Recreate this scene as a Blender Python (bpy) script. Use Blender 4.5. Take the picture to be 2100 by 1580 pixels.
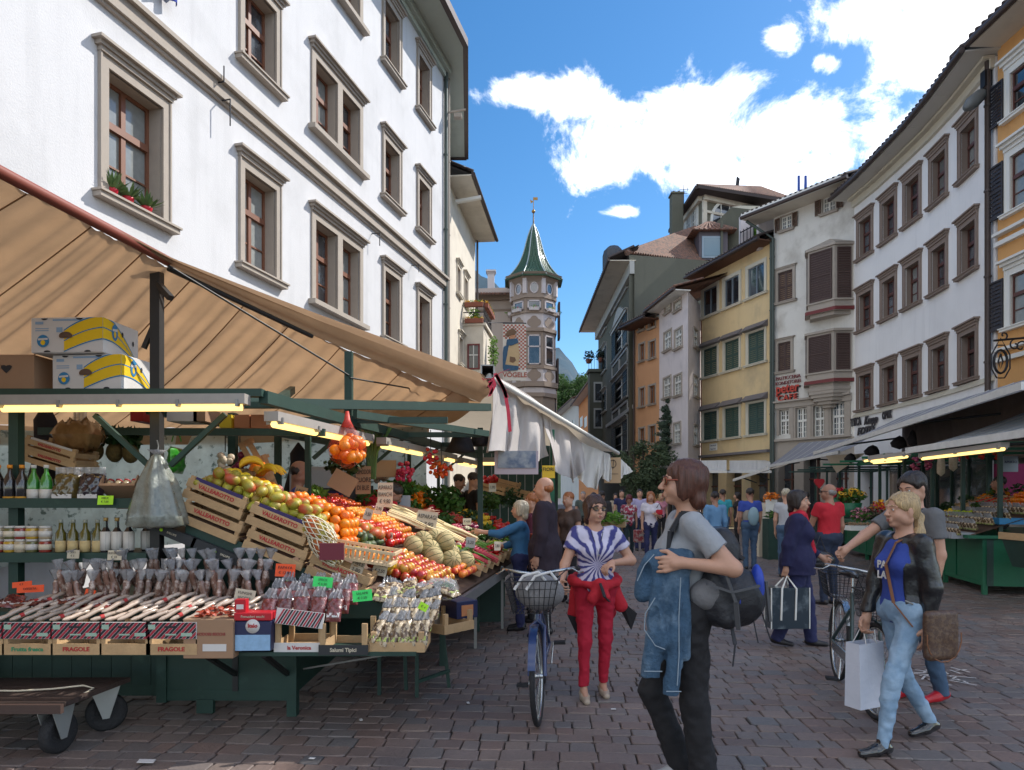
import bpy,math,random
import numpy as np
from mathutils import Vector,Matrix,Euler
for _o in list(bpy.data.objects):bpy.data.objects.remove(_o)
S=bpy.context.scene
COL=S.collection
R=math.radians
rnd=random.Random(7)
HZ,FX,CX,CAMZ=1015.0,1400.0,1050.0,1.6
cam=bpy.data.cameras.new('camera');camo=bpy.data.objects.new('camera',cam);COL.objects.link(camo)
camo.location=(0,0,CAMZ);camo.rotation_euler=(R(90),0,0)
cam.lens=24.0;cam.sensor_width=36.0;cam.shift_y=225/2100;cam.clip_start=0.05;cam.clip_end=6000
S.camera=camo
SUN_EL,SUN_AZ=42.0,28.0
W=bpy.data.worlds.new('World');S.world=W;W.use_nodes=True
nt=W.node_tree;nt.nodes.clear()
def N(t,typ,**k):
 n=t.nodes.new(typ)
 for a,b in k.items():
  if a=='i':
   for kk,v in b.items():n.inputs[kk].default_value=v
  else:setattr(n,a,b)
 return n
def mth(t,op,a,b=None,c=None,clamp=False):
 n=t.nodes.new('ShaderNodeMath');n.operation=op;n.use_clamp=clamp
 for i,v in enumerate((a,b,c)):
  if v is None:continue
  if isinstance(v,(int,float)):n.inputs[i].default_value=v
  else:t.links.new(v,n.inputs[i])
 return n.outputs[0]
def build_sky():
 L=nt.links
 out=N(nt,'ShaderNodeOutputWorld');bg=N(nt,'ShaderNodeBackground',i={'Strength':0.15})
 sky=N(nt,'ShaderNodeTexSky',sky_type='NISHITA',sun_disc=False,sun_elevation=R(SUN_EL),sun_rotation=R(90-SUN_AZ))
 sky.air_density=1.0;sky.dust_density=0.3;sky.ozone_density=2.5;sky.altitude=300
 tc=N(nt,'ShaderNodeTexCoord');sp=N(nt,'ShaderNodeSeparateXYZ');L.new(tc.outputs['Generated'],sp.inputs[0])
 yy=mth(nt,'MAXIMUM',sp.outputs[1],0.02)
 u=mth(nt,'DIVIDE',sp.outputs[0],yy);v=mth(nt,'DIVIDE',sp.outputs[2],yy)
 n1=N(nt,'ShaderNodeTexNoise',i={'Scale':11.0,'Detail':12.0,'Roughness':0.66,'Distortion':0.35});L.new(tc.outputs['Generated'],n1.inputs['Vector'])
 n2=N(nt,'ShaderNodeTexNoise',i={'Scale':3.2,'Detail':4.0,'Roughness':0.5});L.new(tc.outputs['Generated'],n2.inputs['Vector'])
 fb=mth(nt,'ADD',mth(nt,'MULTIPLY',mth(nt,'SUBTRACT',n1.outputs['Fac'],0.5),3.9),mth(nt,'MULTIPLY',mth(nt,'SUBTRACT',n2.outputs['Fac'],0.5),1.2))
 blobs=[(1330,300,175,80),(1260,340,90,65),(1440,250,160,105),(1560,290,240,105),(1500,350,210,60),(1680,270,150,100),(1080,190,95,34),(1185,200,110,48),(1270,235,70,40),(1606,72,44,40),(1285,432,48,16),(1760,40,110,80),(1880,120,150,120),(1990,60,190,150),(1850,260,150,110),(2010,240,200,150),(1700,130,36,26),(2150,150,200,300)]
 acc=None
 for(px,py,rx,ry)in blobs:
  cu,cv=(px-CX)/FX,(HZ-py)/FX
  a=mth(nt,'MULTIPLY',mth(nt,'SUBTRACT',u,cu),FX/rx);b=mth(nt,'MULTIPLY',mth(nt,'SUBTRACT',v,cv),FX/ry)
  d=mth(nt,'ADD',mth(nt,'MULTIPLY',a,a),mth(nt,'MULTIPLY',b,b))
  g=mth(nt,'SUBTRACT',1.0,mth(nt,'SQRT',d))
  acc=g if acc is None else mth(nt,'SMOOTH_MAX',acc,g,0.15)
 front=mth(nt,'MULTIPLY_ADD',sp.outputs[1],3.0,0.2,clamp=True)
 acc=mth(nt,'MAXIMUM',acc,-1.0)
 fill_clouds=mth(nt,'MULTIPLY',mth(nt,'SUBTRACT',1.0,front),1.15)  # extra unseen cloud cover behind the camera, added as fill light
 dens=mth(nt,'ADD',mth(nt,'ADD',mth(nt,'ADD',acc,0.10),fb),fill_clouds)
 mask=N(nt,'ShaderNodeMapRange',interpolation_type='SMOOTHSTEP',i={'From Min':-0.14,'From Max':1.1});L.new(dens,mask.inputs['Value'])
 hz=N(nt,'ShaderNodeMapRange',i={'From Min':0.0,'From Max':0.1});L.new(sp.outputs[2],hz.inputs['Value'])
 mk=mth(nt,'MULTIPLY',mask.outputs[0],hz.outputs[0])
 core=N(nt,'ShaderNodeMapRange',i={'From Min':0.55,'From Max':1.7});L.new(mth(nt,'ADD',dens,mth(nt,'MULTIPLY',n2.outputs['Fac'],0.5)),core.inputs['Value'])
 cc=N(nt,'ShaderNodeMix',data_type='RGBA');cc.inputs['A'].default_value=(11.0,10.7,10.3,1);cc.inputs['B'].default_value=(3.1,3.25,3.6,1)  # bright cloud tone raised past white to add fill light
 L.new(core.outputs[0],cc.inputs['Factor'])
 hs=N(nt,'ShaderNodeHueSaturation',i={'Hue':0.497,'Saturation':1.28,'Value':0.52});L.new(sky.outputs[0],hs.inputs['Color'])
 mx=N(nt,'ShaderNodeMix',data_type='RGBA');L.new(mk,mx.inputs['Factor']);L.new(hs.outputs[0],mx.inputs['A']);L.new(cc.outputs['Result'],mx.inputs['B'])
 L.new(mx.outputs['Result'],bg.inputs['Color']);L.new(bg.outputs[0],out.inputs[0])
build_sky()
sl=bpy.data.lights.new('sun','SUN');sl.energy=2.3;sl.angle=R(0.6);sl.color=(1,0.95,0.87)
so=bpy.data.objects.new('sun',sl);COL.objects.link(so)
_sd=Vector((math.cos(R(SUN_EL))*math.cos(R(SUN_AZ)),math.cos(R(SUN_EL))*math.sin(R(SUN_AZ)),math.sin(R(SUN_EL))))
so.rotation_euler=_sd.to_track_quat('Z','Y').to_euler();so.location=_sd*50
S.view_settings.view_transform='Standard';S.view_settings.look='None';S.view_settings.gamma=1.0
S.view_settings.use_curve_mapping=False;S.view_settings.exposure=1.25
def P(px,py,Y):return Vector(((px-CX)/FX*Y,Y,CAMZ-(py-HZ)/FX*Y))
def G(px,py):
 Y=CAMZ*FX/(py-HZ);return Vector(((px-CX)/FX*Y,Y,0))
def XA(px,Y):return(px-CX)/FX*Y
def ZA(py,Y):return CAMZ-(py-HZ)/FX*Y
MATS={}
def mat(name,col,rough=0.7,metal=0.0,var=0.0,vs=6.0,bump=0.0,bs=60.0,rand=0.0,emit=0.0,trans=0.0,tl=0.0,alpha=1.0,coat=0.0,col2=None,c2s=2.0,c2t=(0.45,0.6),space='Object',spec=0.5,hue=0.0):
 """principled material with noise tint (var), a second colour in patches (col2), fine relief (bump) and a random shift per object (rand)"""
 if name in MATS:return MATS[name]
 m=bpy.data.materials.new(name);m.use_nodes=True;t=m.node_tree;L=t.links
 b=t.nodes['Principled BSDF'];out=t.nodes['Material Output']
 b.inputs['Roughness'].default_value=rough;b.inputs['Metallic'].default_value=metal
 b.inputs['Specular IOR Level'].default_value=spec
 if coat:b.inputs['Coat Weight'].default_value=coat;b.inputs['Coat Roughness'].default_value=0.1
 tc=N(t,'ShaderNodeTexCoord');vec=tc.outputs['Object']
 if space=='World':
  g=N(t,'ShaderNodeNewGeometry');vec=g.outputs['Position']
 c=N(t,'ShaderNodeRGB');c.outputs[0].default_value=(*col,1);cur=c.outputs[0]
 if col2:
  n=N(t,'ShaderNodeTexNoise',i={'Scale':c2s,'Detail':6.0,'Roughness':0.6});L.new(vec,n.inputs['Vector'])
  mr=N(t,'ShaderNodeMapRange',i={'From Min':c2t[0],'From Max':c2t[1]});L.new(n.outputs['Fac'],mr.inputs['Value'])
  mx=N(t,'ShaderNodeMix',data_type='RGBA');L.new(mr.outputs[0],mx.inputs['Factor']);L.new(cur,mx.inputs['A']);mx.inputs['B'].default_value=(*col2,1);cur=mx.outputs['Result']
 if var or rand or hue:
  v=None
  if var:
   n=N(t,'ShaderNodeTexNoise',i={'Scale':vs,'Detail':5.0,'Roughness':0.65});L.new(vec,n.inputs['Vector'])
   v=mth(t,'MULTIPLY_ADD',n.outputs['Fac'],2*var,1-var)
  if rand:
   oi=N(t,'ShaderNodeObjectInfo');r2=mth(t,'MULTIPLY_ADD',oi.outputs['Random'],2*rand,1-rand)
   v=r2 if v is None else mth(t,'MULTIPLY',v,r2)
  hsv=N(t,'ShaderNodeHueSaturation');L.new(cur,hsv.inputs['Color'])
  if v is not None:L.new(v,hsv.inputs['Value'])
  if hue:
   oi=N(t,'ShaderNodeObjectInfo');w=N(t,'ShaderNodeTexWhiteNoise',noise_dimensions='1D');L.new(oi.outputs['Random'],w.inputs['W'])
   L.new(mth(t,'MULTIPLY_ADD',w.outputs['Value'],2*hue,0.5-hue),hsv.inputs['Hue'])
  cur=hsv.outputs[0]
 L.new(cur,b.inputs['Base Color'])
 if bump:
  n=N(t,'ShaderNodeTexNoise',i={'Scale':bs,'Detail':6.0,'Roughness':0.6});L.new(vec,n.inputs['Vector'])
  bm=N(t,'ShaderNodeBump',i={'Strength':bump,'Distance':0.02});L.new(n.outputs['Fac'],bm.inputs['Height']);L.new(bm.outputs[0],b.inputs['Normal'])
 if emit:L.new(cur,b.inputs['Emission Color']);b.inputs['Emission Strength'].default_value=emit
 if trans:b.inputs['Transmission Weight'].default_value=trans
 if tl:
  tr=N(t,'ShaderNodeBsdfTranslucent');L.new(cur,tr.inputs['Color']);mx=N(t,'ShaderNodeMixShader',i={0:tl})
  L.new(b.outputs[0],mx.inputs[1]);L.new(tr.outputs[0],mx.inputs[2]);L.new(mx.outputs[0],out.inputs[0])
 if alpha<1:
  tp=N(t,'ShaderNodeBsdfTransparent');mx=N(t,'ShaderNodeMixShader',i={0:alpha})
  L.new(tp.outputs[0],mx.inputs[1]);L.new((b.outputs[0]),mx.inputs[2]);L.new(mx.outputs[0],out.inputs[0])
 MATS[name]=m
 return m
class MB:
 def __init__(s):s.v=[];s.f=[];s.mi=[];s.sm=[]
 def add(s,vs,fs,mi=0,sm=False,M=None):
  o=len(s.v)
  s.v+=[tuple(M@Vector(p))for p in vs]if M is not None else[tuple(p)for p in vs]
  for f in fs:s.f.append(tuple(o+i for i in f));s.mi.append(mi);s.sm.append(sm)
  return s
 def box(s,c,d,mi=0,M=None,rz=0.0,bev=0.0):
  x,y,z=d[0]/2,d[1]/2,d[2]/2
  T=Matrix.Translation(Vector(c))@Matrix.Rotation(rz,4,'Z')
  if M is not None:T=M@T
  if bev:
   b=bev;vs=[];
   for sz in(-1,1):
    for(ax,ay)in((-1,-1),(1,-1),(1,1),(-1,1)):
     vs.append((ax*(x-b),ay*(y-b),sz*z))
   for sz in(-1,1):
    for(ax,ay)in((-1,-1),(1,-1),(1,1),(-1,1)):
     vs.append((ax*x,ay*y,sz*(z-b)))
   F=[(3,2,1,0),(4,5,6,7)]
   for k in range(4):
    j=(k+1)%4
    F+=[(k,j,8+j,8+k),(8+k,8+j,12+j,12+k),(12+k,12+j,4+j,4+k)]
   return s.add(vs,F,mi,False,T)
  vs=[(-x,-y,-z),(x,-y,-z),(x,y,-z),(-x,y,-z),(-x,-y,z),(x,-y,z),(x,y,z),(-x,y,z)]
  return s.add(vs,[(3,2,1,0),(4,5,6,7),(0,1,5,4),(1,2,6,5),(2,3,7,6),(3,0,4,7)],mi,False,T)
 def b2(s,a,b,mi=0,M=None):return s.box([(a[i]+b[i])/2 for i in range(3)],[abs(b[i]-a[i])for i in range(3)],mi,M)
 def bar(s,a,b,w=0.04,h=None,mi=0,up=(0,0,1)):
  a,b=Vector(a),Vector(b);d=b-a;L=d.length
  if L<1e-6:return s
  z=d/L;x=Vector(up).cross(z)
  if x.length<1e-3:x=Vector((1,0,0))
  x.normalize();y=z.cross(x)
  T=Matrix(((x.x,y.x,z.x,(a.x+b.x)/2),(x.y,y.y,z.y,(a.y+b.y)/2),(x.z,y.z,z.z,(a.z+b.z)/2),(0,0,0,1)))
  return s.box((0,0,0),(w,h or w,L),mi,T)
 def tube(s,pts,r=0.02,n=8,mi=0,caps=True,sm=True,closed=False):
  pts=[Vector(p)for p in pts];m=len(pts);rs=r if isinstance(r,(list,tuple))else[r]*m
  vs=[];up=None
  for i,p in enumerate(pts):
   t=(pts[(i+1)%m]-pts[i-1])if closed else(pts[min(i+1,m-1)]-pts[max(i-1,0)])
   t.normalize()if t.length>0 else None
   if up is None:
    up=Vector((0,0,1))if abs(t.z)<0.9 else Vector((1,0,0))
   x=up.cross(t)
   if x.length<1e-4:x=Vector((1,0,0)).cross(t)
   x.normalize();y=t.cross(x);up=y
   for k in range(n):
    a=2*math.pi*k/n;vs.append(p+(x*math.cos(a)+y*math.sin(a))*rs[i])
  fs=[]
  for i in range(m if closed else m-1):
   j=(i+1)%m
   for k in range(n):fs.append((i*n+k,i*n+(k+1)%n,j*n+(k+1)%n,j*n+k))
  s.add(vs,fs,mi,sm)
  if caps and not closed:
   s.add([vs[k]for k in range(n)],[tuple(reversed(range(n)))],mi);s.add([vs[(m-1)*n+k]for k in range(n)],[tuple(range(n))],mi)
  return s
 def lathe(s,prof,n=16,mi=0,M=None,sm=True,wob=None):
  vs=[]
  for(r,z)in prof:
   for k in range(n):
    a=2*math.pi*k/n;q=r*(wob(a,z)if wob else 1);vs.append((q*math.cos(a),q*math.sin(a),z))
  fs=[]
  for i in range(len(prof)-1):
   for k in range(n):fs.append((i*n+k,i*n+(k+1)%n,(i+1)*n+(k+1)%n,(i+1)*n+k))
  if prof[0][0]>1e-4:fs.append(tuple(reversed(range(n))))
  if prof[-1][0]>1e-4:fs.append(tuple((len(prof)-1)*n+k for k in range(n)))
  return s.add(vs,fs,mi,sm,M)
 def prism(s,poly,d,mi=0,M=None):
  """polygon in the XZ plane (x, z), thickness d along Y"""
  n=len(poly);vs=[(p[0],-d/2,p[1])for p in poly]+[(p[0],d/2,p[1])for p in poly]
  fs=[tuple(range(n)),tuple(range(2*n-1,n-1,-1))]+[((i+1)%n,i,n+i,n+(i+1)%n)for i in range(n)]
  return s.add(vs,fs,mi,False,M)
 def grid(s,fn,nu,nv,mi=0,sm=True,thick=0.0):
  vs=[fn(i/nu,j/nv)for j in range(nv+1)for i in range(nu+1)]
  fs=[(j*(nu+1)+i,j*(nu+1)+i+1,(j+1)*(nu+1)+i+1,(j+1)*(nu+1)+i)for j in range(nv)for i in range(nu)]
  s.add(vs,fs,mi,sm)
  if thick:
   me=[Vector(v)for v in vs];ns=[]
   for j in range(nv+1):
    for i in range(nu+1):
     a=me[j*(nu+1)+min(i+1,nu)]-me[j*(nu+1)+max(i-1,0)];b=me[min(j+1,nv)*(nu+1)+i]-me[max(j-1,0)*(nu+1)+i]
     q=a.cross(b);q=q.normalized()if q.length>1e-9 else Vector((0,0,1));ns.append(q)
   s.add([me[i]-ns[i]*thick for i in range(len(me))],[tuple(reversed(f))for f in fs],mi,sm)
  return s
 def mesh(s,name,mats):
  me=bpy.data.meshes.new(name);me.from_pydata(s.v,[],s.f)
  for m in(mats if isinstance(mats,(list,tuple))else[mats]):me.materials.append(m)
  me.polygons.foreach_set('material_index',s.mi);me.polygons.foreach_set('use_smooth',s.sm);me.update()
  return me
 def build(s,name,mats,parent=None,**k):return obj(name,s.mesh(name,mats),parent,**k)
def obj(name,data,parent=None,loc=None,rot=None,sc=None):
 o=bpy.data.objects.new(name,data);COL.objects.link(o)
 if parent is not None:o.parent=parent
 if loc is not None:o.location=loc
 if rot is not None:o.rotation_euler=rot
 if sc is not None:o.scale=(sc,sc,sc)if isinstance(sc,(int,float))else sc
 return o
def tag(o,label,cat=None,group=None,kind=None):
 if label:o['label']=label
 if cat:o['category']=cat
 if group:o['group']=group
 if kind:o['kind']=kind
 return o
def thing(name,label,cat,loc=(0,0,0),rz=0.0,group=None):
 o=bpy.data.objects.new(name,None);COL.objects.link(o);o.location=loc;o.rotation_euler=(0,0,rz);o.empty_display_size=0.1
 return tag(o,label,cat,group)
def dup(o,loc=None,rot=None,label=None,group=None,parent=None,sc=None):
 c=o.copy();COL.objects.link(c);c.parent=parent
 if loc is not None:c.location=loc
 if rot is not None:c.rotation_euler=rot
 if sc is not None:c.scale=(sc,sc,sc)
 if label:c['label']=label
 if group:c['group']=group
 for ch in o.children:dup(ch,parent=c)
 return c
def text(body,size,m,parent=None,M=None,ext=0.002,align='CENTER',bold=0.0,name='lettering',sx=1.0,shear=0.0,space=1.0):
 cu=bpy.data.curves.new(name,'FONT');cu.body=body;cu.size=size;cu.extrude=ext;cu.align_x=align;cu.align_y='CENTER';cu.offset=bold;cu.shear=shear;cu.space_character=space;cu.resolution_u=3
 cu.materials.append(m)
 tmp=bpy.data.objects.new(name,cu);me=bpy.data.meshes.new_from_object(tmp);bpy.data.objects.remove(tmp)
 o=obj(name,me,parent)
 if M is not None:o.matrix_local=M@Matrix.Diagonal((sx,1,1,1))
 return o
def frame_mat(o,x,z=(0,0,1)):
 """text frame: x reading direction, z up on the sign; returns a matrix whose Z looks out of the sign"""
 x=Vector(x).normalized();y=Vector(z).normalized();n=x.cross(y)
 return Matrix(((x.x,y.x,n.x,o[0]),(x.y,y.y,n.y,o[1]),(x.z,y.z,n.z,o[2]),(0,0,0,1)))
_lat=np.random.RandomState(3).rand(32,32,32).astype(np.float32)
def vnoise(p):
 i=np.floor(p).astype(int);f=p-i;f=f*f*(3-2*f);r=0
 for dx in(0,1):
  for dy in(0,1):
   for dz in(0,1):
    w=(f[:,0]if dx else 1-f[:,0])*(f[:,1]if dy else 1-f[:,1])*(f[:,2]if dz else 1-f[:,2])
    r=r+w*_lat[(i[:,0]+dx)%32,(i[:,1]+dy)%32,(i[:,2]+dz)%32]
 return r*2-1
 # ================================================================= GROUND
def stone_mat():
 m=bpy.data.materials.new('porphyry');m.use_nodes=True;t=m.node_tree;L=t.links;b=t.nodes['Principled BSDF']
 at=N(t,'ShaderNodeAttribute',attribute_name='tint');oi=N(t,'ShaderNodeObjectInfo')
 v=mth(t,'FRACT',mth(t,'ADD',at.outputs['Fac'],oi.outputs['Random']))
 cr=N(t,'ShaderNodeValToRGB');e=cr.color_ramp.elements
 e[0].color=(0.155,0.105,0.088,1);e[1].color=(0.145,0.132,0.128,1)
 for p_,c_ in((0.25,(0.20,0.125,0.098,1)),(0.45,(0.165,0.142,0.132,1)),(0.62,(0.215,0.15,0.12,1)),(0.8,(0.175,0.128,0.112,1))):
  q=e.new(p_);q.color=c_
 L.new(v,cr.inputs[0])
 g=N(t,'ShaderNodeNewGeometry');n=N(t,'ShaderNodeTexNoise',i={'Scale':1.1,'Detail':8.0,'Roughness':0.65});L.new(g.outputs['Position'],n.inputs['Vector'])
 n2=N(t,'ShaderNodeTexNoise',i={'Scale':38.0,'Detail':5.0,'Roughness':0.7});L.new(g.outputs['Position'],n2.inputs['Vector'])
 k=mth(t,'MULTIPLY',mth(t,'MULTIPLY_ADD',n.outputs['Fac'],1.1,0.42),mth(t,'MULTIPLY_ADD',n2.outputs['Fac'],0.7,0.65))
 hs=N(t,'ShaderNodeHueSaturation',i={'Saturation':.86});L.new(cr.outputs[0],hs.inputs['Color']);L.new(k,hs.inputs['Value']);L.new(hs.outputs[0],b.inputs['Base Color'])
 L.new(mth(t,'MULTIPLY_ADD',n.outputs['Fac'],0.5,0.3),b.inputs['Roughness'])
 bm=N(t,'ShaderNodeBump',i={'Strength':0.55,'Distance':0.012});L.new(n2.outputs['Fac'],bm.inputs['Height']);L.new(bm.outputs[0],b.inputs['Normal'])
 return m
def far_paving_mat():
 m=bpy.data.materials.new('far_paving');m.use_nodes=True;t=m.node_tree;L=t.links;b=t.nodes['Principled BSDF']
 g=N(t,'ShaderNodeNewGeometry')
 br=N(t,'ShaderNodeTexBrick',i={'Scale':1.0,'Mortar Size':0.008,'Brick Width':0.2,'Row Height':0.18,'Color1':(0.12,0.095,0.09,1),'Color2':(0.15,0.12,0.115,1),'Mortar':(0.012,0.011,0.012,1)})
 L.new(g.outputs['Position'],br.inputs['Vector']);L.new(br.outputs[0],b.inputs['Base Color']);b.inputs['Roughness'].default_value=0.6
 return m
STONE=stone_mat();MORTAR=mat('joint_sand',(0.035,0.031,0.029),0.95,var=0.4,vs=9,bump=0.4,space='World')
street=tag(MB().add([(-60,-20,-0.022),(60,-20,-0.022),(60,33,-0.022),(-60,33,-0.022)],[(0,1,2,3)]).build('street',MORTAR),None,kind='structure')
tag(MB().add([(-3000,33,-0.004),(3000,33,-0.004),(3000,5000,-0.004),(-3000,5000,-0.004)],[(0,1,2,3)]).build('pavement',far_paving_mat()),None,kind='structure')
tag(MB().add([(-3000,-3000,-0.05),(3000,-3000,-0.05),(3000,33.2,-0.05),(-3000,33.2,-0.05)],[(0,1,2,3)]).build('ground',far_paving_mat()),None,kind='structure')
def make_paving():
 r=random.Random(5);stones=[];y=1.4;row=0
 while y<33.0:
  d=r.uniform(0.13,0.17);w=0.85*y+1.6;x=-w+r.uniform(0,.2)
  while x<w:
   l=r.uniform(0.11,0.235)
   if not(x>9+.1*y):stones.append((x+l/2,y+d/2,l-0.007,d-0.007))
   x+=l
  y+=d;row+=1
 th=R(-3.5);ca,sa=math.cos(th),math.sin(th)
 def size(s):
  X,Y=s[0]*ca-s[1]*sa,s[0]*sa+s[1]*ca
  if Y<3.9 or abs(X)>.78*Y or(X<-.6 and Y>4.9):return 0
  return s[2]*s[3]/Y**3
 stones.sort(key=size,reverse=True)
 def shape(l,d,dz,seed):
  q=random.Random(seed);b=0.006;out=[]
  base=[(-l/2,-d/2),(l/2,-d/2),(l/2,d/2),(-l/2,d/2)]
  oc=[]
  for i in range(4):
   p0=Vector(base[i]);pn=Vector(base[(i+1)%4]);pp=Vector(base[i-1]);c1=q.uniform(.006,.02);c2=q.uniform(.006,.02)
   oc+=[p0+(pp-p0).normalized()*c1,p0+(pn-p0).normalized()*c2]
  oc=[p+Vector((q.uniform(-.004,.004),q.uniform(-.004,.004)))for p in oc]
  ti=(q.uniform(-.02,.02),q.uniform(-.02,.02))
  vs=[(p.x,p.y,-0.03)for p in oc]+[(p.x,p.y,-0.005+dz)for p in oc]
  vs+=[(p.x*(1-2*b/l),p.y*(1-2*b/d),dz+ti[0]*p.x+ti[1]*p.y)for p in oc]
  fs=[(i,(i+1)%8,8+(i+1)%8,8+i)for i in range(8)]+[(8+i,8+(i+1)%8,16+(i+1)%8,16+i)for i in range(8)]+[tuple(range(16,24))]
  return vs,fs
 kinds=[]
 for k in range(24):
  l=0.126+0.13*(k//2)/11;vs,fs=shape(l,0.163,0.0,k);m=MB();m.add(vs,fs,0,False);kinds.append((l,m.mesh('paving_stone',STONE)))
 rot=Matrix.Rotation(th,4,'Z')
 for s in stones[:300]:
  k=min(range(24),key=lambda i:abs(kinds[i][0]-s[2])+r.random()*.01)
  p=rot@Vector((s[0],s[1],r.uniform(-.004,.004)))
  obj('paving_stone',kinds[k][1],street,p,(0,0,th),(s[2]/kinds[k][0],s[3]/0.163,1))
 V=[];F=[];Tn=[]
 for i,s in enumerate(stones[300:]):
  if s[1]>16:
   l,d=s[2]/2,s[3]/2;dz=r.uniform(-.004,.004);vs=[(-l,-d,-.02),(l,-d,-.02),(l,d,-.02),(-l,d,-.02),(-l+.01,-d+.01,dz),(l-.01,-d+.01,dz),(l-.01,d-.01,dz),(-l+.01,d-.01,dz)]
   fs=[(4,5,6,7),(0,1,5,4),(1,2,6,5),(2,3,7,6),(3,0,4,7)]
  else:vs,fs=shape(s[2],s[3],r.uniform(-.005,.005),r.random())
  o=len(V);V+=[(v[0]+s[0],v[1]+s[1],v[2])for v in vs];F+=[tuple(o+j for j in f)for f in fs];Tn+=[r.random()]*len(fs)
 me=bpy.data.meshes.new('paving_stones');me.from_pydata(V,[],F);me.materials.append(STONE)
 a=me.attributes.new('tint','FLOAT','FACE');a.data.foreach_set('value',Tn);me.update()
 o=obj('paving_stones',me,street,(0,0,0),(0,0,th));o['kind']='stuff'
make_paving()
mb=MB();q=random.Random(4)
for k in range(26):c=G(1930+q.uniform(-40,50),1388+q.uniform(-14,16));a=q.uniform(0,3.1);d=Vector((math.cos(a),math.sin(a),0))*q.uniform(.04,.12);n_=Vector((-d.y,d.x,0)).normalized()*.009;z=Vector((0,0,.013));mb.add([c-d-n_+z,c+d-n_+z,c+d+n_+z,c-d+n_+z],[(0,1,2,3)])
mb.build('pale_marks',mat('pale_stroke',(.55,.5,.46),.95,var=.3),street)['kind']='stuff'  # short pale strokes scattered flat on the paving
# ================================================================= BUILDINGS
def plaster(name,col,dirt=None,amt=0.06):
 m=plaster0(name,col,dirt,amt);t=m.node_tree;L=t.links;b=t.nodes['Principled BSDF'];g=N(t,'ShaderNodeNewGeometry');cur=b.inputs['Base Color'].links[0].from_socket;h=N(t,'ShaderNodeHueSaturation');v=None
 for sc,lo,amt_ in(((2.6,2.6,.22),.54,.13),((9,9,.5),.58,.12),((.5,.5,.35),.5,.10)):
  mp=N(t,'ShaderNodeMapping',i={'Scale':sc});L.new(g.outputs['Position'],mp.inputs[0]);n=N(t,'ShaderNodeTexNoise',i={'Scale':1.0,'Detail':6.0,'Roughness':.6});L.new(mp.outputs[0],n.inputs['Vector']);r=N(t,'ShaderNodeMapRange',i={'From Min':lo,'From Max':lo+.3,'To Min':1.0,'To Max':1-amt_});L.new(n.outputs['Fac'],r.inputs['Value']);v=r.outputs[0]if v is None else mth(t,'MULTIPLY',v,r.outputs[0])
 L.new(cur,h.inputs['Color']);L.new(v,h.inputs['Value']);L.new(h.outputs[0],b.inputs['Base Color']);return m
def plaster0(name,col,dirt=None,amt=0.06):
 return mat(name,col,0.9,var=amt,vs=1.3,bump=0.25,bs=45,col2=dirt,c2s=0.8,c2t=(0.5,0.75))if dirt else mat(name,col,0.9,var=amt,vs=1.3,bump=0.25,bs=45)
GLASS=mat('window_glass',(0.03,0.036,0.045),0.04,rand=0.7,coat=1.0,spec=1.0,col2=(0.11,0.13,0.15),c2s=1.1,c2t=(0.5,0.58))
CURTAIN=mat('curtained_glass',(0.22,0.23,0.22),0.15,rand=0.4,coat=0.6,var=0.3,vs=9)
REDSASH=mat('brown_red_sash',(0.19,0.075,0.04),0.5,var=0.15,vs=8);DKSASH=mat('dark_red_sash',(0.10,0.035,0.025),0.5,var=0.15)
WHSASH=mat('white_sash',(0.72,0.71,0.66),0.5);STONEG=mat('grey_stone_trim',(0.38,0.33,0.28),0.85,var=0.12,vs=5,bump=0.2)
STONEB=mat('brown_stone_trim',(0.25,0.19,0.155),0.85,var=0.12,vs=5,bump=0.2);IRON=mat('dark_iron',(0.03,0.03,0.035),0.5,metal=0.6)
GUTTER=mat('gutter_metal',(0.075,0.055,0.05),0.5,metal=0.3);GUTG=mat('green_downpipe',(0.07,0.09,0.08),0.5,metal=0.3)
SLATE=mat('dark_roof',(0.055,0.042,0.04),0.85,var=0.3,vs=12,bump=0.5,bs=20)
TILE=mat('clay_tile',(0.24,0.125,0.085),0.85,var=0.35,vs=7,rand=0.25,col2=(0.12,0.08,0.065),c2s=5)
GRSHUT=mat('green_shutter',(0.045,0.085,0.07),0.6,var=0.25,vs=4);BRSHUT=mat('brown_shutter',(0.07,0.04,0.033),0.65,var=0.25,vs=4);DKSHUT=mat('dark_shutter',(0.018,0.026,0.026),0.5)
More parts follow.
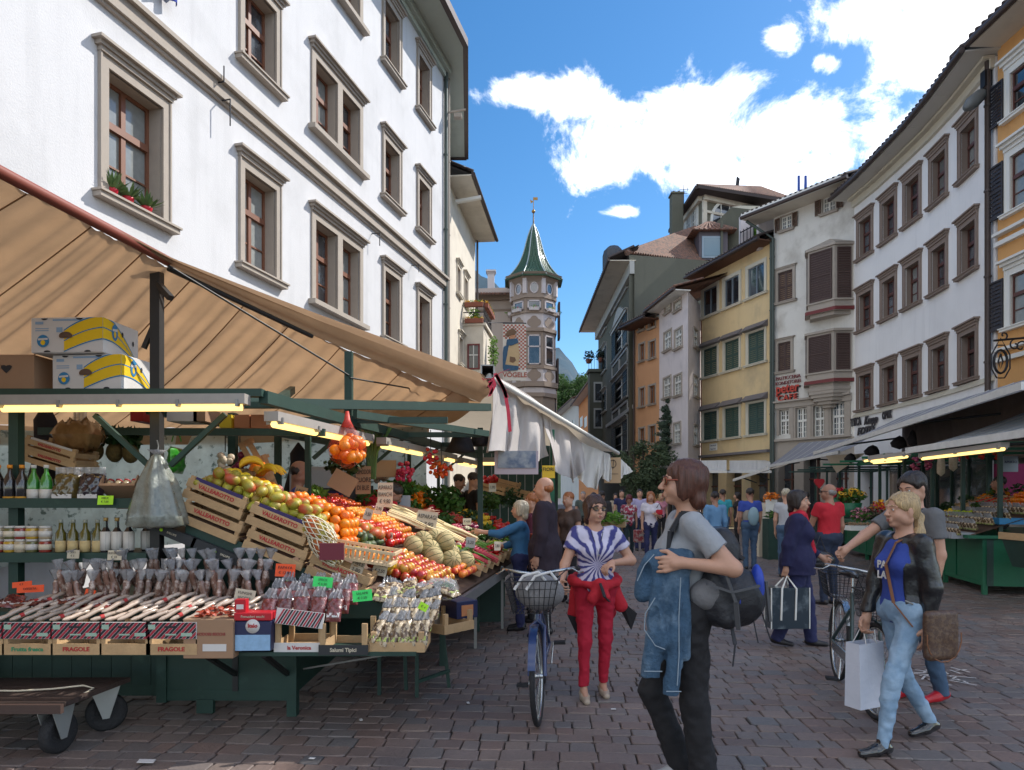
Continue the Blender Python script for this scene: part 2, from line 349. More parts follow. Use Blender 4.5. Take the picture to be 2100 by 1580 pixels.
class Fac:
 def __init__(s,p0,p1):
  s.p=Vector((p0[0],p0[1]));d=Vector((p1[0],p1[1]))-s.p;s.L=d.length;s.d=d/s.L
  n=Vector((s.d.y,-s.d.x));
  if n.dot(-(s.p+s.d*s.L*.5))<0:n=-n
  s.n=n
 def w(s,u,z,off=0.0):q=s.p+s.d*u+s.n*off;return Vector((q.x,q.y,z))
 def u(s,px):
  k=(px-CX)/FX
  return(k*s.p.y-s.p.x)/(s.d.x-k*s.d.y)
 def z(s,px,py):u=s.u(px);Y=s.p.y+s.d.y*u;return ZA(py,Y)
 def box(s,mb,u0,u1,z0,z1,o0,o1,mi=0):
  vs=[s.w(u,z,o)for z in(z0,z1)for(u,o)in((u0,o0),(u1,o0),(u1,o1),(u0,o1))]
  fs=[(3,2,1,0),(4,5,6,7),(0,1,5,4),(1,2,6,5),(2,3,7,6),(3,0,4,7)]
  if s.n.x*s.d.y-s.n.y*s.d.x>0:fs=[tuple(reversed(f))for f in fs]
  mb.add(vs,fs,mi);return mb
 def wall(s,mb,u0,u1,z0,z1,ops=(),depth=0.3,mi=0,o=0.0,mr=None):
  us=sorted({u0,u1}|{v for q in ops for v in q[:2]if u0<v<u1});zs=sorted({z0,z1}|{v for q in ops for v in q[2:4]if z0<v<z1})
  for a,b in zip(us,us[1:]):
   run=None
   for c,d in zip(zs,zs[1:]):
    m,k=(a+b)/2,(c+d)/2
    if any(q[0]<m<q[1]and q[2]<k<q[3]for q in ops):
     if run is not None:mb.add([s.w(a,run,o),s.w(b,run,o),s.w(b,c,o),s.w(a,c,o)],[(0,1,2,3)],mi);run=None
    elif run is None:run=c
   if run is not None:mb.add([s.w(a,run,o),s.w(b,run,o),s.w(b,z1,o),s.w(a,z1,o)],[(0,1,2,3)],mi)
  for q in ops:
   a,b,c,d=q[:4];e=-depth
   for(A,B)in(((a,c),(b,c)),((b,c),(b,d)),((b,d),(a,d)),((a,d),(a,c))):
    mb.add([s.w(*A,o),s.w(*B,o),s.w(*B,o+e),s.w(*A,o+e)],[(0,1,2,3)],mi if mr is None else mr)
  return mb
def shutter(f,par,u0,u1,z0,z1,o,m,nslat=14,name='shutter'):
 mb=MB();e=0.05
 for(a,b,c,d)in((u0,u0+e,z0,z1),(u1-e,u1,z0,z1),(u0+e,u1-e,z0,z0+e),(u0+e,u1-e,z1-e,z1),(u0+e,u1-e,(z0+z1)/2-e/2,(z0+z1)/2+e/2)):f.box(mb,a,b,c,d,o,o+.04)
 q=nslat
 for i in range(q):
  a=z0+e+(z1-z0-2*e)*i/q;b=z0+e+(z1-z0-2*e)*(i+1)/q
  mb.add([f.w(u0+e,a,o+.034),f.w(u1-e,a,o+.034),f.w(u1-e,b,o+.006),f.w(u0+e,b,o+.006)],[(0,1,2,3)])
 return mb.build(name,m,par)
def window(f,par,u0,u1,z0,z1,trim=STONEG,sw=0.14,hood=0.0,sill=True,sash=REDSASH,depth=0.28,trans=0.34,cols=2,rows=(1,2),shut=None,sm=GRSHUT,pane=None,proud=0.04,hh=0.16,sillov=0.08,label=None,bw=0.055):
 """surround (the window itself) > sash, pane, hood, sill, shutter"""
 mb=MB()
 if sw>0:
  for(a,b,c,d)in((u0-sw,u0,z0,z1+sw),(u1,u1+sw,z0,z1+sw),(u0,u1,z1,z1+sw)):f.box(mb,a,b,c,d,-0.02,proud)
  for(a,b,c,d)in((u0-sw,u0-sw+.03,z0,z1+sw),(u1+sw-.03,u1+sw,z0,z1+sw)):f.box(mb,a,b,c,d,proud-.003,proud+.02)
 rv=0.004
 for(a,b,c,d)in((u0,u0+rv,z0,z1),(u1-rv,u1,z0,z1),(u0+rv,u1-rv,z1-rv,z1),(u0+rv,u1-rv,z0,z0+rv)):f.box(mb,a,b,c,d,-depth,-0.021)
 wn=mb.build('window',trim,par)
 if label:wn['label']=label
 if hood:
  mb=MB();a,b,z=u0-sw,u1+sw,z1+sw
  f.box(mb,a-.01,b+.01,z,z+hh*.4,-.02,proud+.04);f.box(mb,a-.05,b+.05,z+hh*.4,z+hh*.75,-.02,proud+hood*.55);f.box(mb,a-.1,b+.1,z+hh*.75,z+hh,-.02,proud+hood)
  mb.build('hood',trim,wn)
 if sill:
  mb=MB();f.box(mb,u0-sw-sillov,u1+sw+sillov,z0-.1,z0-.03,-.02,proud+.1);f.box(mb,u0-sw-sillov-.02,u1+sw+sillov+.02,z0-.03,z0,-.02,proud+.13)
  mb.build('sill',trim,wn)
 if shut=='closed':
  m=(u0+u1)/2;shutter(f,wn,u0+.01,m-.004,z0+.01,z1-.01,-.06,sm);shutter(f,wn,m+.004,u1-.01,z0+.01,z1-.01,-.06,sm)
  f.box(MB(),u0,u1,z0,z1,-depth,-depth+.02)
  return wn
 if shut=='open':
  w=(u1-u0)/2;shutter(f,wn,u0-sw-w,u0-sw-.02,z0,z1,proud+.01,sm,12);shutter(f,wn,u1+sw+.02,u1+sw+w,z0,z1,proud+.01,sm,12)
 mb=MB();o1=-depth+.08;o0=-depth+.02;e=bw;zt=z1-(z1-z0)*trans if trans else None
 for(a,b,c,d)in((u0,u0+e,z0,z1),(u1-e,u1,z0,z1),(u0+e,u1-e,z0,z0+e),(u0+e,u1-e,z1-e,z1)):f.box(mb,a,b,c,d,o0,o1)
 if zt:f.box(mb,u0+e,u1-e,zt-.05,zt+.05,o0,o1+.03)
 um=(u0+u1)/2
 parts=[(z0+e,(zt-.05)if zt else z1-e,rows[1])]+([(zt+.05,z1-e,rows[0])]if zt else[])
 for(c,d,nr)in parts:
  f.box(mb,um-.04,um+.04,c,d,o0,o1+.01)
  for k in range(1,nr):
   z=c+(d-c)*k/nr
   f.box(mb,u0+e,um-.04,z-.014,z+.014,o0,o1-.01);f.box(mb,um+.04,u1-e,z-.014,z+.014,o0,o1-.01)
  if cols>2:
   for hlf in((u0+e,um-.04),(um+.04,u1-e)):
    q=(hlf[0]+hlf[1])/2;f.box(mb,q-.012,q+.012,c,d,o0,o1-.012)
 mb.build('sash',sash,wn)
 mb=MB();f.box(mb,u0+.002,u1-.002,z0+.002,z1-.002,-depth+.005,-depth+.045);mb.build('pane',pane or(CURTAIN if rnd.random()<.16 else GLASS),wn)
 return wn
def pxop(f,x0,x1,yt,yb):u0,u1=f.u(x0),f.u(x1);return(min(u0,u1),max(u0,u1),f.z(x0,yb),f.z(x0,yt))
def body(f,par,z1,back,m,z0=0.0,mr=None,name='side_wall',ua=0.0,ub=None,zb=None):
 """side and back walls behind a facade"""
 ub=f.L if ub is None else ub;mb=MB();A,B,C,D=(f.w(ua,0),f.w(ub,0),f.w(ub,0,-back),f.w(ua,0,-back))
 for a,b in((B,C),(C,D),(D,A)):mb.add([(a.x,a.y,z0),(b.x,b.y,z0),(b.x,b.y,z1),(a.x,a.y,z1)],[(0,1,2,3)])
 return mb.build(name,m,par)
def downpipe(par,x,y,z0,z1,r=0.055,m=None,top=None,name='downpipe'):
 mb=MB();mb.tube(([top]if top else[])+[(x,y,z1),(x,y,z0)],r,8)
 z=z0+.5
 while z<z1:mb.tube([(x,y,z),(x,y,z+.05)],r*1.25,8);z+=2.4
 return mb.build(name,m or GUTTER,par)
def tiled_eave(f,par,u0,u1,z,over,m=SLATE,soff=None,th=0.14,rise=0.42,back=5.0,gut=True,soffit_mat=None,step=0.24):
 """soffit, gutter and a roof slope with rows of rounded tiles along the edge"""
 mb=MB();f.box(mb,u0,u1,z,z+.05,-.1,over);mb.build('soffit',soffit_mat or WHSASH,par)
 mb=MB();mb.add([f.w(u0,z+.052,over+.02),f.w(u1,z+.052,over+.02),f.w(u1,z+.052+rise*(back+over),-back),f.w(u0,z+.052+rise*(back+over),-back)],[(0,1,2,3)])
 mb.add([f.w(u0,z+.052+th,over+.02),f.w(u1,z+.052+th,over+.02),f.w(u1,z+.052+th+rise*(back+over),-back),f.w(u0,z+.052+th+rise*(back+over),-back)],[(0,1,2,3)])
 mb.add([f.w(u0,z+.052,over+.02),f.w(u1,z+.052,over+.02),f.w(u1,z+.052+th,over+.02),f.w(u0,z+.052+th,over+.02)],[(0,1,2,3)])
 r=mb.build('roof',m,par)
 n=int((u1-u0)/step);mb=MB()
 for i in range(n):
  u=u0+(i+.5)*(u1-u0)/n;a=f.w(u,z+.08+th,over+.07);b=f.w(u,z+.08+th+rise*1.6,over-1.53)
  mb.tube([a,b],step*.3,6,sm=True)
 t=mb.build('tiles',m,r);t['kind']='stuff'
 if gut:
  mb=MB();mb.tube([f.w(u0,z+.06,over+.09),f.w(u1,z+.06,over+.09)],0.085,8);mb.build('gutter',GUTTER,par)
KA,TA=8.0,370/1400.0
def fa(Y):return(-KA+TA*Y,Y)
WHITE=plaster('white_plaster',(0.62,0.62,0.635),(0.53,0.53,0.54),0.05)
A=thing('white_palace','tall bright white palace with grey stone window surrounds, rising behind the tan canopy','building',(0,0,0))
fA=Fac(fa(2.0),fa(22.05))
rows={1:(480,704),2:(917,1118),3:(1335,1545)}
zr=lambda k:CAMZ+k/(1420-200)*0+k
def za(sl):return CAMZ+sl*KA
RW={1:(za(.511),za(.728)),2:(za(.968),za(1.155)),3:(za(1.405),za(1.61))}
ops=[];wl=[]
for(x0,x1,kind)in((-420,-250,0),(219,331,0),(499,564,0),(645,736,2),(788,817,0),(858,879,0)):
 for rr in(1,2,3):
  u0,u1=fA.u(x0),fA.u(x1);z0,z1=RW[rr]
  if kind==2:
   m0,m1=fA.u(690),fA.u(700);ops+=[(u0,m0,z0,z1),(m1,u1,z0,z1)];wl.append((u0,u1,z0,z1,m0,m1))
  else:ops.append((u0,u1,z0,z1));wl.append((u0,u1,z0,z1,None,None))
mb=MB();ztop=za(1.72)
doors=[(fA.u(x),fA.u(x2),0.0,3.2)for x,x2 in((-300,60),(640,700),(800,835))]
fA.wall(mb,0,fA.L,0,ztop,ops,0.3);mb.build('wall',WHITE,A)
fA2=Fac(fa(22.05),(-2.65,27.9));mb=MB();fA2.wall(mb,0,fA2.L,0,ztop);mb.build('wall',WHITE,A)
body(fA,A,ztop,9,WHITE)
for(u0,u1,z0,z1,m0,m1)in wl:
 if m0 is None:window(fA,A,u0,u1,z0,z1,STONEG,0.15,hood=0.13,sash=REDSASH,depth=.3,trans=.36,hh=.16)
 else:
  wn=window(fA,A,u0,m0,z0,z1,STONEG,0.0,sill=False,sash=REDSASH,depth=.3,trans=.36)
  window(fA,A,m1,u1,z0,z1,STONEG,0.0,sill=False,sash=REDSASH,depth=.3,trans=.36)
  mb=MB();sw=.15
  for(a,b,c,d)in((u0-sw,u0,z0,z1+sw),(u1,u1+sw,z0,z1+sw),(u0,u1,z1,z1+sw),(m0,m1,z0,z1)):fA.box(mb,a,b,c,d,-0.02,.04)
  mb.build('surround',STONEG,wn)
  mb=MB();a,b,z,hh=u0-sw,u1+sw,z1+sw,.16
  fA.box(mb,a-.01,b+.01,z,z+hh*.4,-.02,.08);fA.box(mb,a-.05,b+.05,z+hh*.4,z+hh*.75,-.02,.12);fA.box(mb,a-.1,b+.1,z+hh*.75,z+hh,-.02,.18);mb.build('hood',STONEG,wn)
  mb=MB();fA.box(mb,u0-sw-.1,u1+sw+.1,z0-.1,z0,-.02,.17);mb.build('sill',STONEG,wn)
mb=MB();ze=za(.828);fA.box(mb,0,fA.L,ze,ze+.05,-.02,.06);fA.box(mb,0,fA.L,ze+.05,ze+.27,-.02,.11);fA.box(mb,0,fA.L,ze+.27,ze+.34,-.02,.19);mb.build('string_course',STONEG,A)
mb=MB();SOFF=mat('green_grey_soffit',(0.42,0.46,0.40),0.8,var=0.05)
o0,o1,o2=fA.w(0,0,1.2),Vector((-1.42,20.9,0)),Vector((-1.86,27.9,0));i0,i1,i2=fA.w(0,0),fA.w(fA.L,0),Vector((-2.65,27.9,0))
for(a,b,c,d)in((i0,i1,o1,o0),(i1,i2,o2,o1)):
 mb.add([(q.x,q.y,ztop)for q in(a,b,c,d)],[(3,2,1,0)])
mb.build('soffit',SOFF,A)
mb=MB()
for(a,b)in((o0,o1),(o1,o2)):mb.bar((a.x,a.y,ztop+.06),(b.x,b.y,ztop+.06),.16,.24)
mb.bar((o2.x,o2.y,ztop+.06),(i2.x,i2.y,ztop+.06),.16,.24)
mb.build('gutter',GUTTER,A)
mb=MB();mb.add([(o0.x,o0.y,ztop+.2),(o1.x,o1.y,ztop+.2),(o2.x,o2.y,ztop+.2),(-10,27.9,ztop+3.5),(-12,20,ztop+3.5),(-16,2,ztop+3.5)],[(0,1,4,5),(1,2,3,4)]);mb.build('roof',TILE,A)
mb=MB();fA.box(mb,0,fA.L,ztop-.35,ztop-.002,-.02,.1);fA.box(mb,0,fA.L,ztop-.2,ztop-.003,.1,.22);mb.build('cornice',SOFF,A)
q=fA.w(fA.L-.1,0,.08);downpipe(A,q.x,q.y,0,ztop-.1,.06,GUTG);q=fA2.w(.35,0,.12);downpipe(A,q.x,q.y,0,ztop-.1,.05,STONEG)
mb=MB();q=fA.w(fA.L-.05,13.9,.1);mb.bar(q,q+Vector((.6,0,.1)),.05);mb.box(q+Vector((.35,0,-.12)),(.25,.2,.12));mb.build('bracket',STONEG,A)
for(x,y0,y1)in((436,140,172),(449,208,262),(762,480,506),(844,545,560)):
 u=fA.u(x);za_,zb_=fA.z(x,y0),fA.z(x,y1);mb=MB();mb.tube([fA.w(u,za_,.22),fA.w(u,zb_,.22)],.012,5);mb.tube([fA.w(u,zb_ if y0<150 else za_,0),fA.w(u,zb_ if y0<150 else za_,.23)],.012,5);mb.build('iron_hook',IRON,A)
POTR=mat('red_foil',(0.55,0.02,0.04),0.35,var=0.3,vs=30);PLANT=mat('pale_green_leaf',(0.085,0.15,0.05),0.7,var=0.4,vs=20,tl=0.2)
uA=fA.u(219);z0=RW[1][0]
for i,(px,lb)in enumerate(((229,'at the near end of the three'),(262,'in the middle of the three'),(300,'at the far end of the three'))):
 u=fA.u(px);q=fA.w(u,z0,.0);t=thing('potted_plant','feathery plant in red foil on the palace sill, '+lb,'plant',q,group='potted plants on the palace sill')
 MB().lathe([(.0,0),(.055,0),(.08,.1),(.085,.12),(.06,.12)],10,wob=lambda a,z:1+.12*math.sin(5*a)).build('pot',POTR,t)
 mb=MB()
 for k in range(60):
  a=rnd.uniform(0,6.28);l=rnd.uniform(.12,.3);e=rnd.uniform(.3,1.4);b=Vector((math.cos(a)*.03,math.sin(a)*.03,.1));d=Vector((math.cos(a)*math.cos(e),math.sin(a)*math.cos(e),math.sin(e)))*l
  s_=Vector((-math.sin(a),math.cos(a),0))*.012;mb.add([b-s_,b+s_,b+d*.6+s_*1.6,b+d,b+d*.6-s_*1.6],[(0,1,2,3,4)])
 mb.build('leaves',PLANT,t)
BLUEC=mat('blue_cloth',(0.02,0.045,0.30),0.85,var=0.3,vs=14,bump=.3,bs=30)
mb=MB();u0,u1=fA.u(284),fA.u(345)
mb.grid(lambda a,b:fA.w(u0+(u1-u0)*a,10.4-b*(1.38 if a>.4 else 1.1+a*.4),.1+.06*math.sin(a*14+b*2)+.05*b),16,10,thick=.008)
tag(mb.build('hanging_cloth',BLUEC),'dark blue cloth hanging down the white palace above the plant window','cloth')
CREAM=plaster('cream_plaster',(0.66,0.60,0.50),(0.5,0.44,0.36));REDTRIM=mat('dark_red_paint',(0.17,0.03,0.03),0.6)
fB=Fac((XA(918,28.2),28.2),(XA(975,35.2),35.2));B=thing('cream_house','narrow cream house with deep eaves, flowered balcony and boxed bay beyond the white palace','building')
zB=ZA(500,35.6);ops=[];bw_=[]
for(x0,x1,yt,yb)in((937,943,545,600),(952,958,568,622),(941,948,690,745)):
 o=pxop(fB,x0,x1,yt,yb);ops.append(o);bw_.append(o)
mb=MB();fB.wall(mb,0,fB.L,0,zB,ops,.25);mb.build('wall',CREAM,B);body(fB,B,zB,7,CREAM)
for o in bw_:window(fB,B,*o,trim=CREAM,sw=.12,hood=.14,sash=REDTRIM,depth=.2,bw=.06)
tiled_eave(fB,B,-.1,fB.L+.25,zB,1.0,soffit_mat=CREAM,back=4,rise=.45)
mb=MB();q=fB.w(1.2,zB-.5,.1);mb.bar(q,q+Vector((1.1,0,.2)),.2,.12);mb.build('floodlight',WHSASH,B)
downpipe(B,*fB.w(fB.L,0,.1)[:2],0,zB)
ua,ub=fB.u(950),fB.u(968);zb0,zb1=ZA(760,30.5),ZA(655,30.5);fo=0.95
by=mb=MB();fB.box(mb,ua,ua+2.4,zb0-2.2,zb1,-.05,fo);fB.box(mb,ua-.08,ua+2.48,zb1,zb1+.12,-.05,fo+.12);fB.box(mb,ua-.04,ua+2.44,zb0-.35,zb0-.25,-.05,fo+.06);bay=mb.build('bay',CREAM,B)
e0=fB.w(ua,0,0);e1=fB.w(ua,0,fo);fE=Fac(e0[:2],e1[:2]);fE.n=Vector((-fB.d.x,-fB.d.y));window(fE,bay,.28,.70,zb0+.1,zb1-.42,trim=WHSASH,sw=.1,sill=False,sash=REDTRIM,depth=-.0+.02,trans=None,cols=2,rows=(1,2),proud=.05,bw=.05)if False else None
mb=MB();
def fe_box(mb,a,b,z0,z1,o0,o1):
 vs=[fB.w(ua-o,z,q)for z in(z0,z1)for(q,o)in((a,o0),(b,o0),(b,o1),(a,o1))];mb.add(vs,[(3,2,1,0),(4,5,6,7),(0,1,5,4),(1,2,6,5),(2,3,7,6),(3,0,4,7)])
zz0,zz1=ZA(745,30.5),ZA(697,30.5)
for(a,b,c,d)in((.2,.78,zz1,zz1+.07),(.2,.78,zz0-.07,zz0),(.2,.27,zz0,zz1),(.71,.78,zz0,zz1)):fe_box(mb,a,b,c,d,0,.05)
bw2=mb.build('window',REDTRIM,bay);mb=MB();fe_box(mb,.28,.7,zz0,zz1,0,.015);mb.build('pane',CURTAIN,bw2);mb=MB();fe_box(mb,.47,.51,zz0,zz1,.016,.035);fe_box(mb,.28,.7,(zz0*.45+zz1*.55),(zz0*.45+zz1*.55)+.05,.016,.035);mb.build('sash',WHSASH,bw2)
mb=MB()
for k in range(9):
 p=fB.w(ua+2.4*k/8,zb1+.12,fo+.02);mb.bar(p,p+Vector((0,0,.95)),.03)
for h in(.12,.5,.95):mb.bar(fB.w(ua,zb1+.12+h,fo+.02),fB.w(ua+2.4,zb1+.12+h,fo+.02),.04);mb.bar(fB.w(ua,zb1+.12+h,.0),fB.w(ua,zb1+.12+h,fo+.02),.04)
p=fB.w(ua,zb1+.12,fo*.5);mb.bar(p,p+Vector((0,0,.95)),.03);mb.build('balcony_rail',IRON,B)
BOXR=mat('terracotta_box',(0.23,0.075,0.045),0.8);YEL=mat('yellow_petal',(0.75,0.45,0.02),0.6,var=.3,vs=30);ORAP=mat('orange_petal',(0.75,0.22,0.02),0.6,var=.3,vs=30)
LEAFB=mat('bright_leaf',(0.13,0.26,0.03),0.6,var=0.4,vs=15,tl=0.3)
def leafclump(mb,c,rad,n,s,mi=0,seed=0,squash=1.0):
 q=random.Random(seed)
 for k in range(n):
  v=Vector((q.gauss(0,1),q.gauss(0,1),q.gauss(0,1))).normalized()*(q.random()**.4);p=Vector(c)+Vector((v.x*rad[0],v.y*rad[1],v.z*rad[2]))*squash
  a=Vector((q.gauss(0,1),q.gauss(0,1),q.gauss(0,.7))).normalized()*s*q.uniform(.6,1.3);b=a.cross(Vector((q.gauss(0,1),q.gauss(0,1),q.gauss(0,1)))).normalized()*s*.5
  mb.add([p-a,p-b,p+a,p+b],[(0,1,2,3)],mi)
for(nm,pts)in(('at the top rail',[(fB.w(ua+t*2.4,zb1+.95,fo+.12),fB.w(ua+(t+.16)*2.4,zb1+.95,fo+.12))for t in(0,.2,.4,.6,.8)]),('facing down the street',[(fB.w(ua-.1,zb1+.95,.1),fB.w(ua-.1,zb1+.95,fo))]),('at the balcony floor',[(fB.w(ua-.1,zb1+.2,.1),fB.w(ua-.1,zb1+.2,fo))])):
 for i,(a,b)in enumerate(pts):
  t=thing('flower_box','terracotta flower box with yellow blooms on the cream house balcony, '+nm,'flower box',(a+b)/2,group='flower boxes on the cream balcony')
  c=(a+b)/2;mb=MB();mb.bar(a-c,b-c,.2,.2);mb.build('box',BOXR,t);mb=MB();n=max(3,int((b-a).length*9))
  for k in range(n):leafclump(mb,(a-c)+(b-a)*(k+.5)/n+Vector((0,0,.15)),(.1,.1,.08),14,.05,k%3,k)
  mb.build('flowers',[YEL,YEL,LEAFB],t)
t=thing('potted_shrub','bright green shrub standing behind the balcony rail of the cream house','plant',fB.w(ua+.4,zb1+.12,.45));mb=MB();leafclump(mb,(0,0,.55),(.3,.3,.3),160,.07,0,4);mb.build('leaves',LEAFB,t);MB().lathe([(.0,0),(.12,0),(.16,.28),(0,.26)],10).build('pot',BOXR,t)
for(px,py,Y,r,lb)in((1012,722,30.2,(.25,.25,.75),'bright green climbing plant at the corner of the cream bay'),):
 c=P(px,py,Y);t=thing('climbing_plant',lb,'plant',c);mb=MB();leafclump(mb,(0,0,0),r,260,.07,0,9);mb.build('leaves',LEAFB,t);MB().tube([(0,0,.4),(-.05,0,-4)],.03,6).build('stem',IRON,t)
PINKP=plaster('pale_pink_plaster',(0.52,0.44,0.39));TAUPE=mat('taupe_stone',(0.30,0.235,0.19),.85,var=.1,vs=4,bump=.2);LAV=mat('lavender_white',(0.58,0.53,0.53),.85,var=.05)
GTILE=mat('green_glazed_tile',(0.03,0.085,0.045),0.5,var=0.7,vs=9,coat=.15)
TY=40.0;tc_=Vector((XA(1094,TY),TY,0));TU=thing('turret_house','corner house with an octagonal oriel turret under a green tiled spire','building',tc_)
def zt(y):return ZA(y,TY)
def oct_ring(r,rot=R(22.5)):return[(r*math.cos(rot+k*math.pi/4),r*math.sin(rot+k*math.pi/4))for k in range(8)]
def octp(mb,r0,z0,r1,z1,mi=0,cap=True):
 a,b=oct_ring(r0),oct_ring(r1);vs=[(x,y,z0)for x,y in a]+[(x,y,z1)for x,y in b];fs=[(k,(k+1)%8,8+(k+1)%8,8+k)for k in range(8)]
 if cap:fs+=[tuple(reversed(range(8))),tuple(range(8,16))]
 mb.add(vs,fs,mi)
rT=1.32
mb=MB();octp(mb,rT,zt(870),rT,zt(578));octp(mb,.6,zt(960),rT,zt(870));mb.build('turret_wall',TAUPE,TU)
for(y0,y1,r)in((690,652,rT+.03),(790,762,rT+.03),(812,802,rT+.06)):mb=MB();octp(mb,r,zt(y0),r,zt(y1));mb.build('turret_band',LAV,TU)
for(y0,y1,r)in((654,650,rT+.14),(690,683,rT+.12),(764,758,rT+.12),(800,790,rT+.2),(623,615,rT+.08),(820,812,rT+.12)):mb=MB();octp(mb,r,zt(y0),r,zt(y1));mb.build('turret_cornice',TAUPE,TU)
mb=MB();octp(mb,rT+.02,zt(590),rT+.45,zt(575));mb.build('turret_cornice',TAUPE,TU)
mb=MB()
for(x,y)in oct_ring(rT+.03):mb.box((x,y,(zt(615)+zt(585))/2),(.22,.22,zt(585)-zt(615)),rz=math.atan2(y,x))
mb.build('pilasters',LAV,TU)
for k in range(8):
 ang=k*math.pi/4;nx,ny=math.cos(ang),math.sin(ang)
 if ny>.3:continue
 ap=rT*math.cos(math.pi/8);T=Matrix.Rotation(ang-math.pi/2+math.pi,4,'Z')
 def fp(x,z,o):return Vector((nx*(ap+o)-ny*x,ny*(ap+o)+nx*x,z))
 for(y0,y1,kind)in((675,665,'q'),(783,770,'q')):
  zc=(zt(690 if y0<700 else 790)+zt(655 if y0<700 else 764))/2;mb=MB();n=24;pts=[]
  for j in range(n):
   a=2*math.pi*j/n;rr=.30*(1+.28*abs(math.cos(2*a)));pts.append((rr*math.cos(a)*1.05,rr*math.sin(a)))
  mb.add([fp(x,zc+z,.055)for x,z in pts]+[fp(x,zc+z,.03)for x,z in pts],[tuple(range(n))]+[(i,(i+1)%n,n+(i+1)%n,n+i)for i in range(n)]);mb.build('medallion',TAUPE,TU)
 for(zb,ztp,w,kk)in((zt(756),zt(697),.36,'t'),(zt(646),zt(628),.38,'l')):
  mb=MB();
  for(x0,x1,a,b)in((-w,-w+.07,zb,ztp),(w-.07,w,zb,ztp),(-w,w,zb,zb+.07),(-w,w,ztp-.07,ztp),(-w,w,zb+(ztp-zb)*.58,zb+(ztp-zb)*.58+.08)):
   if kk=='l' and b-a<.1 and a>zb+.1 and a<ztp-.1:continue
   mb.add([fp(x,z,o)for z in(a,b)for(x,o)in((x0,.0),(x1,.0),(x1,.06),(x0,.06))],[(3,2,1,0),(4,5,6,7),(0,1,5,4),(1,2,6,5),(2,3,7,6),(3,0,4,7)])
  wn=mb.build('window',LAV,TU);mb=MB();mb.add([fp(-w+.05,zb+.05,.02),fp(w-.05,zb+.05,.02),fp(w-.05,ztp-.05,.02),fp(-w+.05,ztp-.05,.02)],[(0,1,2,3)]);mb.build('pane',GLASS,wn)
  if kk=='l':
   mb=MB();a,b=fp(-w+.1,zb-.02,.18),fp(w-.1,zb-.02,.18);mb.bar(a,b,.2,.18);mb.build('window_box',LAV,wn);mb=MB();leafclump(mb,(a+b)/2+Vector((0,0,.12)),(.3,.3,.12),50,.05,0,k);leafclump(mb,a*.3+b*.7+Vector((0,0,.14)),(.1,.1,.1),10,.04,1,k);mb.build('box_plants',[LEAFB,POTR],wn)
 zc=zt(603);mb=MB();n=18;o_=[(.19*math.cos(2*math.pi*j/n),.26*math.sin(2*math.pi*j/n))for j in range(n)]
 mb.add([fp(x*1.3,zc+z*1.25,.05)for x,z in o_]+[fp(x,zc+z,.05)for x,z in o_]+[fp(x*1.3,zc+z*1.25,0)for x,z in o_],[(i,(i+1)%n,n+(i+1)%n,n+i)for i in range(n)]+[(i,2*n+i,2*n+(i+1)%n,(i+1)%n)for i in range(n)])
 wn=mb.build('oval_window',LAV,TU);mb=MB();mb.add([fp(x,zc+z,.02)for x,z in o_],[tuple(range(n))]);mb.build('pane',GLASS,wn)
zs0,zs1=zt(582),zt(462);Hs=zs1-zs0
def sr(t):return 1.72*((1-t)**1.0)*(1-.34*math.sin(math.pi*min(1,t*1.05))**.9)+.05
mb=MB();NC=30
for c in range(NC):
 t0,t1=c/NC,(c+1.25)/NC;ra,rb=sr(t0)+.03,sr(min(t1,1))
 oa,ob=oct_ring(ra),oct_ring(rb);za_,zb_=zs0+Hs*t0,zs0+Hs*min(t1,1)
 for k in range(8):
  A0,A1=Vector((*oa[k],za_)),Vector((*oa[(k+1)%8],za_));B0,B1=Vector((*ob[k],zb_)),Vector((*ob[(k+1)%8],zb_));n=max(1,int((A1-A0).length/.15))
  for j in range(n):
   a,b=(j+.06)/n,(j+.94)/n;p=[A0.lerp(A1,a),A0.lerp(A1,b),B0.lerp(B1,b),B0.lerp(B1,a)];mid=A0.lerp(A1,(a+b)/2)+Vector((0,0,-.05));dz=Vector((0,0,rnd.uniform(-.012,.012)))
   mb.add([p[0]+dz,mid+dz,p[1]+dz,p[2],p[3]],[(0,1,2,3,4)])
sp_=MB();sp_.lathe([(sr(t/20)-.01,zs0+Hs*t/20)for t in range(21)],8,M=Matrix.Rotation(R(22.5),4,'Z'),sm=False);roof=sp_.build('spire',GTILE,TU)
o=mb.build('spire_tiles',GTILE,roof);o['kind']='stuff'
mb=MB()
for k in range(8):mb.tube([(sr(t/14)*1.02*math.cos(R(22.5)+k*math.pi/4),sr(t/14)*1.02*math.sin(R(22.5)+k*math.pi/4),zs0+Hs*t/14+.03)for t in range(15)],.035,6)
mb.build('ridge',mat('pale_lead',(.35,.4,.4),.35,metal=.3),TU)
mb=MB();mb.lathe([(.1,zs1-.3),(.05,zs1),(.03,zt(436))],8);mb.build('finial',GUTTER,TU)
mb=MB();mb.lathe([(.11*math.sin(math.pi*k/8),zt(434)-.11*math.cos(math.pi*k/8))for k in range(9)],10);mb.tube([(0,0,zt(433)),(0,0,zt(405))],.02,5);mb.box((.12,0,zt(408)),(.26,.03,.16));mb.prism([(.0,0),(-.2,.12),(-.16,-.1)],.03,M=Matrix.Translation((0,0,zt(414))));mb.build('weather_vane',mat('dull_gold',(.35,.2,.06),.4,metal=.7),TU)
z_e=zt(612);fC=Fac((XA(960,41),41.5),(XA(1100,41),41.0));mb=MB();fC.wall(mb,-3,fC.L,0,z_e+1);cw=mb.build('wall',PINKP,TU);cw.parent=TU;cw.location=-tc_
def rel(o):o.location=-tc_;return o
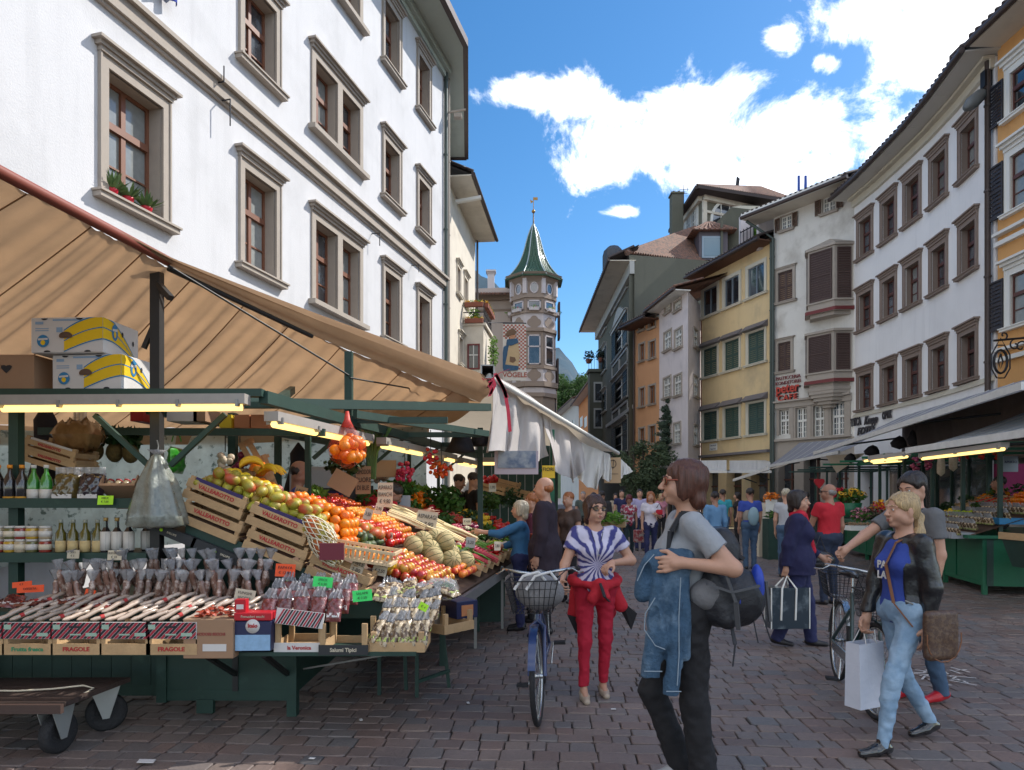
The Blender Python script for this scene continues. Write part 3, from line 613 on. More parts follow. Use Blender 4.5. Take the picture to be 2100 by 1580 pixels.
rel(fC.box(MB(),-3,fC.L,ZA(615,41),ZA(602,41),-.1,.3).build('cornice',TAUPE,TU));rel(fC.box(MB(),-3,fC.L,ZA(636,41),ZA(632,41),-.1,.06).build('cornice',TAUPE,TU))
mb=MB();x0,x1=XA(985,41)-2,XA(1066,41);mb.add([(x0,40.4,ZA(604,40.4)),(x1+.5,40.4,ZA(604,40.4)),(x1-.6,42.4,ZA(588,41)),(x0,42.4,ZA(588,41))],[(0,1,2,3)])
for i in range(26):x=x0+i*(x1-x0)/25;mb.tube([(x,40.35,ZA(603,40.4)),(x-.3*(i/25),42.4,ZA(587,41))],.075,6)
rel(mb.build('roof',TILE,TU))
mb=MB();c=P(1007,585,43);mb.box(c,(.42,.42,1.5));mb.box(c+Vector((0,0,.82)),(.62,.62,.12));mb.box(c+Vector((0,0,.68)),(.5,.5,.06));rel(mb.build('chimney',LAV,TU))
rel(MB().box(P(1146,660,41.6),(.12,.8,2.2)).build('shutter',BRSHUT,TU));rel(MB().box(P(1143,765,41.6),(.12,.8,1.6)).build('shutter',BRSHUT,TU))
fC2=Fac((XA(1136,41),41),(XA(1142,60),60));mb=MB();fC2.wall(mb,0,fC2.L,0,ZA(660,41));rel(mb.build('side_wall',TAUPE,TU))
mb=MB();mb.b2((XA(1062,41),40.8,0),(XA(1134,41),42,ZA(800,41)));rel(mb.build('ground_floor',PINKP,TU))
t=thing('painted_banner','tall painted banner of a cook in a blue coat, hung before the turret house','sign',(0,0,0))
BY=33.0;p0,p1=P(1031,764,BY),P(1079,664,BY);cv=MB();cv.b2((p0.x,BY-.02,p0.z),(p1.x,BY+.02,p1.z));BW=mat('banner_white',(.62,.58,.52),.7,var=.1,vs=3);ban=cv.build('canvas',BW,t)
def bp(x,y):return(P(x,y,BY).x,P(x,y,BY).z)
def flat(name,pts,m,dy,th=.012):b=MB();b.prism([bp(*q)for q in pts],th,M=Matrix.Translation((0,BY-.02-dy,0)));return b.build(name,m,t)
RCH=mat('faded_red',(.36,.09,.06),.7,var=.2,vs=6);NAV=mat('painted_blue',(.03,.09,.17),.7,var=.3,vs=9);SKINP=mat('painted_buff',(.5,.36,.2),.7,var=.2,vs=9)
mb=MB()
for i in range(12):
 for j in range(26):
  if(i+j)%2==0 and(j<8 or i>6):
   x,y=1032+i*3.9,666+j*3.7
   if y<758:a=bp(x,y);b=bp(x+3.9,y+3.7);mb.add([(a[0],BY-.024,a[1]),(b[0],BY-.024,a[1]),(b[0],BY-.024,b[1]),(a[0],BY-.024,b[1])],[(0,1,2,3)])
mb.build('checks',RCH,t)
flat('figure_apron',[(1040,700),(1062,700),(1066,730),(1062,757),(1038,757),(1034,730)],SKINP,.02);flat('figure_coat',[(1033,712),(1044,706),(1040,728),(1036,750),(1031,758),(1031,725)],NAV,.035);flat('figure_sleeve',[(1040,697),(1061,695),(1063,704),(1048,710),(1038,708)],NAV,.05);flat('figure_hem',[(1032,748),(1064,752),(1062,760),(1032,762)],NAV,.05)
flat('figure_face',[(1046,684),(1056,684),(1058,692),(1052,698),(1045,695)],mat('painted_skin',(.45,.22,.12),.7),.04);flat('figure_hat',[(1036,690),(1040,680),(1052,674),(1060,682),(1056,687),(1044,690)],mat('painted_brown',(.16,.09,.05),.7),.06);flat('figure_bowl',[(1046,732),(1056,734),(1058,740),(1052,745),(1045,742)],mat('painted_brown',(.16,.09,.05),.7),.04)
mb=MB();a,b=P(1031,664,BY),P(1079,664,BY);mb.tube([a,b],.03,6);mb.tube([P(1000,662,BY-1.5),P(1031,662,BY),P(1079,663,BY)],.02,5);mb.build('rod',IRON,t)
text('VÖGELE',.32,RCH,t,frame_mat(P(1056,772,BY)+Vector((0,-.05,.05)),(1,0,0)),bold=.006)
cv=MB();a,b=P(1031,781,BY),P(1079,764,BY);cv.b2((a.x,BY-.018,a.z),(b.x,BY+.018,b.z-.004));cv.build('lettered_strip',BW,t)
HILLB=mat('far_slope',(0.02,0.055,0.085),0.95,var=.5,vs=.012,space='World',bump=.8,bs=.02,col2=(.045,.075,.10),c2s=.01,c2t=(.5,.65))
def ridge(name,Y,pts,m,depth,lab,seed,rough,foot=1060):
 q=random.Random(seed);n=60;xs=[p[0]for p in pts]
 def yv(x):
  for(a,b)in zip(pts,pts[1:]):
   if a[0]<=x<=b[0]:return a[1]+(b[1]-a[1])*(x-a[0])/(b[0]-a[0])
  return pts[-1][1]
 mb=MB();ph=[q.uniform(0,6)for _ in range(6)]
 def fn(a,b):
  x=xs[0]+(xs[-1]-xs[0])*a;top=ZA(yv(x),Y);YY=Y+depth*(b-1);z=top*(b**.8)+rough*Y*.004*(math.sin(x*.09+ph[0]+b*3)+.6*math.sin(x*.23+ph[1]-b*7)+.4*math.sin(x*.5+ph[2]+b*15))*(1 if 0<b else 0)
  return Vector((XA(x,Y)*(1+(b-1)*.2),YY,max(z,-1)))
 mb.grid(fn,n,24);
 return tag(mb.build(name,m),None,kind='structure')
ridge('mountain',2600,[(600,520),(900,500),(960,540),(1000,575),(1080,640),(1136,712),(1150,722),(1180,755),(1212,785),(1260,830),(1400,900)],HILLB,900,'',3,1.0)
ridge('wooded_hill',420,[(960,800),(1100,790),(1150,790),(1175,800),(1200,790),(1260,800),(1500,830)],mat('forest_floor',(.04,.07,.03),.95,var=.4,vs=.2,space='World'),120,'',5,.6)
FOR1=mat('forest_leaf',(0.05,0.10,0.025),0.8,var=.6,vs=.08,space='World',tl=.3);mb=MB();q=random.Random(9)
def hill_top(x):return 779+6*math.sin(x*.13)+(12*max(0,(1182-abs(x-1182))/1182-.98)*50*0)+(8 if 1165<x<1180 else 0)
for k in range(260):
 x=q.uniform(1120,1225);Y=q.uniform(330,420);t_=q.random();y=hill_top(x)+4+t_**1.1*75;c=P(x,y,Y);rr=q.uniform(2.2,4.6)
 leafclump(mb,c,(rr,rr,rr*.8),70,.9,0,k)
tag(mb.build('hillside_forest',FOR1),'dense sunlit green woods covering the low hill at the end of the street','woods',kind='stuff')
tag(MB().b2((XA(1160,380),378,ZA(803,380)),(XA(1166,380),381,ZA(790,380))).build('hill_house',WHSASH),'tiny white house among the trees on the far hill','house')
FO=plaster('far_orange_plaster',(.62,.24,.08));FW=plaster('far_white_plaster',(.6,.56,.5))
for(xa,xb,m,yt0,yt1,lab,wins)in((1187,1226,FO,818,792,'distant orange house with green shutters at the end of the street',[(1190,1195),(1199,1204),(1208,1213)]),(1150,1187,FW,842,822,'distant cream house with narrow windows left of the orange one'.replace('left of','beside'),[(1156,1158),(1163,1165),(1176,1178)])):
 ya,yb=75+(1226-xa)*.5,75+(1226-xb)*.5;f=Fac((XA(xa,ya),ya),(XA(xb,yb),yb));h=thing('distant_house',lab,'house');z1=f.z((xa+xb)/2,(yt0+yt1)/2+4)
 mb=MB();f.wall(mb,0,f.L,0,z1);mb.build('wall',m,h);body(f,h,z1,8,m)
 for(a,b)in wins:
  for(t0,t1)in((858,878),(898,916))if m is FO else((862,880),):
   u0,u1=f.u(a),f.u(b);zz0,zz1=f.z(a,t1),f.z(a,t0);mb=MB();f.box(mb,u0,u1,zz0,zz1,0,.04);w_=mb.build('window',WHSASH,h);mb=MB();f.box(mb,u0-.5,u0,zz0,zz1,0,.06);mb.build('shutter',GRSHUT,w_)
 tiled_eave(f,h,-.3,f.L+.3,z1,1.0,m=TILE,soffit_mat=FW,back=5,rise=.35)
DKG=plaster('dark_green_plaster',(0.115,0.115,0.088),None,.08);LGT=mat('pale_grey_moulding',(0.42,0.42,0.40),.8)
Fh=thing('dark_green_house','tall dark green house with pale mouldings, a tiled hip roof and blank side wall','building')
fF=Fac((XA(1227,60),60),(XA(1301,42),42));zF=ZA(535,42)
ops=[];ws=[]
for(x0,x1,rowsy)in((1257,1287,[(590,645),(690,745),(790,838),(880,935)]),(1234,1244,[(640,690),(725,770),(812,850)])):
 for(a,b)in rowsy:
  o=pxop(fF,x0,x1,a,b);ops.append(o);ws.append(o)
mb=MB();fF.wall(mb,0,fF.L,0,zF,ops,.25);mb.build('wall',DKG,Fh)
for o in ws:
 w=window(fF,Fh,*o,trim=LGT,sw=.14,hood=.2,sash=WHSASH,depth=.2,shut=None);u0,u1,z0,z1=o;q=(u1-u0)*.24
 shutter(fF,w,u0-.14,u0+q,z0,z1,.05,DKSHUT);shutter(fF,w,u1-q,u1+.14,z0,z1,.05,DKSHUT)
mb=MB()
for(x0,x1,a,b)in((1256,1288,752,780),(1256,1288,846,870)):
 o=pxop(fF,x0,x1,a,b)
 for(p_,q_,c,d)in((o[0],o[0]+.12,o[2],o[3]),(o[1]-.12,o[1],o[2],o[3]),(o[0],o[1],o[2],o[2]+.14),(o[0],o[1],o[3]-.14,o[3]),((o[0]+o[1])/2-.2,(o[0]+o[1])/2-.1,o[2],o[3]),((o[0]+o[1])/2+.1,(o[0]+o[1])/2+.2,o[2],o[3])):fF.box(mb,p_,q_,c,d,0,.07)
for y in(655,872):o=pxop(fF,1245,1298,y,y+6);fF.box(mb,o[0],fF.L,o[2],o[3],0,.12)
o=pxop(fF,1245,1298,545,565);fF.box(mb,0,fF.L+.02,zF-.8,zF-.02,0,.3)
mb.build('moulding',LGT,Fh)
mb=MB()
o=pxop(fF,1256,1288,668,690);n=12;vs=[fF.w(o[0]+(o[1]-o[0])*i/n,o[2]+.1+1.0*math.sin(math.pi*i/n)**1.5,.16)for i in range(n+1)]+[fF.w(o[0]+(o[1]-o[0])*i/n,o[2],.16)for i in range(n+1)]
mb.add(vs,[(i,i+1,n+2+i,n+1+i)for i in range(n)]);vs2=[v+Vector((-fF.n.x*.16,-fF.n.y*.16,0))for v in vs[:n+1]];mb.add(vs[:n+1]+vs2,[(i,i+1,n+2+i,n+1+i)for i in range(n)]);mb.build('curved_hood',LGT,Fh)
s0=Vector((XA(1290,42),42,0));s1=Vector((XA(1600,49),49,0));zs_a,zs_b=ZA(523,42),ZA(546,49)
mb=MB();mb.add([(s0.x,s0.y,0),(s1.x,s1.y,0),(s1.x,s1.y,zs_b),(s0.x,s0.y,zs_a)],[(0,1,2,3)]);mb.build('side_wall',DKG,Fh)
tiled_eave(fF,Fh,-.6,fF.L+.0,zF,1.5,soffit_mat=CREAM,back=.3,rise=.45,step=.4)
RB=[s0+Vector((-.8,0,ZA(516,42))),Vector((s1.x,s1.y,ZA(540,49))),P(1440,462,52),P(1560,470,55)]
mb=MB();a,b,c,d=P(1285,519,42),P(1500,548,47),P(1520,470,52),P(1425,468,50);mb.add([a,b,c,d],[(0,1,2,3)])
for i in range(46):
 t=(i+.5)/46;p=a.lerp(b,t);q_=d.lerp(c,t);mb.tube([p+Vector((0,-.03,.03)),q_+Vector((0,-.03,.03))],.1,5)
mb.tube([a,d],.18,6);mb.build('hip_roof',TILE,Fh)
mb=MB();e0,e1=P(1210,658,59),P(1290,520,42);mb.add([e0,e1,P(1425,466,50),P(1330,510,58)],[(0,1,2,3)]);mb.build('street_roof',SLATE,Fh)
dm=MB();c=P(1456,513,46.5);dm.box(c,(1.9,1.6,1.9));dr=dm.build('dormer',mat('purple_grey_wood',(.10,.085,.10),.7),Fh)
mb=MB();T=Matrix.Translation(c+Vector((0,0,.95)));mb.add([(-1.5,-1.2,0),(1.5,-1.2,0),(1.5,2.4,0),(-1.5,2.4,0),(0,.2,1.0),(0,2.4,1.0)],[(0,1,4),(1,2,5,4),(3,0,4,5),(0,3,2,1)],M=T)
for i in range(9):x=-1.4+i*.35;mb.tube([Vector((x,-1.2,.02))+c+Vector((0,0,.95)),Vector((x*.1,.15,1.0))+c+Vector((0,0,.95))],.07,5)
mb.build('dormer_roof',TILE,dr)
mb=MB();mb.box(c+Vector((-.1,-.82,-.1)),(1.35,.06,1.45));wn=mb.build('window',mat('blue_grey_frame',(.25,.33,.4),.4),dr);mb=MB();mb.box(c+Vector((-.1,-.86,-.1)),(1.1,.02,1.2));mb.build('pane',mat('sky_glass',(.12,.2,.25),.08,coat=1),wn)
mb=MB();c=P(1258,535,50);mb.lathe([(.8,-1.6),(.8,.3),(.7,.7),(.4,1.0),(0,1.1)],8,M=Matrix.Translation(c),sm=False);mb.build('corner_dormer',mat('dormer_slate',(.05,.055,.065),.6),Fh)
o=pxop(fF,1213,1232,822,915);mb=MB();b0=P(1222,870,58);mb.box(b0,(1.2,1.4,9));mb.box(b0+Vector((0,-.1,4.4)),(1.5,1.7,.25));mb.box(b0+Vector((0,-.1,-1.6)),(1.5,1.7,.25));by_=mb.build('bay',DKG,Fh)
mb=MB();
for dz in(2.6,.4,-3.0):mb.box(b0+Vector((.1,-.73,dz)),(.75,.06,1.7))
wn=mb.build('window',LGT,by_);mb=MB()
for dz in(2.6,.4,-3.0):mb.box(b0+Vector((.1,-.78,dz)),(.5,.02,1.4))
mb.build('pane',GLASS,wn)
mb=MB();
for k in range(7):mb.bar(b0+Vector((-.7+k*.23,-.9,4.5)),b0+Vector((-.7+k*.23,-.9,5.5)),.03)
mb.bar(b0+Vector((-.75,-.9,5.5)),b0+Vector((.75,-.9,5.5)),.05);mb.build('balcony_rail',IRON,Fh)
for i,(dx,dz,lb)in enumerate(((-.7,5.6,'on the near end of the iron balcony'),(.3,5.7,'on the middle of the iron balcony'))):
 t=thing('balcony_plant','dark bushy plant of the dark green house, '+lb,'plant',b0+Vector((dx,-.8,dz)));mb=MB();leafclump(mb,(0,0,0),(.5,.4,.5),140,.12,0,i);mb.build('leaves',mat('dark_leaf',(.02,.035,.02),.7,var=.4,vs=9),t);MB().lathe([(0,-.6),(.2,-.6),(.24,-.25),(0,-.25)],8).build('pot',BOXR,t)
LT=thing('lookout_tower','olive rooftop lookout with big white arched windows and wide tiled roof','tower');TYY=52.0
fL1=Fac((XA(1398,55),55),(XA(1440,50),50));fL2=Fac((XA(1440,50),50),(XA(1600,53),53));ztp=ZA(402,50);mb=MB();fL1.wall(mb,0,fL1.L,12,ztp);fL2.wall(mb,0,fL2.L,12,ztp);mb.build('wall',mat('olive_plaster',(.15,.14,.105),.9,var=.1),LT)
def arch(f,par,uc,z0,w,h,m=WHSASH):
 mb=MB();n=14;r0,r1=w/2,w/2-.2;zc=z0+h-w/2
 pts0=[(uc-r0,z0)]+[(uc-r0*math.cos(math.pi*i/n),zc+r0*math.sin(math.pi*i/n))for i in range(n+1)]+[(uc+r0,z0)]
 pts1=[(uc-r1,z0)]+[(uc-r1*math.cos(math.pi*i/n),zc+r1*math.sin(math.pi*i/n))for i in range(n+1)]+[(uc+r1,z0)]
 k=len(pts0);vs=[f.w(*p,.1)for p in pts0]+[f.w(*p,.1)for p in pts1]+[f.w(*p,0)for p in pts0]
 mb.add(vs,[(i,i+1,k+i+1,k+i)for i in range(k-1)]+[(i,2*k+i,2*k+i+1,i+1)for i in range(k-1)]);wn=mb.build('arched_window',m,par)
 mb=MB();mb.add([f.w(*p,.04)for p in pts1],[tuple(range(k))]);mb.build('pane',GLASS,wn)
 mb=MB()
 for a in range(1,4):u=uc-r1+2*r1*a/4;f.box(mb,u-.04,u+.04,z0,zc+math.sqrt(max(0,r1*r1-(u-uc)**2)),.045,.08)
 for a in(0,.33,.66):f.box(mb,uc-r1*.98,uc+r1*.98,z0+(zc-z0)*a,z0+(zc-z0)*a+.07,.045,.08)
 mb.build('glazing_bar',m,wn)
for k,x in enumerate((1403,1414,1427)):arch(fL1,LT,fL1.u(x),ZA(475,52),1.3,ZA(425,50)-ZA(475,50)+k*.3)
arch(fL2,LT,fL2.u(1495),ZA(470,50),3.6,2.5)
mb=MB();o=pxop(fL2,1440,1600,431,436);fL2.box(mb,0,fL2.L,o[2],o[3],0,.14);fL2.box(mb,0,.35,12,ztp,-.02,.13);fL2.box(mb,0,fL2.L,ztp-.35,ztp-.01,0,.3);fL1.box(mb,0,fL1.L,ztp-.35,ztp-.012,0,.3);mb.build('moulding',CREAM,LT)
mb=MB();a,b,c,d,pk,pk2=P(1374,470,57),P(1432,397,48.5),P(1625,414,52),P(1560,470,62),P(1490,386,54),P(1530,388,55)
a=Vector((P(1374,470,57).x,57,ztp));b=Vector((P(1430,397,48.8).x,48.8,ztp));c=Vector((P(1640,414,51.5).x,51.5,ztp));d=Vector((c.x-2,60,ztp));pk=Vector((XA(1500,54),54,ZA(388,54)));pk2=Vector((XA(1560,56),56,ZA(390,56)))
for dz in(0,.22):mb.add([v+Vector((0,0,dz))for v in(a,b,c,d,pk,pk2)],[(0,1,4),(1,2,5,4),(2,3,5),(3,0,4,5),(3,2,1,0)])
for(p,q_)in((a,b),(b,c)):mb.bar(p+Vector((0,0,.1)),q_+Vector((0,0,.1)),.3,.24)
mb.build('roof',SLATE,LT);mb=MB()
for i in range(60):t=i/59;p=b.lerp(c,t)+Vector((0,-.05,.25));q_=pk.lerp(pk2,t)+Vector((0,0,.25));mb.tube([p,q_],.07,4)
for i in range(30):t=i/29;p=a.lerp(b,t)+Vector((-.05,-.05,.25));mb.tube([p,p.lerp(pk,.98)+Vector((0,0,.25))],.07,4)
o_=mb.build('tiles',TILE,LT);o_['kind']='stuff'
mb=MB();c=P(1387,445,52);mb.box(c,(.85,.85,3.2));mb.box(c+Vector((0,0,1.65)),(1,1,.12));
for dx in(-.2,.2):mb.lathe([(.09,1.7),(.09,1.95)],8,M=Matrix.Translation(c+Vector((dx,0,0))))
mb.build('chimney',DKG,LT)
tag(MB().tube([P(1402,430,52),P(1402,378,52)],.03,5).tube([P(1393,390,52),P(1413,388,52)],.02,4).tube([P(1396,398,52),P(1410,397,52)],.02,4).tube([P(1410,383,52),P(1410,392,52)],.02,4).build('television_aerial',IRON),'thin television aerial beside the lookout chimney','aerial')
tag(MB().tube([P(1511,390,54),P(1511,360,54)],.03,5).prism([(-.15,0),(.12,.1),(.2,.7),(-.05,.9)],.05,M=Matrix.Translation(P(1512,385,54))).build('roof_finial',IRON),'small dark finial on the ridge of the lookout roof','finial')
mb=MB();mb.add([P(1456,470,47),P(1500,425,46),P(1540,430,45),P(1560,560,45),P(1470,560,47)],[(0,1,2,3,4)]);mb.add([P(1500,425,46),P(1540,430,45),P(1600,425,50),P(1530,420,52)],[(0,1,2,3)]);mb.box(P(1480,505,45.6),(.14,.14,3.4));mb.build('stair_wall',DKG,LT)
ORP=plaster('orange_plaster',(0.62,0.33,0.17),None,.08);ROSE=plaster('rose_white_plaster',(0.68,0.62,0.62),(.52,.48,.49));YP=plaster('yellow_plaster',(0.70,0.53,0.29),(0.52,0.40,0.24));CP=plaster('cafe_plaster',(0.68,0.66,0.61),(0.42,0.39,0.34));LW=plaster('long_white_plaster',(0.82,0.81,0.80),None,.04);OCH=plaster('ochre_plaster',(0.62,0.33,0.12),None,.06)
def ground_floor(f,par,m,z1,n,cat=None,wl_='dark'):
 """arched shop openings"""
 mb=MB();w=f.L/n;ops=[]
 for i in range(n):ops.append((i*w+w*.18,i*w+w*.82,0,z1*.8))
 f.wall(mb,0,f.L,0,z1,ops,.5);mb.build('ground_floor',m,par)
 for o in ops:mb=MB();f.box(mb,o[0],o[1],0,o[3],-.55,-.5);sh=mb.build('shop_window',GLASS,par);mb=MB();u=(o[0]+o[1])/2;f.box(mb,u-.04,u+.04,0,o[3],-.499,-.45);f.box(mb,o[0],o[1],o[3]*.7,o[3]*.7+.07,-.499,-.44);mb.build('shop_frame',DKSASH,sh)
zg=3.3
Gh=thing('orange_house','narrow peach orange house with paired brown framed windows between dark green and rose houses','building')
fG=Fac((XA(1301,41.5),41.5),(XA(1352,38.8),38.8));ops=[];zG=ZA(655,38.8)
for(a,b)in((660,680),(708,742),(798,835),(880,915)):
 for(x0,x1)in((1312,1322),(1332,1344)):o=pxop(fG,x0,x1,a-(x0-1312)*.25,b-(x0-1312)*.25);ops.append(o)
mb=MB();fG.wall(mb,0,fG.L,zg,zG,ops,.2);mb.build('wall',ORP,Gh);ground_floor(fG,Gh,ORP,zg,1);body(fG,Gh,zG,8,ORP)
for o in ops:window(fG,Gh,*o,trim=STONEG,sw=.1,sash=mat('orange_wood',(.3,.11,.03),.6),depth=.15,trans=None,rows=(1,1),sill=True,sillov=.02)
tiled_eave(fG,Gh,-.2,fG.L,zG,.9,soffit_mat=mat('brown_boards',(.13,.06,.035),.8),back=5,rise=.4);downpipe(Gh,*fG.w(.15,0,.12)[:2],0,zG)
Hh=thing('rose_house','tall rose white house with small paned windows and a visible side wall','building')
fH=Fac((XA(1352,38.6),38.6),(XA(1411,34.6),34.6));fH2=Fac((XA(1411,34.6),34.6),(XA(1437,37.2),37.2));zH=ZA(600,34.8);ops=[]
for(a,b,xs)in((628,645,((1365,1376),(1384,1397))),(685,722,((1363,1377),(1385,1399))),(778,818,((1362,1376),(1384,1398))),(875,915,((1362,1376),(1383,1396)))):
 for(x0,x1)in xs:ops.append(pxop(fH,x0,x1,a-(x0-1362)*.22,b-(x0-1362)*.2))
ops2=[pxop(fH2,1422,1430,a,b)for(a,b)in((672,710),(770,812),(872,912))]
mb=MB();fH.wall(mb,0,fH.L,zg,zH,ops,.15);mb.build('wall',ROSE,Hh);mb=MB();fH2.wall(mb,0,fH2.L,0,zH,ops2,.15);mb.build('side_wall',ROSE,Hh);ground_floor(fH,Hh,ROSE,zg,1)
for o in ops:window(fH,Hh,*o,trim=STONEG,sw=.09,sash=WHSASH,depth=.1,cols=4,rows=(1,3),trans=.35,sillov=.03)
for o in ops2:window(fH2,Hh,*o,trim=STONEG,sw=.08,sash=WHSASH,depth=.1,trans=.4)
tiled_eave(fH,Hh,-.3,fH.L+.1,zH,.7,soffit_mat=WHSASH,m=TILE,back=5,rise=.3);downpipe(Hh,*fH2.w(fH2.L-.1,0,.1)[:2],0,ZA(560,37),.07,REDTRIM)
Yh=thing('yellow_house','weathered yellow house with green louvred shutters under grey window canopies','building')
fY=Fac((XA(1437,37.1),37.1),(XA(1585,31.6),31.6));zY=ZA(573,37.0)
zr_=[(904,846),(779,725),(655,605)];ops=[]
cols3=((1443,1471),(1487,1516),(1535,1568))
for i,(yb,yt)in enumerate(((905,848),(776,719),(653,599))):
 z0,z1=fY.z(1441,yb),fY.z(1441,yt)
 for(x0,x1)in cols3:ops.append((fY.u(x0),fY.u(x1),z0,z1,i))
mb=MB();zgy=ZA(940,37);fY.wall(mb,0,fY.L,zgy,zY,ops,.12);mb.build('wall',YP,Yh);ground_floor(fY,Yh,YP,zgy,3);body(fY,Yh,zY,8,YP)
CANO=mat('grey_canopy_metal',(.16,.145,.15),.6,var=.1);OFFW=mat('off_white_trim',(.60,.56,.46),.85,var=.1,vs=5)
for o in ops:
 if o[4]<2:
  w=window(fY,Yh,*o[:4],trim=OFFW,sw=.15,shut='closed',depth=.12);mb=MB();a,b,z=o[0]-.24,o[1]+.24,o[3]+.42
  mb.add([fY.w(a,z,0),fY.w(b,z,0),fY.w(b,z-.3,.35),fY.w(a,z-.3,.35),fY.w(a,z-.32,0),fY.w(b,z-.32,0)],[(3,2,1,0),(3,4,5,2),(0,4,3),(1,2,5)]);mb.build('window_canopy',CANO,w)
 else:w=window(fY,Yh,*o[:4],trim=OFFW,sw=.18,sash=mat('blue_grey_sash',(.17,.2,.23),.5),depth=.1,trans=None,rows=(1,1));
tiled_eave(fY,Yh,-.2,fY.L+.1,zY,.8,soffit_mat=mat('brown_boards',(.13,.06,.035),.8),back=3,rise=.35);downpipe(Yh,*fY.w(fY.L,0,.1)[:2],0,zY,.07,GUTG)
mb=MB();fY.box(mb,-.2,fY.L,zgy,zgy+.12,0,.35);mb.build('ledge',CANO,Yh)
t=thing('street_sign','small white street name plate on the yellow house wall','sign',(0,0,0));o=pxop(fY,1456,1471,911,925);mb=MB();fY.box(mb,*o,0,.03);mb.build('plate',WHSASH,t)
uc=(o[0]+o[1])/2;zc=(o[2]+o[3])/2;NAVY=mat('navy_lettering',(.03,.04,.12),.6)
text('Obstmarkt',.12,NAVY,t,frame_mat(fY.w(uc,zc+.08,.035),(fY.d.x,fY.d.y,0)));text('Piazza Erbe',.1,NAVY,t,frame_mat(fY.w(uc,zc-.1,.035),(fY.d.x,fY.d.y,0)))
t=thing('terrace_parapet','pale roof terrace parapet with iron rail on top of the yellow house','parapet');mb=MB();mb.box(P(1530,480,33.5),(.6,.3,1.7));mb.box(P(1571,470,32.4),(.8,.3,2.0));mb.build('pier',ROSE,t);mb=MB()
for k in range(8):p=P(1518+k*7,520-k*3.5,33.2);mb.bar(p,p+Vector((0,0,1.1)),.03)
a=P(1518,478,33.2);b=P(1567,452,33.2);mb.bar(a,b,.05);mb.build('rail',IRON,t)
t=thing('terrace_shrub','bright yellow green shrub on the terrace above the yellow house','plant',P(1548,505,34));mb=MB();leafclump(mb,(0,0,.4),(.55,.4,.75),320,.14,0,3);mb.build('leaves',LEAFB,t);MB().lathe([(0,-.7),(.3,-.7),(.35,-.2),(0,-.2)],8).build('pot',BOXR,t)
Ch=thing('cafe_house','stained white cafe house with two stone bay windows and brown shutters','building')
fJ=Fac((XA(1587,31.5),31.5),(XA(1752,28.4),28.4));zJ=ZA(447,31.5);ops=[]
def rowz(f,x,yb,yt):return f.z(x,yb),f.z(x,yt)
small=[(pxop(fJ,1603,1624,447,475)),(pxop(fJ,1688,1714,408,440))]
shut_=[pxop(fJ,1596,1626,561,622),pxop(fJ,1596,1622,705,764)]
band=[pxop(fJ,x0,x1,yt,yb)for(x0,x1,yt,yb)in((1598,1619,842,893),(1632,1655,838,900),(1668,1691,833,897),(1705,1732,827,894))]
ops=small+shut_+band;zgj=fJ.z(1587,907)
mb=MB();fJ.wall(mb,0,fJ.L,zgj,zJ,ops,.16);mb.build('wall',CP,Ch);ground_floor(fJ,Ch,STONEG,zgj,3);body(fJ,Ch,zJ,8,CP)
for o in small:w=window(fJ,Ch,*o,trim=STONEG,sw=.05,sash=WHSASH,depth=.1,cols=4,rows=(1,3),trans=None,shut='open',sm=mat('plank_shutter',(.11,.065,.045),.7,var=.2))
for o in shut_:window(fJ,Ch,*o,trim=STONEG,sw=.13,shut='closed',sm=BRSHUT,depth=.1,hood=.08,hh=.08)
for o in band:window(fJ,Ch,*o,trim=STONEG,sw=.1,sash=WHSASH,depth=.2,cols=4,rows=(2,3),trans=.42,sill=False)
mb=MB();z1_,z0_=fJ.z(1587,829),zgj;fJ.box(mb,.1,fJ.L-.1,z1_,z1_+.08,0,.22);fJ.box(mb,.1,fJ.L-.1,z1_-.25,z1_,0,.1);fJ.box(mb,.1,fJ.L-.1,z0_,z0_+.1,0,.16)
for k in range(len(band)):fJ.box(mb,band[k][1]+.1,(band[k+1][0]-.1)if k<3 else fJ.L-.15,z0_+.1,z1_-.26,0,.07)
mb.build('stone_band',STONEG,Ch)
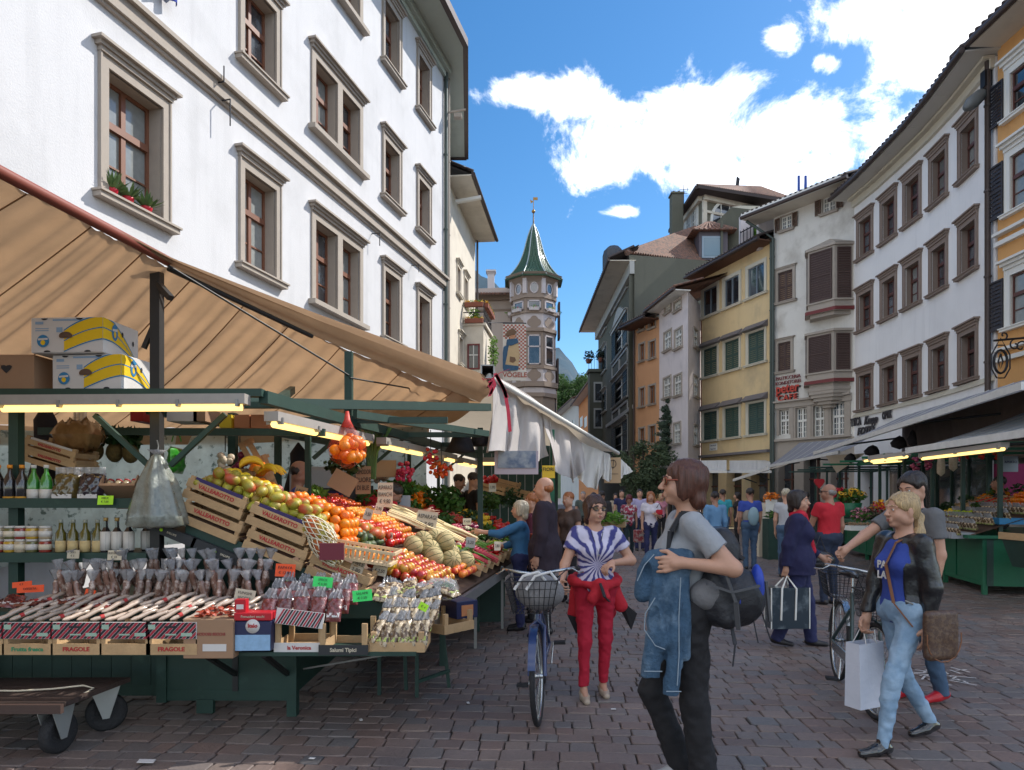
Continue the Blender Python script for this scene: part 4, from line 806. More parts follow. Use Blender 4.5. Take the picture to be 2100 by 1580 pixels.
for(yt,yb,roof_)in((520,628,True),(690,770,False)):
 uc=fJ.u(1702 if roof_ else 1700);z0,z1=fJ.z(1690,yb),fJ.z(1690,yt);wv,dv=1.02,.62
 ring=[(uc-wv,0),(uc-wv*.62,dv),(uc+wv*.55,dv),(uc+wv,0)]
 def bx(mb,k,z0,z1,mi=0,cap=True):
  r=[(uc+(a-uc)*k,b*k)for a,b in ring];vs=[fJ.w(a,z0,b)for a,b in r]+[fJ.w(a,z1,b)for a,b in r];mb.add(vs,[(0,1,5,4),(1,2,6,5),(2,3,7,6),(3,2,1,0),(4,5,6,7)],mi)
 mb=MB();bx(mb,1,z0-.25,z1);bx(mb,1.12,z1,z1+.1);bx(mb,1.1,z0-.45,z0-.25);bx(mb,.9,z0-.6,z0-.45);bx(mb,1.08,z0-.02,z0+.05)
 if roof_:vs=[fJ.w(a_,z1+.1,b_)for a_,b_ in[(uc+(a-uc)*1.15,b*1.12)for a,b in ring]]+[fJ.w(uc,z1+.55,0)];mb.add(vs,[(0,1,4),(1,2,4),(2,3,4)])
 else:
  for k in range(6):bx(mb,.95*math.cos(k/6*1.5),z0-.6-.14*(k+1),z0-.6-.14*k)
 bay_=mb.build('bay_window',STONEG,Ch)
 for(i,j)in((0,1),(1,2),(2,3)):
  A_,B_=fJ.w(ring[i][0],0,ring[i][1]),fJ.w(ring[j][0],0,ring[j][1]);ff=Fac(A_[:2],B_[:2])
  if ff.n.dot(Vector((fJ.n.x,fJ.n.y)))<0:ff.n=-ff.n
  shutter(ff,bay_,.1,ff.L-.1,z0+.06,z1-.1,.02,BRSHUT,20)
 mb=MB();bx(mb,1.14,z0-.44,z0-.3);mb.build('red_planter',REDTRIM,bay_)
tiled_eave(fJ,Ch,-1.0,fJ.L+.3,zJ,1.0,soffit_mat=CREAM,back=3,rise=.4);mb=MB();fJ.box(mb,-1.0,fJ.L,zJ-.02,zJ+.26,1.0,1.07);mb.build('fascia',WHSASH,Ch)
downpipe(Ch,*fJ.w(.05,0,.14)[:2],0,zJ-1,.07,GUTG,top=fJ.w(-.9,zJ-.05,.8));
for x in(1638,1652):tag(MB().tube([P(x,395,30.5),P(x,361,30.5)],.06,6).build('flue_pipe',mat('blue_pipe',(.02,.07,.35),.5)),'thin blue flue pipe on the cafe house roof','pipe','blue flue pipes on the cafe roof')
t=thing('cafe_sign','red and dark cafe lettering reading peter CAFE fixed to the stained white wall','sign');REDL=mat('red_letters',(.50,.05,.03),.5);DKL=mat('dark_letters',(.05,.045,.05),.5)
def ftext(f,par,s,x,y,h,m,off=.08,**k):
 u=f.u(x);Y=f.p.y+f.d.y*u;return text(s,h*Y/FX,m,par,frame_mat(f.w(u,ZA(y,Y),off),(f.d.x,f.d.y,0)),ext=.02,**k)
for(s,y,h,sx)in(('PASTICCERIA',775,10,.95),('KONDITOREI',785,10,.95)):ftext(fJ,t,s,1618,y,h,mat('maroon_letters',(.2,.03,.03),.6),sx=sx,bold=.0)
ftext(fJ,t,'peter',1617,797,28,REDL,.10,bold=.012,sx=.85);ftext(fJ,t,'peter',1618.6,798,28,DKL,.03,bold=.012,sx=.85);ftext(fJ,t,'CAFE',1617,816,16,REDL,.1,bold=.008,sx=1.05,space=1.2);ftext(fJ,t,'CAFE',1618,816.6,16,DKL,.03,bold=.008,sx=1.05,space=1.2)
Kh=thing('long_white_house','long white house with many brown stone framed windows under a dark tiled eave','building')
wpx=((1767,1782),(1814,1832),(1862,1881),(1916,1935),(1980,1999))
ptsK=[(XA(1752,28.35),28.35),(XA(1800,26.6),26.6),(XA(1850,24.8),24.8),(XA(1906,23.0),23.0),(XA(1964,21.2),21.2),(XA(2041,19.0),19.0)]
segs=[Fac(a,b)for a,b in zip(ptsK,ptsK[1:])];zk=lambda dy:CAMZ+dy*28.2/1400
zrow=[(zk(172),zk(240)),(zk(332),zk(403)),(zk(478),zk(552))];zK=zk(606)
for i,f in enumerate(segs):
 x0,x1=wpx[i];u0,u1=f.u(x0),f.u(x1);w_=.86;um=(u0+u1)/2+(-.1 if i==4 else 0);u0,u1=um-.46,um+.46;ops=[(u0,u1,a,b)for a,b in zrow]
 mb=MB();f.wall(mb,0,f.L,zg,zK,ops,.3);mb.build('wall',LW,Kh)
 ground_floor(f,Kh,LW,zg,1)
 for o in ops:window(f,Kh,*o,trim=STONEB,sw=.15,hood=.13,sash=DKSASH,depth=.26,trans=.36,hh=.2,sillov=.06)
 mb=MB();f.box(mb,0,f.L,zK-.3,zK-.04,0,.12);f.box(mb,0,f.L,zK-.04,zK+.05,0,.3);mb.build('cornice',OFFW,Kh);f.box(MB(),0,f.L,zk(158),zk(165),0,.06).build('string_course',OFFW,Kh)
 tiled_eave(f,Kh,-.22,f.L+.22,zK+.055+i*.005,.85,soffit_mat=mat('soffit_plaster',(.55,.53,.48),.9),back=4,rise=.42,step=.25)
body(segs[-1],Kh,zK,9,LW);
downpipe(Kh,*segs[-1].w(segs[-1].L-.15,0,.12)[:2],0,zK+.1,.08,top=segs[-1].w(segs[-1].L-.1,zK+.2,.8))
mb=MB();c=P(1985,128,23.2);mb.box(c,(.9,.6,.8));mb.build('roof_hatch',SLATE,Kh)
t=thing('optician_sign','dark cut letters of the optician and photo shop above the grey awning','sign')
f=segs[0]
for(s,x,y,h,sx,k)in(('OTTICA',1755,867,22,.62,{}),('Knapp',1788,862,24,.8,{'shear':.4}),('OPTIK',1822,852,21,.62,{})):ftext(f if x<1800 else segs[1],t,s,x,y,h,DKL,.06,bold=.012,sx=sx,**k)
ftext(f,t,'FOTO',1778,884,20,DKL,.07,bold=.02,sx=1.15,shear=.25)
t=thing('street_lamp','grey cobra head street lamp on the corner of the long white house','lamp',(0,0,0));p=segs[-1].w(segs[-1].L-.25,ZA(185,19.3),.1);c=P(2000,205,19.0)
mb=MB();mb.tube([p,p.lerp(c,.5)+Vector((0,0,.05)),c],.05,6);mb.build('arm',IRON,t);mb=MB();mb.lathe([(0,-.55),(.12,-.5),(.19,-.2),(.17,.3),(.07,.55),(0,.56)],12,M=Matrix.Translation(c)@(c-p).to_track_quat('-Z','Y').to_matrix().to_4x4());mb.build('lamp_head',mat('lamp_grey',(.13,.14,.14),.5),t);mb=MB();mb.box(p+Vector((-.05,-.05,.25)),(.2,.2,.45));mb.build('lamp_box',IRON,t)
Oh=thing('ochre_house','ochre plaster house with white mouldings and dark shutters at the near end of the row','building')
fO=Fac((XA(2046,18.9),18.9),(13.6,9.0));zO=zK+.12;ops=[];zz=[(fO.z(2078,940)if False else ZA(655,17.6),ZA(545,17.6)),(ZA(410,17.6),ZA(290,17.6)),(ZA(205,17.6),ZA(112,17.6))]
for k in range(3):
 for c in range(4):u0=fO.u(2073)+c*2.6;ops.append((u0,u0+1.1,*zz[k]))
mb=MB();fO.wall(mb,0,fO.L,3.3,zO,ops,.2);mb.build('wall',OCH,Oh);ground_floor(fO,Oh,STONEG,3.3,4);body(fO,Oh,zO,8,OCH)
for o in ops:window(fO,Oh,*o,trim=WHSASH,sw=.18,hood=.2,sash=WHSASH if o[2]<6 else DKSASH,depth=.12,trans=.4,rows=(1,2),shut='open',sm=mat('charcoal_shutter',(.035,.03,.032),.6),hh=.25)
mb=MB()
for z in(ZA(735,18.2),ZA(490,18.2)):fO.box(mb,0,fO.L,z,z+.12,0,.12);fO.box(mb,0,fO.L,z+.28,z+.36,0,.18)
mb.build('moulding',WHSASH,Oh)
tiled_eave(fO,Oh,.1,fO.L,zO,.85,soffit_mat=CREAM,back=4,rise=.42)
t=thing('wrought_iron_sign','curled wrought iron hanging sign with an oval emblem by the ochre house','sign');Yq=17.5;mb=MB();a,b=P(2038,699,Yq),P(2105,693,Yq);mb.tube([a,b],.03,6)
def curl(mb,c,r,a0,a1,n=14,w=.02,sh=.85):mb.tube([Vector(c)+Vector((math.cos(a0+(a1-a0)*k/n),0,math.sin(a0+(a1-a0)*k/n)))*r*(1-sh*k/n)for k in range(n+1)],w,5)
curl(mb,P(2058,688,Yq),.12,-1.5,4);curl(mb,P(2082,708,Yq),.16,1.5,8);curl(mb,P(2094,712,Yq),.18,0,6);mb.build('bracket',IRON,t)
mb=MB();c=P(2052,742,Yq);mb.tube([c+Vector((.17*math.cos(k*math.pi/8),0,.3*math.sin(k*math.pi/8)))for k in range(16)],.03,6,closed=True);mb.tube([c+Vector((.24*math.cos(k*math.pi/8),0,.42*math.sin(k*math.pi/8)))*(1+.08*(k%2))for k in range(16)],.018,5,closed=True);mb.tube([c+Vector((0,0,.2)),c+Vector((-.06,0,0)),c+Vector((0,0,-.2)),c+Vector((.06,0,0)),c+Vector((0,0,.2))],.02,5);mb.tube([c+Vector((-.15,0,.35)),c+Vector((0,0,.6)),c+Vector((.15,0,.35))],.012,4);mb.build('emblem',IRON,t)
def tree(name,loc,lab,H,kind):
 t=thing(name,lab,'tree',loc);q=random.Random(int(H*100));mb=MB();mb.tube([(0,0,0),(.05,0,H*.5),(0,0,H*.97)],[.12,.08,.02],8)
 LM=mat('tree_leaf_'+kind,(.085,.12,.06)if kind=='bush' else(.085,.125,.085),.7,var=.5,vs=4,tl=.25);cr=MB()
 if kind=='conifer':
  for k in range(170):
   h=H*q.uniform(.28,.98);l=(1-(h/H))*1.9+.22;l*=q.uniform(.65,1.1);a=q.uniform(0,6.28);e=Vector((math.cos(a)*l,math.sin(a)*l,-l*.05));b=Vector((0,0,h));mb.tube([b,b+e*.6+Vector((0,0,-.06*l)),b+e+Vector((0,0,l*.1))],[.02,.012,.004],4,caps=False)
   for j in range(8):leafclump(cr,b+e*(j+1)/8+Vector((0,0,-.04)),(.17,.17,.12),18,.07,0,k*9+j)
 else:
  for k in range(46):
   v=Vector((q.gauss(0,1),q.gauss(0,1),q.gauss(0,1))).normalized()*(q.random()**.35);c=Vector((v.x*H*.36,v.y*H*.36,H*.62+v.z*H*.34));mb.tube([(0,0,H*.3),c*.6+Vector((0,0,H*.2)),c],[.04,.02,.006],4,caps=False);leafclump(cr,c,(.42,.42,.4),190,.075,0,k)
 mb.build('trunk',mat('bark',(.06,.045,.035),.9,var=.3),t);cr.build('crown',LM,t);return t
tree('conifer',G(1374,1075)*1.0,'slender dark green conifer with sparse branches before the rose house',ZA(812,37.3),'conifer')
tree('olive_bush',(XA(1318,33),33,0),'round bushy grey green tree standing beside the conifer',ZA(905,33)+.1,'bush')
# ================================================================= THE NEAR FRUIT STALL
GREEN=mat('dark_green_paint',(0.016,0.048,0.036),0.55,var=.35,vs=5,col2=(.03,.075,.055),c2s=7,c2t=(.6,.75));GREEN2=mat('bright_green_paint',(0.008,0.12,0.055),0.45,var=.25,vs=4)
STEEL=mat('grey_metal',(.30,.30,.29),.45,metal=.6,var=.2);BLACKM=mat('black_metal',(.02,.02,.02),.5)
TAN=mat('tan_canvas',(0.36,0.225,0.125),0.9,var=.25,vs=2.5,tl=.6,bump=.15,bs=90);BEIGE=mat('beige_canvas',(.55,.47,.36),.9,var=.08,tl=.35)
WOOD=mat('crate_wood',(.46,.30,.155),.8,var=.35,vs=8,bump=.3,bs=50,rand=.12);WOODD=mat('crate_wood_dark',(.12,.07,.045),.8,var=.3);CARD=mat('brown_cardboard',(.33,.20,.12),.85,var=.1);CARDW=mat('white_cardboard',(.62,.60,.58),.7,var=.06)
REDI=mat('red_ink',(.42,.03,.03),.7);BLKI=mat('black_ink',(.02,.02,.025),.7);BLKB=mat('black_card',(.025,.027,.03),.6);PURP=mat('purple_card',(.035,.02,.11),.6)
TUBE=mat('lit_tube',(1.0,.68,.22),.3,emit=.85);DIFF=mat('lamp_housing',(.36,.33,.30),.4,var=.15,vs=12)
ORC=mat('neon_orange_card',(.9,.10,.02),.6);GRC=mat('neon_green_card',(.05,.75,.15),.6);YGC=mat('lime_card',(.45,.85,.03),.6);CREC=mat('cream_card',(.62,.55,.42),.8,rand=.12);BRC=mat('brown_card_sign',(.36,.23,.13),.8)
FS=thing('fruit_stall','dark green painted market stall frame with cabinet, shelves and posts carrying the near fruit display','market stall')
def part(mb,name,m,par=FS):return mb.build(name,m,par)
yF=4.95
for(xa,xb,oy)in((-3.85,-2.53,.12),(-2.50,-1.60,0)):
 n=9 if xa<-3 else 1;w=(xb-xa)/n
 for k in range(n):part(MB().box((xa+w*(k+.5),yF+oy,.42),(w-.004,.02,.62)),'cabinet_panel',GREEN)
 part(MB().b2((xa,yF+oy-.012,.12),(xb,yF+oy+.03,.19)),'cabinet_rail',GREEN)
for x in(-3.9,-2.53,-1.59):part(MB().b2((x-.035,yF-.03,.0 if x>-2 else .1),(x+.035,yF+.04,.8)),'cabinet_post',GREEN)
part(MB().b2((-2.28,yF-.02,.02),(-2.16,yF+.02,.12)),'foot',GREEN)
part(MB().add([(-1.6,yF,.13),(-1.6,8.6,.13),(-1.6,8.6,.9),(-1.6,yF,.9)],[(0,1,2,3)]),'cabinet_side',GREEN);part(MB().b2((-1.64,yF+.01,.72),(-3.9,8.6,.75)),'cabinet_top',GREEN)
part(MB().add([(-1.9,8.4,.0),(-.1,8.6,0),(-.1,8.6,.8),(-1.9,8.4,.8)],[(0,1,2,3)]),'inner_panel',GREEN)
part(MB().b2((-3.9,4.42,.555),(-.62,4.95,.58)),'front_tray',GREEN)
for x in(-3.75,-2.0,-1.62):part(MB().bar((x,4.46,.55),(x,4.94,.30),.03),'bracket',BLACKM)
part(MB().b2((-2.02,4.93,.18),(-1.98,4.96,.56)),'bracket',BLACKM)
for(px,y,px2)in((855,1430,855),(921,1410,905),(778,1425,778),(833,1415,828)):
 g=G(px,y);t_=Vector((XA(px2,g.y),g.y,.58));part(MB().bar(g,t_,.028),'leg',GREEN)
part(MB().bar(G(855,1430)+Vector((0,0,.12)),G(921,1410)+Vector((0,0,.14)),.025),'leg_stretcher',GREEN)
part(MB().bar((-1.52,4.98,.33),P(835,1336,4.62)+Vector((0,0,0)),.012),'strut',STEEL)
for(px,py)in((975,1330),(1030,1290)):g=G(px,py);part(MB().bar(g,g+Vector((0,0,.75)),.03),'leg',STEEL)
def XE(Y):return-.62+.155*(Y-5)
def D(Y,w,h=0.0):return Vector((XE(Y)-1.75*w+.38*h,Y,.82+.72*w+.925*h))
mb=MB();a=[D(4.98,0),D(12,0),D(12,1),D(4.98,1)];mb.add([v-Vector((0,0,.1))for v in a],[(0,1,2,3)]);mb.add([v-Vector((0,0,.13))for v in a],[(3,2,1,0)]);part(mb,'display_deck',WOODD)
part(MB().bar(D(5.0,-.02)-Vector((0,0,.14)),D(12,-.02)-Vector((0,0,.14)),.04,.09),'edge_rail',STEEL)
mb=MB();mb.add([D(4.97,0)-Vector((0,0,.12)),D(4.97,1)-Vector((0,0,.12)),Vector((-2.4,4.97,.75)),Vector((-1.6,4.97,.7))],[(0,1,2,3)]);part(mb,'deck_side',GREEN)
for Y in(6.4,8.0,9.8,11.6):part(MB().bar((XE(Y)-.25,Y,0),(XE(Y)-.25,Y,.75),.05),'leg',GREEN)
X0,X1=-3.95,-2.50
for(z,th)in((1.575,.07),(1.185,.07)):part(MB().b2((X0,yF-.06,z-th),(-2.62,yF+.4,z)),'shelf',GREEN)
part(MB().b2((-3.95,4.85,2.30),(-1.78,4.93,2.355)),'top_rail',GREEN);part(MB().b2((-3.95,5.5,2.30),(-1.78,5.56,2.35)),'top_rail',GREEN)
for(x,y,z0,z1)in((XA(34,5.0),5.0,.7,2.3),(XA(322,4.98),4.98,0.7,3.28),(XA(478,6.3),6.3,.7,2.35),(XA(570,8.2),8.2,.7,2.4),(XA(718,6.6),6.55,2.28,2.97),(XA(985,9.2),9.2,0,2.5),(XA(727,6.7),6.7,2.0,2.5)):
 part(MB().b2((x-.035,y-.035,z0),(x+.035,y+.035,z1)),'post',GREEN if z1<2.6 else BLACKM if z1>3 else GREEN)
part(MB().bar(P(195,852,4.93),P(305,955,4.93),.035),'brace',GREEN);part(MB().bar(P(462,850,4.93),P(350,955,4.93),.035),'brace',GREEN)
part(MB().bar(P(295,715,4.98),P(318,662,4.98),.03),'brace',BLACKM);part(MB().bar(P(318,575,4.98),P(350,612,4.9),.04),'brace',BLACKM)
def rail(Y,dx=0.0,z=2.3):return Vector((-1.785+.155*(Y-4.9)+dx,Y,z))
part(MB().bar(rail(4.9),rail(12.5),.07,.09),'side_rail',GREEN);part(MB().bar(rail(5.6,-1.3,2.3),rail(12.5,-1.3,2.3),.06,.08),'side_rail',GREEN)
part(MB().bar(P(335,823,5.0),P(1003,836,8.0),.07,.085),'cross_beam',GREEN);part(MB().bar(rail(5.6,-2.2,2.12),rail(5.7,.1,2.12),.05,.06),'cross_beam',GREEN)
for Y in(6.6,8.2,9.8,11.4):part(MB().bar(rail(Y,-1.3,2.32),rail(Y,.9,2.32),.05,.06),'cross_beam',GREEN);part(MB().bar(rail(Y,.0,2.3),rail(Y,-.4,1.95),.035),'brace',GREEN);part(MB().bar(rail(Y,-.45,.7),rail(Y,-.45,2.3),.05),'post',GREEN)
for(a,b)in((P(728,850,6.2),P(1000,890,8.2)),(P(560,829,5.2),P(600,800,6.8))):part(MB().bar(a,b,.05,.07),'beam',GREEN)
E=[Vector((-3.15,.3,3.34)),P(0,345,3.55),P(345,530,4.91),P(640,640,6.2),P(985,765,8.2)]
F=[Vector((-6.4,.3,2.3)),Vector((-6.1,4.0,2.3)),P(0,872,7.5),P(430,880,9.6),P(880,868,11.2)]
SL=[E[0]+Vector((-.05,0,-.02)),E[1]+Vector((-.05,.02,-.02)),P(345,548,4.95),P(640,688,6.3),P(985,826,8.1)]
def poly(pts,t):
 t=min(max(t,0),.9999)*(len(pts)-1);i=int(t);return pts[i].lerp(pts[i+1],t-i)
CN=thing('canvas_canopy','large tan canvas canopy glowing in the sun over the near fruit stall','canopy')
def cf(a,b):
 p=poly(SL,a).lerp(poly(F,a),b);sag=-.10*math.sin(math.pi*b);sag+=(.02*math.sin(a*61+b*3)+.013*math.sin(a*233+3*math.sin(b*2+a*9))*(1.1-b*.6)+.008*math.sin(a*401+b*5+2*math.sin(a*30))*(.5+.5*math.sin(a*37)))*(.35+math.sin(math.pi*b));return p+Vector((0,0,sag))
part(MB().grid(cf,620,12),'canvas',TAN,CN)
def cf2(a,b):
 a=.30+a*.70;p=poly(SL,a).lerp(poly(E,a),b);return p+Vector((.12*math.sin(math.pi*b)*a,0,.012*math.sin(b*16)))
part(MB().grid(cf2,40,14),'valance',TAN,CN)
part(MB().grid(lambda a,b:poly(F,a)+Vector((0,.01,-.22*b)),40,2),'back_valance',TAN,CN)
for k in range(11):
 a=.12+k*.083;part(MB().tube([cf(a,j/10)-Vector((0,0,.006))for j in range(11)],.006,4),'seam',mat('seam_canvas',(.30,.16,.07),.9),CN)
part(MB().tube([p-Vector((0,0,.02))for p in E[:3]],.035,8),'front_pole',mat('faded_red_pole',(.22,.05,.03),.6),CN)
part(MB().tube([p-Vector((0,0,.01))for p in SL[2:4]],.02,6),'edge_pole',BLACKM,CN)
for(a,b)in((P(345,545,4.9),P(715,770,6.5)),(P(718,775,6.5),P(870,802,8.0))):part(MB().tube([a,b],.009,5),'rope',BLACKM,CN)
t=thing('square_tube','open square steel tube end carrying the white cloth at the canopy corner','tube');c=P(1000,762,8.2);s_=.075
mb=MB()
for(dx,dz,w,h)in((-s_,0,.014,2*s_),(s_,0,.014,2*s_),(0,s_,2*s_,.014),(0,-s_,2*s_,.014)):mb.box(c+Vector((dx,.3,dz)),(w,.6,h))
mb.build('tube_wall',STEEL,t);MB().box(c+Vector((0,.4,0)),(2*s_,.02,2*s_)).build('tube_inside',BLACKM,t)
RIB=mat('red_ribbon',(.55,.015,.05),.45,var=.2,vs=20)
def ribbon(mb,pts,w=.03):
 pts=[Vector(p)for p in pts];vs=[]
 for i,p in enumerate(pts):vs+=[p+Vector((w/2,0,0)),p-Vector((w/2,0,w*.3))]
 mb.add(vs,[(2*i,2*i+2,2*i+3,2*i+1)for i in range(len(pts)-1)],0,True)
mb=MB();Yr=8.1
for pts in([(980,772),(990,778),(1010,775),(1020,768)],[(990,780),(985,790),(1000,795),(1008,782)],[(1005,780),(1008,800),(1004,812),(998,814)],[(1010,775),(1015,790),(1006,808)],[(1018,768),(1030,762),(1045,756)],[(1015,765),(1035,800),(1042,840),(1046,885)],[(1018,768),(1030,790),(1040,815)]):ribbon(mb,[P(x,y,Yr)for x,y in pts],.04)
tag(mb.build('ribbon_bow',RIB),'red ribbon bow tied round the square tube at the canopy corner','ribbon')
CLOTH=mat('off_white_cloth',(.62,.58,.56),.9,var=.1,vs=6,tl=.3,bump=.3,bs=40);CLOTHW=mat('bright_white_cloth',(.80,.78,.74),.9,var=.05,vs=5,tl=.3,bump=.2)
def depth_at(x):return 8.2+(x-1000)/268*4.8
def drape(name,top,bot,m,lab,cat,fold=9,amp=.07,grp=None,thick=.006,seed=0):
 q=random.Random(seed);ph=q.uniform(0,6)
 def f(a,b):
  i=a*(len(top)-1);k=min(int(i),len(top)-2);tx=top[k][0]+(top[k+1][0]-top[k][0])*(i-k);ty=top[k][1]+(top[k+1][1]-top[k][1])*(i-k)
  i=a*(len(bot)-1);k=min(int(i),len(bot)-2);bx=bot[k][0]+(bot[k+1][0]-bot[k][0])*(i-k);by=bot[k][1]+(bot[k+1][1]-bot[k][1])*(i-k)
  Y=depth_at(tx);p=P(tx,ty,Y).lerp(P(bx,by,Y-.1),b);s=(b**.7)*amp
  return p+Vector((s*.5*math.sin(a*fold*2.2+ph+b*2),s*math.sin(a*fold*3.1+ph)+.4*s*math.sin(a*fold*7+b*5),.25*s*math.sin(a*9+b*11)))
 return tag(MB().grid(f,40,24,thick=thick).build(name,m),lab,cat,grp)
drape('side_cloth',[(1010,768),(1040,785),(1080,808),(1112,832)],[(997,922),(1030,930),(1080,946),(1130,940)],CLOTH,'grey white cotton cloth gathered by a red ribbon at the canopy corner','cloth',7,.12,seed=1)
drape('side_cloth',[(1108,830),(1130,848),(1160,875),(1192,908)],[(1128,944),(1150,978),(1180,988),(1192,962)],CLOTH,'grey white cloth sagging in the middle of the awning edge','cloth',6,.13,seed=2)
drape('side_cloth',[(1190,906),(1205,914),(1222,920),(1244,930)],[(1188,965),(1203,1004),(1222,1002),(1246,968)],CLOTHW,'bright white cloth hanging in a wide loop near the far awning end','cloth',4,.12,seed=3)
drape('side_cloth',[(1238,928),(1246,930),(1250,932)],[(1236,980),(1244,988),(1254,984)],CLOTHW,'narrow bright white strip of cloth beside the paper bag','cloth',3,.05,seed=4)
drape('side_cloth',[(1270,938),(1276,945),(1284,952)],[(1268,985),(1280,975),(1296,968)],CLOTHW,'thin white see through cloth fluttering beyond the paper bag','cloth',4,.05,seed=5)
t=thing('paper_bag','brown paper carrier bag with a leaf emblem hung at the awning end','bag');c=P(1256,965,12.9);mb=MB();mb.box((0,0,0),(.3,.12,.48));o=mb.build('bag_body',mat('kraft_paper',(.50,.34,.20),.85,var=.06),t);o.location=c
mb=MB();mb.tube([(math.cos(k*.45)*.06,-.065,.12+math.sin(k*.45)*.07)for k in range(14)],.006,4,closed=True);mb.tube([(0,-.065,.02),(.01,-.065,.2)],.005,4);o=mb.build('emblem',BLKI,t);o.location=c
o=MB().box((0,-.066,-.07),(.2,.002,.008)).build('printed_line',BLKI,t);o.location=c
tag(MB().tube([E[4]+Vector((.1,.1,-.02)),P(1268,930,13)],.035,8).build('awning_pole',WHSASH),'long white pole along the edge of the farther market awning','pole')
aw=thing('far_awning','pale beige awning of the next stalls behind the hanging white cloths','awning');A0,A1=E[4]+Vector((.1,.1,0)),P(1268,928,13);B0,B1=Vector((-2.4,8.6,2.9)),Vector((-.9,14.2,2.9))
part(MB().grid(lambda a,b:A0.lerp(A1,a).lerp(B0.lerp(B1,a),b)+Vector((0,0,-.06*math.sin(b*3.14))),20,8),'canvas',BEIGE,aw)
part(MB().bar(P(1262,945,12.9),P(1165,1000,12.5)+Vector((-.6,0,.3)),.05),'arm',GREEN2,aw)
part(MB().b2((XA(1128,10.5),10.45,0),(XA(1137,10.5),10.5,2.6)),'post',GREEN2,aw)
t=thing('hanging_poster','framed blue grey poster hanging below the first white cloth','poster');a,b=P(1014,973,8.9),P(1104,925,8.9);part(MB().b2((a.x,8.9,a.z),(b.x,8.93,b.z)),'board',mat('poster_pink',(.45,.38,.42),.6),t);a,b=P(1021,960,8.88),P(1099,925,8.88);part(MB().b2((a.x,8.885,a.z),(b.x,8.898,b.z)),'picture',mat('poster_blue',(.10,.14,.22),.5,var=.4,vs=3,col2=(.3,.33,.36),c2s=4),t)
t=thing('yellow_plate','small yellow plate reading FIORI hanging from the far stall','sign');a,b=P(1112,981,9.6),P(1138,955,9.6);part(MB().b2((a.x,9.6,a.z),(b.x,9.62,b.z)),'plate',mat('yellow_plate_paint',(.75,.48,.02),.5),t);text('FIORI',.07,BLKI,t,frame_mat(P(1125,963,9.59),(1,0,0)))
t=thing('plastic_windbreak','crinkled white plastic sheet closing the back of the fruit stall','sheet')
part(MB().grid(lambda a,b:poly(F,.3+.7*a)+Vector((.05*math.sin(a*60+b*3),.06*math.sin(a*37+b*6),-.06-1.5*b)),90,18),'sheet',mat('milky_plastic',(.42,.52,.52),.3,var=.45,vs=5,tl=.5,coat=.5,bump=.8,bs=7,col2=(.10,.15,.14),c2s=9,c2t=(.56,.64)),t)
def lamp(a,b,lab,clips=4):
 a,b=Vector(a),Vector(b);t=thing('fluorescent_lamp',lab,'lamp',(0,0,0),group='lit fluorescent tubes under the awnings');d=(b-a).normalized();L=(b-a).length
 part(MB().bar(a,b,.11,.07),'housing',DIFF,t);part(MB().tube([a+d*.04-Vector((0,0,.055)),b-d*.04-Vector((0,0,.055))],.026,10),'tube',TUBE,t)
 for k in range(clips):p=a+d*L*(.03+.94*k/(clips-1));part(MB().box(p-Vector((0,0,.03)),(.02,.13,.05),rz=math.atan2(d.y,d.x)),'clip',STEEL,t)
lamp((-3.62,4.80,2.26),(-1.86,4.80,2.27),'long lit tube lamp along the front of the green shelf unit, under the banana boxes',5)
lamp(rail(4.95,.03,2.17),rail(6.9,.03,2.17),'lit tube lamp running back from the shelf corner towards the hanging oranges')
lamp(rail(7.2,.05,2.17),rail(8.7,.05,2.17),'lit tube lamp just past the hanging net of oranges',3);lamp(rail(9.0,.05,2.17),rail(10.4,.05,2.17),'lit tube lamp above the paprika strings, third along the rail',3);lamp(rail(10.7,.05,2.15),rail(12,.05,2.15),'farthest lit tube lamp of the fruit stall, above the two young vendors',3);lamp((-.5,10.2,2.12),(.1,10.2,2.12),'short lit tube lamp turned sideways near the green post',2)
def uvs(r,nu=14,nv=9,sq=1.0,fn=None):
 mb=MB();prof=[(max(0,r*math.sin(math.pi*k/nv)),-r*sq*math.cos(math.pi*k/nv))for k in range(nv+1)];
 if fn:prof=[fn(p,k/nv)for k,p in enumerate(prof)]
 mb.lathe(prof,nu);return mb
def fruitmat(name,c,c2=None,rough=.35,**k):return mat(name,c,rough,var=k.pop('var',.15),vs=k.pop('vs',14),bump=.15,bs=150,rand=.12,hue=k.pop('hue',.012),col2=c2,c2s=k.pop('c2s',9),spec=.5,**k)
